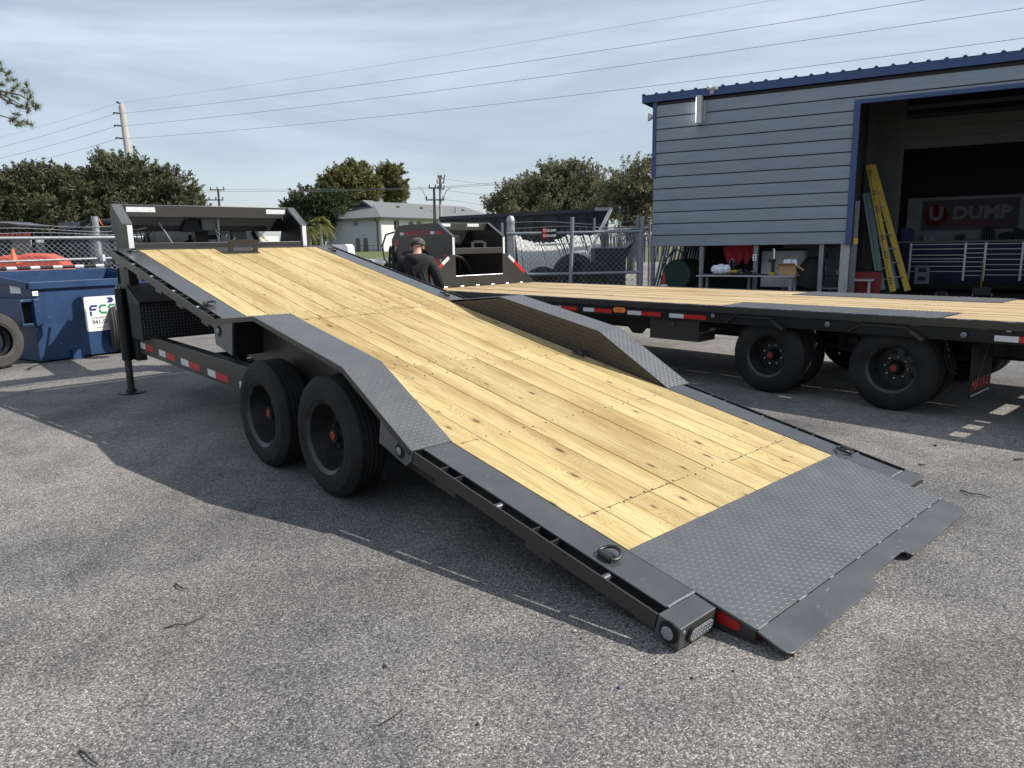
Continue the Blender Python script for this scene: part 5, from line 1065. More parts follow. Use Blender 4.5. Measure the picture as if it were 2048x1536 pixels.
text('lettering', 'UDUMPTRAILERS.COM', bh_ * 0.19, M_['banner_red'], frame((ba + bw_ * 0.62, -0.019, bz0 + bh_ * 0.20), (1, 0, 0), (0, 0, 1)), BNR, sx=1.05)
for px, lab, m, hgt, wd in ((1815, 'row of upright binders at the left end of the tool chest', 'ink_navy', 0.42, 0.34), (1858, 'grey case with a handle on the tool chest', 'galv_dull', 0.20, 0.30), (1920, 'round dark cap shaped box on the tool chest', 'bark', 0.20, 0.22), (1975, 'tall dark bottle group on the tool chest', 'rim', 0.36, 0.30), (2010, 'squat black vice on the tool chest', 'black_matte', 0.24, 0.28), (2040, 'black machine at the right end of the tool chest', 'dark_int', 0.30, 0.30)):
    a, _ = on_wall(px, 480, CD + 0.3); o = wthing({'ink_navy': 'binder_row', 'galv_dull': 'tool_case', 'bark': 'parts_box', 'rim': 'bottle_group', 'black_matte': 'bench_vice', 'dark_int': 'bench_grinder'}[m], lab, 'box', a, CD + 0.3, zt + 0.001)
    n = 5 if m in ('ink_navy', 'rim') else 2
    for q in range(n):
        b = MB(); x = -wd / 2 + wd * q / n; h_ = hgt * random.uniform(0.7, 1.0)
        if m in ('rim', 'bark'): b.lathe([(wd / n * 0.5, 0), (wd / n * 0.48, h_ * 0.8), (wd / n * 0.25, h_), (0, h_)], (x + wd / n / 2, 0, 0), (0, 0, 1), 10)
        else: b.box(x, x + wd / n - 0.01, -0.1, 0.1, 0, h_)
        b.build('piece', M_[m], o)
o = placed('heater_unit', 'pale grey upright unit with vents before the tool chest', 'heater', 1843, 4.8, 0); _, z1 = on_wall(1843, 531, 4.8); _, z0 = on_wall(1843, 568, 4.8)
b = MB(); b.box(-0.16, 0.18, 0, 0.3, max(z0, 0.03), z1); b.build('casing', M_['block_white'], o, bevel=0.01)
for zz in (z1 - 0.12, z0 + 0.14):
    b = MB(); b.box(-0.08, 0.10, -0.006, -0.0005, zz - 0.05, zz + 0.05); b.build('vent', M_['dark_int'], o)
for px, lab in ((1884, 'low wheeled jack on the floor before the left drawers'), (1965, 'larger yellow marked floor jack before the middle drawers')):
    o = placed('floor_jack', lab, 'jack', px, 5.0, 0.02, 'floor jacks before the tool chest')
    s = 1.0 if px < 1900 else 1.7
    b = MB(); b.box(-0.12 * s, 0.12 * s, -0.3, 0.3, 0.05, 0.14 * s); b.build('body', M_['rim'], o)
    for x in (-0.12 * s, 0.12 * s):
        b = MB(); b.lathe([(0.06, 0), (0.06, 0.03), (0, 0.03)], (x, -0.3, 0.06), (1, 0, 0), 12); b.build('wheel', M_['steel'], o)
    b = MB(); b.tube([(0, 0.1, 0.1), (0, 0.3, 0.5 * s)], 0.02, 7); b.build('handle', M_['ladder_yellow'] if s > 1 else M_['rim'], o)
# ================================================================== blue dumpster
DRZ = R(56.41); dpo = Vector((-6.69, 10.268, 0))
DU = thing('dumpster', 'dark blue steel dumpster with a white FCC sign, standing behind the trailer jack', 'dumpster', dpo, DRZ)
def dwall(x, y, dep=0.0):
    e = Vector((math.cos(DRZ), math.sin(DRZ), 0)); n = Vector((-e.y, e.x, 0)); o = dpo + n * dep; r_ = ray(x, y); t = (o - CAMP).dot(n) / r_.dot(n); q = CAMP + r_ * t - dpo; return q.dot(e), q.z
LN, DP, HF, HB = 1.9, 1.55, 1.10, 1.235
b = MB(); th = 0.02
b.box(0, LN, 0, th, 0.03, HF); b.box(0, LN, DP - th, DP, 0.03, HB); b.box(th, LN - th, th, DP - th, 0.03, 0.08)
for x in (0.0, LN - th): b.prism([(x, th, 0.03), (x, DP - th, 0.03), (x, DP - th, HB), (x, th, HF)], (th, 0, 0))
b.build('bin_body', M_['blue_bin'], DU)
b = MB(); b.box(-0.03, LN + 0.03, -0.045, -0.0005, HF - 0.055, HF + 0.045); b.box(-0.03, LN + 0.03, -0.0004, 0.03, HF + 0.001, HF + 0.046); b.build('front_rim', M_['blue_bin'], DU, bevel=0.006)
for x in (-0.045, LN + 0.005):
    b = MB(); b.prism([(x, 0.031, HF - 0.05), (x, DP, HB - 0.05), (x, DP, HB + 0.04), (x, 0.031, HF + 0.046)], (0.04, 0, 0)); b.build('side_rim', M_['blue_bin'], DU, bevel=0.006)
b = MB(); b.box(-0.04, LN + 0.03, DP + 0.001, DP + 0.05, HB - 0.05, HB + 0.04); b.build('back_rim', M_['blue_bin'], DU, bevel=0.006)
b = MB(); b.tube([(-0.1, DP + 0.06, HB + 0.075), (LN + 0.1, DP + 0.06, HB + 0.075)], 0.025, 8); hr = b.build('hinge_rod', M_['black_matte'], DU)
for q in range(6):
    b = MB(); x = 0.05 + q * 0.34; b.tube([(x, DP + 0.06, HB + 0.075), (x + 0.14, DP + 0.06, HB + 0.075)], 0.029, 8); b.build('hinge_sleeve', M_['white_dull'], hr)
b = MB(); b.box(-0.16, -0.001, 0.0, DP, 0.54, 0.575); b.box(-0.16, -0.001, 0.0, DP, 0.875, 0.91); b.box(-0.16, -0.145, 0.0, DP, 0.5755, 0.8745); b.build('fork_pocket', M_['blue_bin'], DU, bevel=0.004)
b = MB(); b.box(-0.144, -0.002, 0.12, 0.13, 0.576, 0.884); b.build('pocket_inside', M_['black_matte'], DU)
b = MB(); b.box(0.0, 0.085, -0.035, -0.0005, 0.53, 0.91); b.build('corner_stiffener', M_['blue_bin'], DU, bevel=0.01)
for x in (0.42, 1.35):
    b = MB(); b.box(x, x + 0.16, -0.06, DP, 0.0, 0.029); b.box(x + 0.001, x + 0.159, -0.06, -0.0006, 0.0295, 0.14); b.build('skid', M_['blue_bin'], DU)
b = MB(); b.box(0.0, 0.075, -0.0325, -0.0285, 0.955, 1.02); b.build('sticker', M_['white_paint'], DU)
b = MB(); b.box(0.045, 0.058, -0.034, -0.0326, 0.98, 0.993); b.build('sticker_mark', M_['ink_black'], DU)
xs, zs = -0.0, 0
b = MB(); b.box(-0.0025, -0.0005, 0.30, 0.62, 0.98, 1.14); o_ = b.build('warning_label', M_['white_paint'], DU)
b = MB(); b.box(-0.0035, -0.0026, 0.30, 0.62, 1.11, 1.14); b.build('label_band', M_['orange'], o_)
# sign
sx0, sx1, sz0, sz1 = 0.685, 1.345, 0.375, 0.890
rc = 0.03; pts = []
for cx0, cz0, a0_ in ((sx1 - rc, sz1 - rc, 0), (sx0 + rc, sz1 - rc, 90), (sx0 + rc, sz0 + rc, 180), (sx1 - rc, sz0 + rc, 270)):
    for q in range(4): an = R(a0_ + q * 30); pts.append((cx0 + rc * math.cos(an), -0.0015, cz0 + rc * math.sin(an)))
b = MB(); b.prism(pts, (0, -0.003, 0)); SG = b.build('sign', M_['white_paint'], DU)
def flat(poly, m, nm='lettering'):
    b = MB(); b.prism([(x, -0.0047, z) for x, z in poly], (0, -0.0008, 0)); return b.build(nm, M_[m], SG)
def glyph_c(x, z, wd, ht, t, m):
    g_ = 0.006
    flat([(x, z + ht / 2 + g_), (x, z + ht - 0.03), (x + 0.03, z + ht), (x + wd, z + ht), (x + wd, z + ht - t), (x + t + 0.01, z + ht - t), (x + t, z + ht - t - 0.012), (x + t, z + ht / 2 + g_)], m)
    flat([(x, z + ht / 2 - g_), (x + t, z + ht / 2 - g_), (x + t, z + t + 0.012), (x + t + 0.01, z + t), (x + wd, z + t), (x + wd, z), (x + 0.03, z), (x, z + 0.03)], m)
fz, fh, ft = 0.625, 0.135, 0.032
flat([(0.755, fz - 0.02), (0.755, fz + 0.045), (0.755 + ft, fz + 0.045), (0.755 + ft, fz - 0.02)], 'ink_navy')
flat([(0.755, fz + 0.055), (0.755, fz + 0.11), (0.785, fz + 0.140), (0.875, fz + 0.140), (0.875, fz + 0.108), (0.795, fz + 0.108), (0.787, fz + 0.10), (0.787, fz + 0.087), (0.862, fz + 0.087), (0.845, fz + 0.055)], 'ink_navy')
glyph_c(0.895, fz, 0.115, 0.140, ft, 'ink_green'); glyph_c(1.030, fz, 0.115, 0.140, ft, 'ink_green')
flat([(1.02, 0.865), (1.10, 0.865), (1.135, 0.825), (1.10, 0.785), (1.02, 0.785), (1.055, 0.825)], 'ink_navy')
flat([(1.145, 0.865), (1.225, 0.865), (1.26, 0.825), (1.225, 0.785), (1.145, 0.785), (1.18, 0.825)], 'ink_green')
for s, z, sz, m, sx in (('environmental services', 0.572, 0.060, 'ink_black', 0.86), ('941-557-', 0.505, 0.088, 'ink_black', 0.98), ('fccenvironmental', 0.427, 0.044, 'ink_black', 0.95)):
    text('lettering', s, sz, M_[m], frame((0.775 if s[0] != 'f' else 0.83, -0.0048, z), (1, 0, 0), (0, 0, 1)), SG, extrude=0.0004, align='LEFT', sx=sx, bold=0.002 if s[0] == '9' else 0.0)
# ------------------------------------------------------------------ loose tyres
def loose_tyre(label, loc, axis, lean, m, r=0.38, wd=0.235, group='worn tyres by the dumpster'):
    o = thing('worn_tyre', label, 'tyre', loc, 0, group); ax = Vector(axis).normalized()
    b = MB(); b.lathe([(p, h - wd / 2) for p, h in tyre_prof(r, wd, 0.215)], (0, 0, r), ax, 48, caps=False); t_ = b.build('tread', M_[m], o); shade(t_, 25)
    b = MB(); b.lathe([(0.214, -wd / 2 + 0.02), (0.222, -wd / 2), (0.226, -wd / 2 - 0.001), (0.222, -wd / 2 + 0.012)], (0, 0, r), ax, 40, caps=False); b.lathe([(0.205, -0.05), (0.205, 0.05)], (0, 0, r), ax, 40, caps=False); b.build('bead', M_['black_matte'], o)
    return o
loose_tyre('dusty dark tyre on edge at the left frame edge before the dumpster', (-7.03, 9.86, 0), (0.93, -0.30, 0.10), 0, 'rubber_grey')
loose_tyre('pale worn tyre partly cut off by the left frame edge', (-7.30, 9.45, 0), (0.93, -0.30, 0.10), 0, 'rubber_grey')
loose_tyre('brownish tyre on edge half hidden by the trailer jack before the dumpster', (-6.12, 11.35, 0), (0.80, 0.50, 0), 0, 'rubber_grey')
# ================================================================== chain link fences
def chain_mesh(b, p, q, z0, z1, pitch=0.062, r=0.0022):
    p, q = Vector(p), Vector(q); d = q - p; Lg = d.length; d.normalize(); H = z1 - z0; n = int((Lg + H) / pitch)
    for s in (1, -1):
        for i in range(n + 1):
            x = i * pitch - (H if s > 0 else 0)
            a0, a1 = (x, z0), (x + s * H, z1)
            if s < 0: a0, a1 = (x, z0), (x - H, z1)
            # clip to 0..Lg
            (xa, za), (xb, zb) = a0, a1
            if max(xa, xb) <= 0 or min(xa, xb) >= Lg: continue
            def cl(xa, za, xb, zb):
                if xa < 0: za = za + (zb - za) * (0 - xa) / (xb - xa); xa = 0
                if xa > Lg: za = za + (zb - za) * (Lg - xa) / (xb - xa); xa = Lg
                return xa, za
            A = cl(xa, za, xb, zb); B = cl(xb, zb, xa, za)
            b.tube([p + d * A[0] + Vector((0, 0, A[1])), p + d * B[0] + Vector((0, 0, B[1]))], r, 3, caps=False)
def barbed(o, p, q, heights, n=14, m='galv'):
    for h in heights:
        b = MB(); P0, P1 = Vector(p), Vector(q); pts = []
        for i in range(n + 1):
            s = i / n; pts.append(P0.lerp(P1, s) + Vector((0, 0, h + 0.04 * math.sin(7 * s + h * 9) - 0.06 * 4 * s * (1 - s))))
        b.tube(pts, 0.0045, 4, caps=False)
        for i in range(n * 3):
            s = (i + 0.5) / (n * 3); c = P0.lerp(P1, s) + Vector((0, 0, h + 0.04 * math.sin(7 * s + h * 9) - 0.06 * 4 * s * (1 - s))); b.tube([c - Vector((0.012, 0, 0.018)), c + Vector((0.012, 0, 0.018))], 0.003, 3)
        b.build('barbed_wire', M_[m], o)
FL0, FL1 = at(-160, 476, 11.6), at(305, 473.5, 13.7); zt_ = 1.79
F1 = thing('chain_link_fence', 'galvanised chain link fence behind the dumpster topped with slack barbed wire', 'fence', (FL0.x, FL0.y, 0))
fv = Vector((FL1.x - FL0.x, FL1.y - FL0.y, 0))
b = MB(); b.tube([(0, 0, zt_), fv + Vector((0, 0, zt_))], 0.03, 10); b.build('top_rail', M_['galv'], F1, smooth=True)
b = MB(); b.tube([(0, 0, 1.40), fv + Vector((0, 0, 1.44))], 0.020, 8); b.build('mid_rail', M_['galv'], F1, smooth=True)
b = MB(); chain_mesh(b, (0, 0.03, 0), fv + Vector((0, 0.03, 0)), 0.35, zt_ + 0.03, pitch=0.088, r=0.0034); stuff(b.build('wire_mesh', M_['galv'], F1))
b = MB()
for i in range(int(fv.length / 0.062 / 2)): 
    c = fv.normalized() * (i * 0.124) + Vector((0, 0.03, zt_ + 0.03)); b.tube([c, c + Vector((0.0, 0, 0.06))], 0.004, 3)
stuff(b.build('wire_end', M_['galv'], F1))
for px, top in ((174, 2.16), (298, 1.95)):
    s_ = (px + 160) / 465; c_ = fv * s_ + Vector((0, 0.08, 0)); b = MB(); b.tube([c_, c_ + Vector((0, 0, top))], 0.055 if px < 200 else 0.035, 14); b.build('post', M_['galv'], F1, smooth=True)
barbed(F1, (0, 0.0, 0), fv, (1.90, 1.97, 2.06))
c_ = fv * (343 / 465); b = MB(); b.box(c_.x, c_.x + 0.06, c_.y - 0.06, c_.y + 0.02, 1.38, 1.50); b.build('latch', M_['white_dull'], F1)
# gate on the right
GY = 16.9
G0, G1 = at(1013, 467, GY), at(1286, 463, GY); gz = (G0.z + G1.z) / 2; gb = at(1200, 546, GY).z
GT = thing('chain_link_gate', 'grey chain link gate with round end post between the flatbed trailer and the shed', 'gate', (G0.x, GY, 0)); gw = G1.x - G0.x
for z in (gz, gb):
    b = MB(); b.tube([(0, 0, z), (gw, 0, z)], 0.032, 10); b.build('rail', M_['galv_dull'], GT, smooth=True)
for px in (1280,):
    x = at(px, 500, GY).x - G0.x; b = MB(); b.tube([(x, 0, 0.2), (x, 0, gz)], 0.035, 10); b.build('stile', M_['galv_dull'], GT, smooth=True)
x = at(1143, 500, GY).x - G0.x; b = MB(); b.tube([(x - 0.04, -0.01, 0.1), (x + 0.02, -0.01, at(1145, 434, GY).z)], 0.045, 10); b.build('middle_post', M_['galv_dull'], GT, smooth=True)
b = MB(); chain_mesh(b, (0.0, 0.035, 0), (gw, 0.035, 0), 0.2, gz + 0.04, pitch=0.125, r=0.0036); stuff(b.build('wire_mesh', M_['galv_dull'], GT))
b = MB()
for i in range(int(gw / 0.14)): b.tube([(i * 0.14, 0.035, gz + 0.03), (i * 0.14, 0.035, gz + 0.10)], 0.005, 3)
stuff(b.build('wire_end', M_['galv_dull'], GT))
barbed(GT, (0.05, 0.2, 0), (gw, 0.2, 0), (1.95, 2.05), m='galv_dull')
GP = thing('gate_post', 'thick round galvanised post with a domed cap beside the flatbed trailer neck', 'post', (at(1022, 480, GY + 0.1).x, GY + 0.12, 0)); zt2 = at(1022, 434, GY).z
b = MB(); b.lathe([(0.09, 0), (0.09, zt2 - 0.1), (0.095, zt2 - 0.1), (0.092, zt2 - 0.04), (0.06, zt2 + 0.02), (0, zt2 + 0.04)], (0, 0, 0), (0, 0, 1), 22); b.build('pipe', M_['galv'], GP, smooth=True)
for z in (1.2, 1.75, 2.0):
    b = MB(); b.lathe([(0.096, 0), (0.096, 0.04)], (0, 0, z), (0, 0, 1), 22, caps=False); b.build('band', M_['galv_dull'], GP)
b = MB(); b.tube([(-0.19, 0, 0.2), (-0.19, 0, zt2 - 0.12)], 0.03, 8); b.build('hinge_pipe', M_['galv'], GP, smooth=True)
EP = thing('end_post', 'pair of tall thin galvanised pipes beside the left corner of the shed', 'post', (at(1283, 480, GY + 0.2).x, GY + 0.25, 0)); zt3 = at(1285, 431, GY).z
b = MB(); b.tube([(0, 0, 0), (0.03, 0, zt3)], 0.045, 10); b.build('pipe', M_['galv_dull'], EP, smooth=True)
b = MB(); b.tube([(-0.02, 0.15, 0), (-0.05, 0.15, zt3 + 0.03)], 0.04, 10); b.build('brace', M_['galv_dull'], EP, smooth=True)
# sign on the gate
SGN = thing('gate_sign', 'small red and white round logo sign wired to the top rail of the gate', 'sign', (at(1089, 469, GY - 0.06).x, GY - 0.06, gz))
for dz in (0.055, -0.06):
    b = MB(); b.lathe([(0, 0), (0.055, 0), (0.058, 0.006)], (0, -0.006 - 0.0, dz), (0, 1, 0), 24); dd = b.build('disc', M_['ink_red'], SGN)
    text('lettering', 'U', 0.075, M_['white_paint'], frame((0, -0.008, dz), (1, 0, 0), (0, 0, 1)), dd, bold=0.003)
    text('lettering', 'DUMP', 0.07, M_['white_paint'], frame((0.155, -0.008, dz - 0.005), (1, 0, 0), (0, 0, 1)), dd, sx=1.1, bold=0.003)
b = MB(); b.box(-0.06, 0.27, -0.002, 0.004, -0.12, 0.12); b.build('backing', M_['black_matte'], SGN)
# leaning white slats behind the gate
SF = thing('slat_screen', 'screen of leaning white slats threaded in the wire behind the gate', 'fence', (0, 19.5, 0))
rnd = random.Random(3)
for i in range(64):
    s = i / 63; px = 1031 + s * 166
    topy = 470 + 15 * math.sin(min(1, s * 1.6) * math.pi) + rnd.uniform(-2, 4) if s < 0.62 else 471 + rnd.uniform(-2, 3)
    A = at(px, topy, 19.5 + 4.5 * s); lean = 0.32 * math.sin(s * math.pi * 0.9) + 0.03 + rnd.uniform(-0.015, 0.015)
    if s > 0.45 and rnd.random() < 0.18: continue
    Bx = A.x + lean + 0.05; b = MB(); y0 = 4.5 * s + 0.02 * (i % 3)
    b.tube([(A.x, y0, A.z), ((A.x + Bx) / 2 + 0.04, y0, (A.z + 0.5) / 2), (Bx, y0, 0.15)], 0.021, 4); b.build('slat', M_['white_paint'], SF)
b = MB(); b.tube([(0.15, 0.15, 1.5), (2.95, 4.65, 1.6)], 0.025, 8); b.build('rail', M_['galv_dull'], SF)
S2 = thing('slat_fence', 'grey slat fence in the shade of the shed behind the gate', 'fence', (0, 24.4, 0))
for i in range(46):
    px = 1192 + i * 3.1; A = at(px, 468 + rnd.uniform(-3, 3), 24.4); lean = rnd.uniform(-0.06, 0.12)
    b = MB(); b.tube([(A.x, 0, A.z), (A.x + lean, 0, 0.9)], 0.02, 4); b.build('slat', M_['galv_dull'], S2)
for i, (px, top) in enumerate(((1189, 436), (1240, 442), (1300, 440))):
    A = at(px, top, 24.3); b = MB(); b.tube([(A.x, -0.05, 0), (A.x, -0.05, A.z)], 0.035, 8); b.build('post', M_['galv_dull'], S2, smooth=True)
b = MB(); A, B_ = at(1190, 462, 24.3), at(1300, 455, 24.3); b.tube([(A.x, -0.06, A.z), (B_.x, -0.06, B_.z)], 0.025, 6); b.tube([(A.x, -0.06, A.z + 0.12), (B_.x, -0.06, B_.z + 0.02)], 0.012, 5); b.build('rail', M_['galv'], S2)
# black bin and pile of tyres behind the gate
A, B_ = at(1190, 497, 18.2), at(1252, 500, 18.2)
o = thing('black_bin', 'black open bin with a sloping rim behind the gate', 'bin', (A.x, 18.2, 0)); wd = B_.x - A.x
b = MB(); b.prism([(0, 0, 0.05), (0, 0, A.z), (wd, 0, A.z), (wd, 0, 0.05)], (0, 0.9, 0)); b.build('body', M_['black_matte'], o)
b = MB(); b.prism([(wd + 0.001, 0, A.z - 0.25), (wd + 0.001, 0, A.z), (wd + 0.16, 0, A.z + 0.15), (wd + 0.16, 0, A.z + 0.05)], (0, 0.9, 0)); b.build('chute', M_['black_paint'], o)
b = MB(); b.tube([(0, -0.01, A.z + 0.01), (wd, -0.01, A.z + 0.01), (wd + 0.17, -0.01, A.z + 0.17)], 0.018, 6); b.build('rim', M_['galv_dull'], o)
for px, py, rr, lab in ((1148, 550, 0.52, 'large black tyre on top of the pile behind the gate'), (1085, 575, 0.50, 'black tyre low at the left of the pile behind the gate'), (1190, 560, 0.45, 'black tyre at the right of the pile by the bin')):
    A = at(px, py, 17.9); o = thing('piled_tyre', lab, 'tyre', (A.x, 17.9, max(0.0, A.z - rr)), 0, 'black tyres piled behind the gate')
    b = MB(); b.lathe([(p * rr / 0.38, (h - 0.12) * 1.2) for p, h in tyre_prof(0.38, 0.235, 0.2)], (0, 0, rr), (0.25, -0.95, 0.15), 40, caps=False); t_ = b.build('tread', M_['black_matte'], o); shade(t_, 25)
    b = MB(); b.lathe([(0.0, 0.0), (rr * 0.56, 0.0)], (0, 0, rr), (0.25, -0.95, 0.15), 30, caps=False); b.build('inside', M_['black_matte'], o)
# roll-off container and prop pole
A, B_ = at(880, 437, 26.5), at(1216, 419, 26.5)
o = thing('dump_container', 'long black ribbed dump body standing beyond the gate', 'container', (A.x, 26.5, 0)); wd = B_.x - A.x; z0, z1 = A.z, B_.z
b = MB(); b.prism([(0, 0, 0.7), (0, 0, z0), (wd, 0, z1), (wd, 0, 0.7)], (0, 0.06, 0)); b.prism([(0, 2.3, 0.7), (0, 2.3, z0), (wd, 2.3, z1), (wd, 2.3, 0.7)], (0, 0.06, 0)); b.box(0, 0.05, 0.061, 2.299, 0.7, z0); b.box(wd - 0.05, wd, 0.061, 2.299, 0.7, z1); b.box(0.06, wd - 0.06, 0.061, 2.299, 0.7, 0.76); b.build('body', M_['rolloff'], o)
b = MB(); b.bar((-0.03, -0.03, z0 + 0.0), (wd + 0.03, -0.03, z1 + 0.0), 0.12, 0.12); b.build('top_rim', M_['rolloff'], o)
for px in (985, 1042, 1075, 1122, 1150, 1182, 1200):
    x = at(px, 440, 26.4).x - A.x; b = MB(); b.box(x - 0.10, x + 0.10, -0.13, -0.001, 0.72, z0 + (z1 - z0) * x / wd - 0.061); b.build('rib', M_['black_paint'], o)
for q in range(3):
    b = MB(); b.lathe([(0.45, 0), (0.45, 0.25), (0, 0.25)], (1.5 + q * 1.6, 0.2, 0.45), (0, -1, 0), 20); b.build('wheel', M_['rubber'], o)
A, B_ = at(1222, 418, 23), at(1138, 594, 23); o = thing('prop_pole', 'long white pole slanting from the dump body down behind the gate', 'pole', (B_.x, 23, 0))
b = MB(); b.tube([(0, 0, max(0, B_.z)), (A.x - B_.x, 0, A.z)], 0.055, 10); b.build('shaft', M_['white_paint'], o, smooth=True)
b = MB(); b.box(A.x - B_.x - 0.5, A.x - B_.x + 0.05, -0.03, 0.03, A.z - 0.04, A.z + 0.05); b.build('arm', M_['galv'], o)
# ================================================================== equipment behind the left fence
TP = at(18, 450, 21)
o = thing('compact_tractor', 'red compact tractor with a dark canopy behind the fence at far left', 'tractor', (TP.x, 21, 0))
b = MB(); b.prism([(-1.0, -0.6, 2.36), (0.18, -0.6, 2.42), (0.62, -0.6, 2.32), (0.62, -0.6, 2.26), (-1.0, -0.6, 2.28)], (0, 1.3, 0)); b.build('canopy', M_['rim'], o, bevel=0.03)
for x in (-0.6, 0.25):
    for y in (-0.5, 0.55):
        b = MB(); b.bar((x, y, 1.3), (x + 0.05, y, 2.29), 0.07, 0.07); b.build('canopy_post', M_['black_paint'], o)
b = MB(); b.box(-0.9, 0.9, -0.45, 0.45, 0.75, 1.35); b.build('body', M_['black_paint'], o, bevel=0.05)
b = MB(); b.box(-0.2, 0.30, -0.45, 0.4, 1.352, 2.05); b.build('seat', M_['dark_int'], o, bevel=0.05)
for x in (0.05, 0.5, -0.9):
    b = MB(); b.box(x, x + 0.36, -0.55, -0.46, 1.96, 2.10); b.build('hood_panel', M_['red_paint'], o, bevel=0.02)
for x in (-0.6, 0.6):
    b = MB(); b.lathe([(0.25, 0), (0.45, 0.02), (0.5, 0.1), (0.5, 0.25), (0, 0.25)], (x, -0.45, 0.5), (0, -1, 0), 24); b.build('wheel', M_['rubber'], o)
o2 = at(50, 465, 26)
o = thing('parked_truck', 'white pickup roof glimpsed behind the barbed wire at left', 'truck', (at(60, 455, 30).x, 30, 0))
b = MB(); b.box(-0.9, 2.6, 0, 1.8, 0.6, 1.25); b.build('body', M_['white_paint'], o, bevel=0.1)
b = MB(); b.prism([(-0.5, 0.1, 1.251), (-0.2, 0.15, 2.1), (1.1, 0.15, 2.1), (1.6, 0.1, 1.251)], (0, 1.6, 0)); b.build('cab', M_['white_paint'], o, bevel=0.06)
b = MB(); b.prism([(-0.25, 0.085, 1.35), (-0.10, 0.135, 1.95), (1.0, 0.135, 1.95), (1.3, 0.085, 1.35)], (0, 0.012, 0)); b.build('window', M_['window_dark'], o)
for x in (-0.2, 1.9):
    b = MB(); b.lathe([(0.2, 0), (0.36, 0.02), (0.38, 0.1), (0.38, 0.22), (0, 0.22)], (x, 0.2, 0.38), (0, -1, 0), 22); b.build('wheel', M_['rubber'], o)
def dump_trailer(label, px0, px1, pyt, dep, m='trailer_grey', roll=True):
    A, B_ = at(px0, pyt, dep), at(px1, pyt, dep); o = thing('dump_trailer', label, 'trailer', (A.x, dep, 0), 0, 'dump trailers behind the left fence'); wd = B_.x - A.x; z = A.z
    b = MB(); b.box(0, wd, 0, 0.05, 0.75, z); b.box(0, wd, 1.95, 2.0, 0.75, z); b.box(0, 0.05, 0.051, 1.949, 0.75, z); b.box(0.051, wd - 0.051, 0.051, 1.949, 0.75, 0.80); b.build('box', M_[m], o)
    b = MB(); b.box(-0.02, wd, -0.05, -0.001, z - 0.09, z + 0.02); b.build('top_rail', M_['charcoal'], o)
    for q in range(int(wd / 0.62) + 1):
        b = MB(); b.box(q * 0.62, q * 0.62 + 0.07, -0.045, -0.0012, 0.76, z - 0.091); b.build('stake', M_['black_paint'], o)
    b = MB(); b.box(-0.4, wd, 0.3, 0.4, 0.55, 0.749); b.build('chassis', M_['black_paint'], o)
    for q in range(2):
        b = MB(); b.lathe([(0.2, 0), (0.36, 0.02), (0.38, 0.1), (0.38, 0.22), (0, 0.22)], (wd * 0.45 + q * 0.85, 0.1, 0.38), (0, -1, 0), 22); b.build('wheel', M_['rubber'], o)
    if roll:
        b = MB(); b.tube([(0.0, 0.4, z + 0.13), (wd, 0.4, z + 0.15)], 0.10, 12); rl = b.build('tarp_roll', M_['black_matte'], o, smooth=True)
        pts = []; n = 90
        for i in range(n): s = i / n; an = s * 2 * math.pi * wd * 2.4; pts.append((0.1 + s * (wd - 0.2), 0.4 + 0.108 * math.cos(an), z + 0.13 + 0.02 * s + 0.108 * math.sin(an)))
        b = MB(); b.tube(pts, 0.012, 5); b.build('cord', M_['orange'], rl)
    return o
dump_trailer('grey dump trailer with a rolled tarp tied in orange cord behind the fence', 168, 300, 456, 19)
dump_trailer('dark grey dump trailer without tarp seen through the neck of the tilt trailer', 345, 470, 462, 21, 'trailer_grey', False)
o = thing('dark_trailer', 'low black trailer with a slanting front behind the fence left of the tarp roll', 'trailer', (at(88, 480, 22).x, 22, 0))
zt4 = at(120, 466, 22).z
b = MB(); b.prism([(0, 0, 0.6), (0, 0, zt4 - 0.15), (0.5, 0, zt4), (1.0, 0, zt4 + 0.35), (1.25, 0, zt4 + 0.35), (1.25, 0, 0.6)], (0, 1.8, 0)); b.build('body', M_['rolloff'], o)
b = MB(); b.bar((0.35, -0.03, zt4 - 0.3), (1.5, -0.03, zt4 + 0.38), 0.05, 0.10); b.build('ram', M_['black_paint'], o)
b = MB(); b.box(0.5, 1.1, -0.04, -0.001, zt4 + 0.12, zt4 + 0.3); b.build('panel', M_['trailer_grey'], o)
for q in range(2):
    b = MB(); b.lathe([(0.2, 0), (0.36, 0.02), (0.38, 0.1), (0.38, 0.22), (0, 0.22)], (0.4 + q * 0.8, -0.001, 0.38), (0, -1, 0), 22); b.build('wheel', M_['rubber'], o)
for px, py, lab, w_ in ((18, 528, 'orange red loader bucket lying at far left behind the fence', 0.5), (66, 524, 'orange red loader bucket with curved lip behind the fence, right of another', 0.62)):
    A = at(px, py, 14.6); o = thing('loader_bucket', lab, 'bucket', (A.x, 14.6, max(0, A.z - 0.45)), 0.2, 'orange red buckets behind the fence')
    pr = [(-w_, 0.30), (-w_ * 0.7, 0.52), (-w_ * 0.2, 0.62), (w_ * 0.4, 0.60), (w_ * 0.8, 0.48), (w_, 0.25), (w_ * 0.9, 0.0), (-w_ * 0.9, 0.0)]
    b = MB(); b.prism([(x, 0, z) for x, z in pr], (0, 0.5, 0)); b.build('shell', M_['orange_red'], o, bevel=0.05)
    b = MB(); b.prism([(-w_ * 0.9, -0.02, 0.30), (w_ * 0.9, -0.02, 0.12), (w_ * 0.9, -0.02, 0.05), (-w_ * 0.9, -0.02, 0.22)], (0, 0.019, 0)); b.build('cutting_edge', M_['black_matte'], o)
A = at(27, 512, 14.4); o = thing('small_cone', 'small orange cone standing on the left loader bucket', 'cone', (A.x, 14.4, A.z - 0.12))
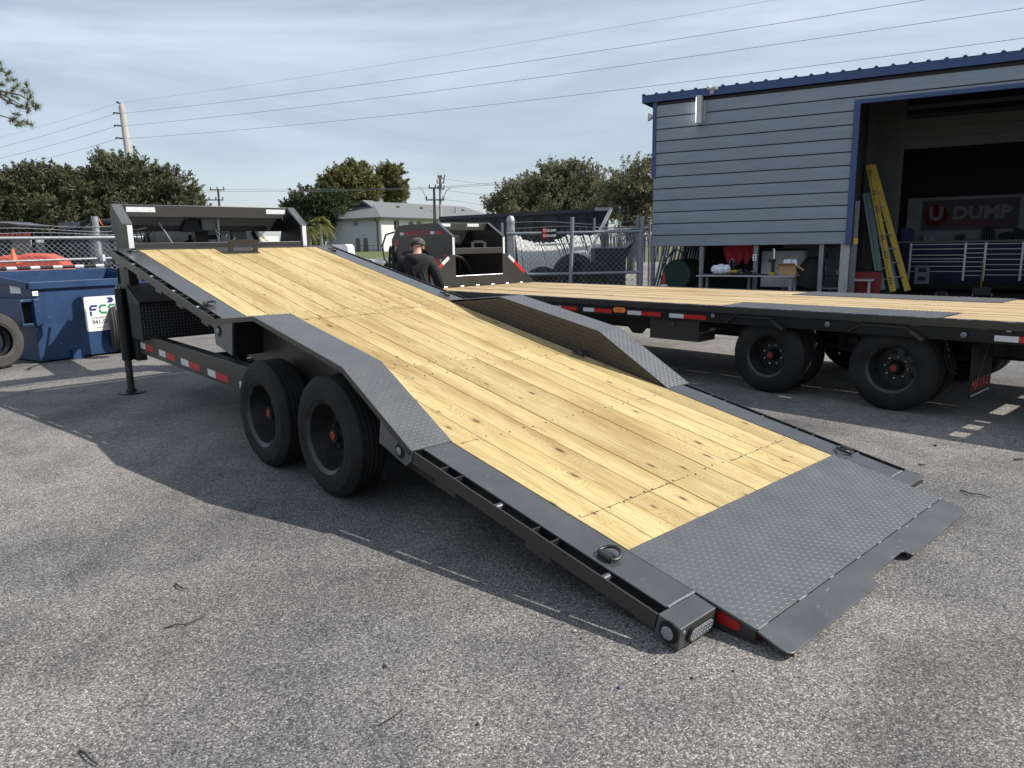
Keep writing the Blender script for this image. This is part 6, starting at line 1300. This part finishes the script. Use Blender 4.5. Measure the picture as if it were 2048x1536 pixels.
b = MB(); b.lathe([(0.07, 0), (0.02, 0.26), (0, 0.26)], (0, 0, 0), (0, 0, 1), 12); b.build('cone_body', M_['orange'], o)
b = MB(); b.box(-0.09, 0.09, -0.09, 0.09, -0.02, 0); b.build('base', M_['orange'], o)
# white utility trailers in the gap
def utility(label, px, dep, ln, rz, m='aluminium'):
    A = at(px, 520, dep); o = thing('utility_trailer', label, 'trailer', (A.x, dep, 0), rz, 'pale utility trailers parked beyond the flatbed')
    for y in (0, 1.8):
        b = MB(); b.box(0, ln, y, y + 0.06, 0.62, 0.74); b.build('side_rail', M_[m], o)
    b = MB(); b.box(0.05, ln - 0.05, 0.0605, 1.799, 0.60, 0.64); b.build('deck', M_['white_dull'], o)
    for q in range(4):
        x = ln * (q + 0.2) / 4; b = MB(); b.box(x, x + 0.05, -0.03, -0.001, 0.62, 0.98); b.build('stake', M_[m], o)
    for q in range(2):
        xc = ln * 0.42 + q * 0.85; b = MB()
        pts = [(xc + 0.40 * math.cos(a), -0.28, 0.36 + 0.40 * math.sin(a)) for a in [math.pi * k_ / 10 for k_ in range(11)]]
        b.prism(pts + [(xc + 0.36 * math.cos(a), -0.28, 0.36 + 0.36 * math.sin(a)) for a in [math.pi * (10 - k_) / 10 for k_ in range(11)]], (0, 0.26, 0)); b.build('fender', M_['white_paint'], o)
        b = MB(); b.lathe([(0.15, 0), (0.31, 0.02), (0.33, 0.1), (0.33, 0.2), (0, 0.2)], (xc, -0.03, 0.33), (0, -1, 0), 22); b.build('wheel', M_['rubber'], o)
    b = MB(); b.bar((ln, 0.2, 0.6), (ln + 1.3, 0.9, 0.5), 0.08, 0.08); b.bar((ln, 1.6, 0.6), (ln + 1.3, 0.9, 0.5), 0.08, 0.08); b.build('tongue', M_[m], o)
    return o
utility('pale utility trailer with twin round fenders in the gap left of the man', 712, 41, 4.2, 0.12)
utility('pale utility trailer parked behind the twin fender one', 655, 49, 4.6, 0.05)
utility('nearer pale utility trailer just above the tilted deck edge', 690, 27, 3.2, 0.3)
A = at(660, 497, 38); o = thing('truck_topper', 'white ribbed truck box lid showing above the deck edge by the palm', 'topper', (A.x, 38, 0)); z = at(660, 489, 38).z; zb = at(660, 506, 38).z
b = MB(); b.prism([(0, 0, zb), (0.05, 0, z - 0.12), (0.12, 0, z), (0.80, 0, z), (0.90, 0, z - 0.12), (0.92, 0, zb)], (0, 1.6, 0)); b.build('lid', M_['white_paint'], o)
b = MB(); b.box(-0.02, 0.94, -0.02, 1.62, 0.5, zb - 0.001); b.build('bed', M_['white_dull'], o)
# ================================================================== the house on the lawn
HC = at(765, 502, 112); HC.z = 0.80
HRZ = R(58)
HS = thing('lawn_house', 'two storey pale stucco building with a grey hipped shingle roof beyond the lawn', 'house', HC, HRZ)
LX, LY, EV = 34.0, 11.6, 5.1
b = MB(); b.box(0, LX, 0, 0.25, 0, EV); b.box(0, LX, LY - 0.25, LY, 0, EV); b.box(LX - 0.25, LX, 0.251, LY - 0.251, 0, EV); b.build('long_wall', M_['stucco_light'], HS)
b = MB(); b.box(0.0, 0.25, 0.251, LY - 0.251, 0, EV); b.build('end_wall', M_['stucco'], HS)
ov_ = 0.75; RX0, RX1, RY, RZ = 4.6, LX - 4.6, LY / 2, EV + 2.75
e = [(-ov_, -ov_, EV), (LX + ov_, -ov_, EV), (LX + ov_, LY + ov_, EV), (-ov_, LY + ov_, EV)]
b = MB(); b.add(e + [(RX0, RY, RZ), (RX1, RY, RZ)] + [(x, y, EV - 0.22) for x, y, z in e], [(0, 1, 5, 4), (1, 2, 5), (2, 3, 4, 5), (3, 0, 4), (0, 6, 7, 1), (1, 7, 8, 2), (2, 8, 9, 3), (3, 9, 6, 0), (9, 8, 7, 6)]); rf = b.build('roof', M_['shingle'], HS)
b = MB(); b.prism([(2.4, RY - 2.2, EV + 1.65), (2.4, RY + 2.2, EV + 1.65), (2.4, RY, RZ + 0.12)], (2.4, 0, 0)); b.build('gablet', M_['shingle'], HS)
b = MB(); b.prism([(2.385, RY - 1.5, EV + 1.78), (2.385, RY + 1.5, EV + 1.78), (2.385, RY, RZ - 0.15)], (0.010, 0, 0)); b.build('gable_vent', M_['window_dark'], HS)
b = MB()
b.box(-ov_ - 0.03, -ov_ - 0.001, -ov_, LY + ov_, EV - 0.25, EV + 0.02); b.box(-ov_, LX + ov_, -ov_ - 0.03, -ov_ - 0.001, EV - 0.25, EV + 0.02); b.build('gutter', M_['window_dark'], HS)
def win(face, c, z0, z1, wd, m='window_dark', nm='window'):
    b = MB()
    if face == 'end': b.box(-0.03, -0.001, c - wd / 2, c + wd / 2, z0, z1)
    else: b.box(c - wd / 2, c + wd / 2, -0.03, -0.001, z0, z1)
    w_ = b.build(nm, M_[m], HS); b = MB()
    if face == 'end': b.box(-0.05, -0.031, c - wd / 2 - 0.06, c + wd / 2 + 0.06, z0 - 0.08, z0); 
    else: b.box(c - wd / 2 - 0.06, c + wd / 2 + 0.06, -0.05, -0.031, z0 - 0.08, z0)
    b.build('sill', M_['white_dull'], w_)
win('end', 5.15, 4.0, 4.75, 0.85)
for c in (4.9, 3.3): win('end', c, 0.05, 2.1, 0.85, nm='door')
for c in (3.5, 7.0, 9.0, 14, 19, 24, 29): win('long', c, 3.3, 4.6, 1.2)
for c in (3.5, 9.0, 14, 19, 24): win('long', c, 0.9, 2.2, 1.2)
b = MB(); b.tube([(-0.55, 0.9, EV - 0.2), (-0.12, 0.75, EV - 0.6), (-0.12, 0.75, 0.05)], 0.09, 8); b.build('downspout', M_['window_dark'], HS)
b = MB(); b.tube([(3.2, -0.5, EV - 0.2), (3.2, -0.12, EV - 0.6), (3.2, -0.12, 0.05)], 0.08, 8); b.build('downspout', M_['window_dark'], HS)
for x, y in ((16, 2.2), (22, 2.2)):
    b = MB(); b.tube([(x, y, EV + 0.9), (x, y, EV + 2.2)], 0.16, 8); b.build('roof_pipe', M_['galv'], HS)
for x in (8, 14, 26):
    b = MB(); b.box(x, x + 0.4, 3.4, 3.8, EV + 1.75, EV + 2.05); b.build('roof_vent', M_['window_dark'], HS)
b = MB(); b.lathe([(0.12, 0), (0.12, 0.06), (0, 0.08)], (-0.001, 3.6, 2.6), (-1, 0, 0), 10); b.build('wall_lamp', M_['window_dark'], HS)
RL = thing('path_railing', 'thin dark railing along the foot of the pale house', 'railing', at(768, 502, 108) + Vector((0, 0, 0)), HRZ + R(90))
RL.location.z = 0.78
for z in (0.3, 0.95):
    b = MB(); b.tube([(0, 0, z), (7, 0, z + 0.15)], 0.035, 6); b.build('rail', M_['window_dark'], RL)
for q in range(8):
    b = MB(); b.tube([(q, 0, 0), (q, 0, 1.0)], 0.035, 6); b.build('post', M_['window_dark'], RL)
OB = thing('white_building', 'low white building seen far off through the neck of the tilt trailer', 'building', at(470, 500, 95)); OB.location.z = 0.6
b = MB(); b.box(-9, 3.2, 0, 8, 0, 2.6); b.build('wall', M_['stucco_light'], OB)
b = MB(); b.prism([(-9.5, -0.6, 2.601), (3.7, -0.6, 2.601), (3.7, 4, 4.0), (-9.5, 4, 4.0)], (0, 0, 0.15)); b.build('roof', M_['shingle'], OB)
for x in (-7, -3, 0.5):
    b = MB(); b.box(x, x + 1.4, -0.03, -0.001, 0.9, 2.0); b.build('window', M_['window_dark'], OB)
# ================================================================== trees
def leaf_cloud(name, m, parent, clumps, per, size, rng, elong=3.2):
    """clumps: array of (x, y, z, radius); 'per' leaves each"""
    C = np.array(clumps); C = np.repeat(C, np.maximum(3, np.round(per * np.minimum(1.3, (C[:, 3] / np.quantile(C[:, 3], 0.8)) ** 1.6))).astype(int), axis=0); n = len(C)
    d = rng.normal(size=(n, 3)); d /= np.linalg.norm(d, axis=1)[:, None]; rad = C[:, 3] * rng.random(n) ** 0.5
    P = C[:, :3] + d * rad[:, None] * np.array([1, 1, 0.8])
    a = rng.normal(size=(n, 3)); a = a * 0.75 + d * 1.0 + np.array([0, 0, 0.25]); a /= np.linalg.norm(a, axis=1)[:, None]
    c = np.cross(a, rng.normal(size=(n, 3))); c /= np.linalg.norm(c, axis=1)[:, None]
    s = size * (0.6 + 0.8 * rng.random(n))[:, None]; a = a * s * elong / 2; c = c * s / 2
    V = np.stack([P - a, P + c * 0.9, P + a, P - c * 0.9], axis=1).reshape(-1, 3)
    me = bpy.data.meshes.new(name); me.vertices.add(len(V)); me.vertices.foreach_set('co', V.astype(np.float32).ravel())
    me.loops.add(4 * n); me.polygons.add(n); me.polygons.foreach_set('loop_start', np.arange(0, 4 * n, 4, dtype=np.int32)); me.loops.foreach_set('vertex_index', np.arange(4 * n, dtype=np.int32))
    me.update(calc_edges=True); me.validate(); me.materials.append(m)
    o = bpy.data.objects.new(name, me); COL.objects.link(o); o.parent = parent; return o
def tree(label, base, blobs, ncl, per, leaf, m, tr=0.2, seed=1, clr=0.5, group=None, z0=0.0, name='broadleaf_tree', shell=0.6):
    """blobs: ellipsoids (dx, dy, z, rx, ry, rz) that make up the crown"""
    rng = np.random.default_rng(seed); o = thing(name, label, 'tree', (base[0], base[1], z0), 0, group)
    vol = np.array([bb[3] * bb[4] * bb[5] for bb in blobs]); vol = vol ** 0.75; cl = []
    for bb, k_ in zip(blobs, np.round(ncl * vol / vol.sum()).astype(int)):
        for _ in range(max(k_, 1)):
            d = rng.normal(size=3); d /= np.linalg.norm(d); rr = (shell + (1 - shell) * rng.random()) if rng.random() < 0.75 else rng.random() * shell
            rr *= 1 + 0.18 * rng.normal() * (d[2] > -0.2)
            cl.append((bb[0] + d[0] * rr * bb[3], bb[1] + d[1] * rr * bb[4], max(0.25, bb[2] + d[2] * rr * bb[5]), clr * (0.55 + 0.9 * rng.random())))
    nb_ = len(cl)
    for _ in range(int(nb_ * 0.7)):                      # sprays that break the outline
        bb = blobs[rng.integers(len(blobs))]; d = rng.normal(size=3); d[2] = abs(d[2]) * 0.9 + 0.05; d /= np.linalg.norm(d); g_ = d + np.array([0, 0, 0.35]) + rng.normal(size=3) * 0.25; g_ /= np.linalg.norm(g_)
        p = np.array([bb[0] + d[0] * bb[3], bb[1] + d[1] * bb[4], bb[2] + d[2] * bb[5]]) * 1.0
        for q in range(int(rng.integers(2, 6))): cl.append((*(p + g_ * clr * 0.30 * q), clr * (0.30 - 0.04 * q)))
    leaf_cloud('crown', m, o, cl, per, leaf, rng)
    b = MB(); top = max(bb[2] for bb in blobs); b.tube([(0, 0, -0.1), (0.05, 0, top * 0.25), (-0.05, 0.03, top * 0.5)], [tr, tr * 0.8, tr * 0.6], 10); b.build('trunk', M_['bark'], o, smooth=True)
    b = MB(); idx = rng.permutation(nb_)[:min(60, nb_)]
    for i in idx:
        c = Vector(cl[i][:3]); s = Vector((-0.02, 0.02, top * rng.uniform(0.25, 0.5))); mid = s.lerp(c, 0.5) + Vector((0, 0, 0.12 * (c - s).length))
        b.tube([s, mid, c], [tr * 0.32, tr * 0.16, 0.012], 5)
    stuff(b.build('limb', M_['bark'], o, smooth=True)); return o
def tr_px(label, px, dep, blobs_px, ncl, per, leaf, m, seed, clr, group=None, z0=0.0, **k):
    """crown ellipsoids given by where they are seen: (px, py, half width px, half height px, depth offset)"""
    B0 = at(px, 480, dep); bl = []
    for x, y, hw, hh, dd in blobs_px:
        c = at(x, y, dep + dd); s = (dep + dd) / CAM_F; bl.append((c.x - B0.x, dd, c.z - z0, hw * s, (hw * s) * 0.9, hh * s))
    return tree(label, (B0.x, dep), bl, ncl, per, leaf, m, seed=seed, clr=clr, group=group, z0=z0, **k)
GO = 'live oaks behind the left fence'
tr_px('large dark green oak before the concrete power pole at left', 265, 36, [(258, 372, 72, 50, 0), (330, 395, 62, 42, 0.5), (205, 400, 60, 45, 0), (280, 435, 112, 40, 0), (372, 425, 28, 26, 0), (225, 345, 40, 26, 0)], 430, 110, 0.062, M_['leaf_oak'], 11, 0.46, GO, tr=0.3)
tr_px('grey green oak left of the power pole oak', 95, 34, [(85, 385, 62, 42, 0), (40, 400, 50, 36, 0), (135, 400, 48, 40, 0), (95, 435, 95, 40, 0), (60, 360, 30, 18, 0), (120, 362, 26, 16, 0)], 430, 110, 0.060, M_['leaf_oak'], 12, 0.44, GO, tr=0.28)
tr_px('oak cut off by the left frame edge below the pine', -45, 33, [(-40, 385, 60, 40, 0), (-70, 420, 70, 50, 0), (0, 425, 45, 40, 0), (-120, 395, 60, 50, 0)], 300, 110, 0.060, M_['leaf_oak'], 13, 0.46, GO, tr=0.28)
GM = 'trees behind the pale house'
tr_px('tall yellow green tree behind the roof of the pale house', 700, 132, [(705, 362, 40, 26, 0), (690, 395, 52, 30, 0), (735, 385, 22, 30, 0), (708, 345, 18, 11, 0), (668, 378, 26, 20, 0)], 300, 110, 0.20, M_['leaf_yellow'], 21, 1.25, GM, z0=0.9, tr=0.5)
tr_px('narrow dark green tree at the right above the pale house', 782, 138, [(780, 350, 21, 18, 0), (788, 378, 24, 22, 0), (765, 372, 16, 18, 0), (792, 395, 16, 12, 0)], 160, 110, 0.20, M_['leaf_yellow'], 22, 1.1, GM, z0=0.9, tr=0.5)
tr_px('low dark tree left of the pale house beside the palm', 632, 118, [(630, 402, 42, 22, 0), (600, 420, 30, 18, 0), (660, 415, 40, 28, 0), (645, 440, 40, 30, 0), (620, 460, 36, 36, 0)], 280, 100, 0.18, M_['leaf_dark'], 23, 1.1, GM, z0=0.8, tr=0.45)
GR = 'trees beyond the dump body at right'
tr_px('wide olive green tree above the black dump body', 1105, 44, [(1090, 385, 62, 38, 0), (1140, 372, 50, 40, 0), (1040, 405, 46, 30, 0), (1190, 395, 55, 45, 0), (1105, 420, 110, 34, 0), (1005, 425, 26, 24, 0), (1120, 348, 34, 18, 0)], 400, 85, 0.070, M_['leaf_willow'], 31, 0.55, GR, tr=0.3)
tr_px('airy pale tree with open branches against the shed corner', 1262, 40, [(1262, 362, 52, 36, 0), (1285, 400, 50, 40, 0), (1235, 395, 40, 34, 0), (1275, 440, 60, 40, 0), (1310, 370, 40, 40, 0)], 240, 55, 0.065, M_['leaf_willow'], 32, 0.55, GR, tr=0.24, shell=0.3)
# palms
def palm(label, px, py, dep, hgt, seed, fr=1.7, group='cabbage palms before the house'):
    rng = random.Random(seed); C = at(px, py, dep); zb = 0.4; o = thing('palm_tree', label, 'palm', (C.x, dep, zb), 0, group); zc = C.z - zb
    b = MB(); b.tube([(0, 0, -0.1), (0.04, 0, zc * 0.5), (0, 0, zc)], [0.22, 0.18, 0.20], 10); b.build('trunk', M_['palm_trunk'], o, smooth=True)
    b = MB()
    for q in range(34):
        an = rng.uniform(0, 2 * math.pi); el = rng.uniform(-0.5, 1.35); ln = fr * rng.uniform(0.8, 1.15); d = Vector((math.cos(an) * math.cos(el), math.sin(an) * math.cos(el), math.sin(el))); pts = []
        for i in range(8):
            s = i / 7; pts.append(Vector((0, 0, zc)) + d * (ln * s) + Vector((0, 0, -0.75 * ln * s * s * (0.6 + 0.5 * math.cos(el)))))
        side_ = d.cross(Vector((0, 0, 1))).normalized()
        for i in range(1, 8):
            for sg in (-1, 1):
                for h in (0, 0.5):
                    p = pts[i - 1].lerp(pts[i], h); t = (pts[i] - pts[i - 1]).normalized(); l_ = 0.42 * fr / 1.7 * (1 - abs(i - 4) / 8)
                    q2 = p + side_ * sg * l_ + t * l_ * 0.7 + Vector((0, 0, -0.16)); w_ = t * 0.05
                    b.add([p - w_, p + w_, q2], [(0, 1, 2)])
    b.build('crown', M_['leaf_palm'], o); return o
palm('yellow green palm on the lawn before the left corner of the house', 640, 447, 84, 5, 5, 1.9)
palm('small palm seen through the trailer neck, left of centre', 502, 468, 60, 4, 6, 1.5)
palm('palm at the right inside the trailer neck opening', 462, 466, 74, 4, 7, 1.5)
palm('pale palm half hidden beside the low dark tree', 618, 462, 92, 4, 8, 1.6)
# pine limb reaching in at upper left
PD = 24.0; pb = at(-150, 480, PD)
o = thing('pine_tree', 'long needled pine reaching in from the upper left corner', 'pine tree', (pb.x, PD, 0)); rng = np.random.default_rng(5)
b = MB(); b.tube([(0, 0, 0), (0.1, 0, 4), (0, 0, 9.5)], [0.26, 0.2, 0.06], 12); b.build('trunk', M_['bark'], o, smooth=True)
def rel(x, y, dd=0): c = at(x, y, PD + dd); return Vector((c.x - pb.x, dd, c.z))
limbs = [[(-145, 120), (-60, 165), (5, 190), (38, 208), (60, 216)], [(-145, 190), (-60, 225), (0, 231), (25, 238), (50, 250)], [(-145, 60), (-60, 120), (0, 140), (20, 150)], [(-40, 172), (0, 182), (40, 190), (78, 212)], [(-20, 178), (10, 200), (40, 214), (62, 222)]]
b = MB()
for lm in limbs: b.tube([rel(x, y) for x, y in lm], [0.05, 0.035, 0.022, 0.012, 0.01][:len(lm)], 6)
b.build('limb', M_['bark'], o, smooth=True)
tufts = [(2, 125), (8, 140), (22, 146), (-5, 152), (15, 158), (4, 168), (28, 160), (40, 168), (52, 166), (30, 178), (46, 182), (58, 184), (62, 192), (68, 202), (78, 208), (74, 214), (54, 206), (44, 210), (60, 218), (34, 196), (18, 182), (20, 198), (-2, 185), (36, 230), (30, 238), (44, 240), (52, 248), (60, 250), (42, 252), (24, 240)]
tufts += [(rng.uniform(-140, -10), rng.uniform(60, 235)) for _ in range(70)]
V = []; F_ = []
for x, y in tufts:
    c = rel(x + rng.uniform(-3, 3), y + rng.uniform(-3, 3), rng.uniform(-0.4, 0.4)); ax = Vector((rng.uniform(0.1, 0.9), rng.uniform(-0.5, 0.5), rng.uniform(-0.1, 0.7))).normalized()
    for _ in range(85):
        d = (ax * 0.75 + Vector(rng.normal(size=3)) * 0.62).normalized(); ln = rng.uniform(0.12, 0.24); s = d.orthogonal().normalized() * 0.006; c0 = c - ax * rng.uniform(0, 0.20); k_ = len(V)
        V += [c0 - s, c0 + s, c0 + d * ln]; F_.append((k_, k_ + 1, k_ + 2))
b = MB(); b.add(V, F_); b.build('crown', M_['needle'], o)
# ================================================================== poles and wires
PP = at(250, 300, 70); zt5 = at(248, 205, 70).z
o = thing('power_pole', 'tall tapered concrete power pole with four short arms behind the oak', 'utility pole', (PP.x + 0.25, 70, 0))
b = MB(); b.tube([(0.35, 0, 0), (-0.1, 0, zt5 - 0.35), (-0.11, 0, zt5)], [0.42, 0.27, 0.03], 14); b.build('shaft', M_['pole_grey'], o, smooth=True)
arms = []
for (x0_, y0_), (x1_, y1_) in (((246, 213), (234, 203)), ((247, 228), (227, 225)), ((249, 253), (229, 250)), ((251, 278), (232, 275))):
    a_, c_ = at(x0_, y0_, 70) - Vector(o.location), at(x1_, y1_, 70) - Vector(o.location); b = MB(); b.tube([a_, c_], [0.08, 0.05], 8); am = b.build('arm', M_['rim'], o)
    b = MB(); b.tube([c_, c_ - Vector((0, 0, 0.16))], 0.06, 8); b.build('insulator', M_['rim'], am); arms.append(c_ + Vector(o.location) - Vector((0, 0, 0.16)))
Bp = Vector((23.7, 35.9, 0)); Ap = Vector((-34.7, 70, 0)); EN = Ap + (Bp - Ap) * 1.7
for i, (a, tgt, s1) in enumerate(zip(arms, ((1550, 0), (1850, 0), (2048, 16), (2048, 76)), (0, 0, 0, 0))):
    r_ = ray(*tgt); hx = Vector((r_.x, r_.y, 0)); dv = EN - Vector((a.x, a.y, 0))
    # where the line of sight crosses the vertical plane of the span
    den = hx.x * dv.y - hx.y * dv.x; t = (a.x * dv.y - a.y * dv.x) / den; s = ((hx * t - Vector((a.x, a.y, 0))).dot(dv)) / dv.length_squared
    zz = CAM_H + r_.z * t; sag = (a.z - zz) / (s * (1 - s)); ow = thing('power_line', ['topmost thin', 'second', 'third', 'lowest'][i] + ' power line rising from the concrete pole to the upper right', 'cable', a)
    b = MB(); n = 48; pts = [dv * (k_ / n) + Vector((0, 0, -sag * (k_ / n) * (1 - k_ / n))) for k_ in range(n + 1)]; b.tube(pts, 0.007 if i == 0 else 0.013, 5, caps=False); b.build('strand', M_['wire'], ow)
    ow['group'] = 'power lines on the concrete pole'
    tl_ = ((0, 275), (0, 295), (0, 317), (0, 340))[i]; r2 = ray(*tl_); d2 = Vector((-58, 33.5, 0)) * 0.62; h2 = Vector((r2.x, r2.y, 0)); den = h2.x * d2.y - h2.y * d2.x; t = (a.x * d2.y - a.y * d2.x) / den; s = ((h2 * t - Vector((a.x, a.y, 0))).dot(d2)) / d2.length_squared; zz = CAM_H + r2.z * t
    sag = (a.z - zz) / (s * (2.4 - s)) if s > 0.05 else 1
    b = MB(); pts = [d2 * (2.4 * k_ / 30) + Vector((0, 0, -sag * (2.4 * k_ / 30) * (2.4 - 2.4 * k_ / 30))) for k_ in range(31)]; b.tube(pts, 0.007 if i == 0 else 0.014, 5, caps=False); b.build('strand', M_['wire'], ow)
def pole_px(name, label, px, top, base, dep, arms_, m='pole_wood', r=0.14):
    C = at(px, top, dep); o = thing(name, label, 'utility pole', (C.x, dep, 0)); b = MB(); x1 = at(base[0], base[1], dep).x - C.x; b.tube([(x1 * 1.6, 0, 0), (0, 0, C.z)], [r * 1.25, r * 0.8], 10); b.build('shaft', M_[m], o, smooth=True)
    for xa, xb, y in arms_:
        a_, c_ = at(xa, y, dep), at(xb, y, dep); b = MB(); b.bar((a_.x - C.x, -0.15, a_.z), (c_.x - C.x, -0.15, c_.z), 0.1, 0.12); am = b.build('cross_arm', M_[m], o)
        for q in range(3):
            x = a_.x - C.x + (c_.x - a_.x) * (q + 0.1) / 2.2; b = MB(); b.tube([(x, -0.15, a_.z + 0.06), (x, -0.15, a_.z + 0.32)], 0.06, 6); b.build('insulator', M_['rim'], am)
    return o
pole_px('power_pole', 'small distant wooden pole with two cross arms above the trailer neck', 436, 378, (438, 412), 85, ((421, 450, 380), (418, 448, 400)))
pole_px('power_pole', 'slim pale pole with stacked insulators rising by the house roof', 880, 351, (881, 442), 72, ((876, 890, 357), (874, 889, 366), (876, 889, 378)), 'pole_grey', 0.15)
o = pole_px('power_pole', 'shorter wooden pole carrying a cross arm beside the slim pale pole', 868, 377, (869, 442), 72, ((858, 884, 376), (852, 888, 400)))
for pts in ([(838, 373), (846, 382), (851, 392), (852, 402)], [(902, 375), (893, 381), (889, 390), (888, 402)]):
    b = MB(); b.tube([at(x, y, 71.8) - Vector(o.location) for x, y in pts], 0.035, 5); b.build('riser_cable', M_['wire'], o, smooth=True)
for i, (pts, r_) in enumerate((([(300, 384, 95), (395, 381, 88), (436, 379.5, 85), (640, 380, 78), (868, 375, 72), (1010, 364, 66), (1120, 356, 62)], 0.015), ([(300, 388, 95), (395, 385, 88), (436, 383, 85), (640, 383, 78), (868, 377.5, 72), (1010, 368, 66), (1120, 362, 62)], 0.015), ([(883, 357, 72), (950, 366, 69), (1010, 373, 66), (1100, 384, 63)], 0.012), ([(884, 380, 72), (950, 388, 69), (1000, 393, 66), (1100, 402, 63)], 0.011), ([(884, 398, 72), (940, 406, 69), (1000, 416, 66)], 0.012))):
    ow = thing('cable_span', ['upper long cable crossing to the pole by the house', 'lower long cable crossing to the pole by the house', 'cable falling right from the top of the slim pole', 'cable falling right from the middle of the slim pole', 'lowest thin cable right of the slim pole'][i], 'cable', at(*pts[0]), 0, 'cables on the poles by the house')
    b = MB(); b.tube([at(*p) - Vector(ow.location) for p in pts], r_, 4, caps=False); b.build('strand', M_['wire'], ow)
# ================================================================== litter on the asphalt
def twig(label, pts, r, nm='twig'):
    P0 = atz(*pts[0]); o = thing(nm, label, 'twig', P0, 0, 'twigs lying on the asphalt'); b = MB(); n = len(pts); q = [atz(x, y) - P0 + Vector((0, 0, r * 1.1 + (0.006 if 0 < i < n - 1 else 0))) for i, (x, y) in enumerate(pts)]
    b.tube(q, [r * 0.72 * (1 - 0.6 * i / n) for i in range(n)], 6); b.build('stem', M_['twig'], o, smooth=True); return o
twig('thin curved twig on the sunlit asphalt at lower left', [(330, 1259), (352, 1253), (372, 1254), (390, 1246), (410, 1235)], 0.0045)
twig('short thick twig above the curved one at lower left', [(352, 1170), (358, 1177), (370, 1182)], 0.007)
twig('twig with side shoots beyond the rear right corner', [(1921, 982), (1940, 991), (1962, 993), (1982, 997)], 0.006)
twig('short twig right of the rear plate, near the frame edge', [(2028, 921), (2048, 920)], 0.008)
twig('dark leaf stem low at the bottom centre', [(760, 1452), (785, 1440), (800, 1428), (808, 1420)], 0.004)
twig('short twig before the right rear lamp box', [(1837, 931), (1851, 932)], 0.007)
twig('bent dark stem at the bottom left corner', [(160, 1505), (172, 1514), (180, 1524), (196, 1533)], 0.006)
rng2 = random.Random(9)
for i, (x, y, s, m) in enumerate(((1149, 1264, 0.016, 'pebble'), (1162, 1278, 0.009, 'twig'), (1238, 1377, 0.012, 'ink_navy'), (1586, 1312, 0.010, 'twig'), (1466, 1343, 0.009, 'twig'), (1384, 1357, 0.010, 'twig'), (1894, 1126, 0.010, 'twig'), (1870, 892, 0.02, 'twig'), (770, 1334, 0.014, 'twig'), (955, 1450, 0.011, 'twig'))):
    P0 = atz(x, y); o = thing('pebble', ['pale pebble by the rail shadow', 'tiny dark chip beside the pale pebble', 'scrap of blue plastic on the asphalt at bottom centre', 'black chip off the knife edge tip', 'dark chip left of the knife edge shadow', 'dark chip below the lamp box shadow', 'dark chip right of the knife edge notch', 'dark chip beyond the right tie down ring', 'dark leaf scrap left of bottom centre', 'dark leaf scrap at bottom centre'][i], 'litter', P0)
    bm_ = bmesh.new(); bmesh.ops.create_icosphere(bm_, subdivisions=2, radius=s * 0.6)
    for v in bm_.verts: v.co *= rng2.uniform(0.8, 1.2); v.co.z = v.co.z * 0.6 + s * 0.3
    me = bpy.data.meshes.new('pebble'); bm_.to_mesh(me); bm_.free(); me.materials.append(M_[m]); st_ = bpy.data.objects.new('stone', me); COL.objects.link(st_); st_.parent = o
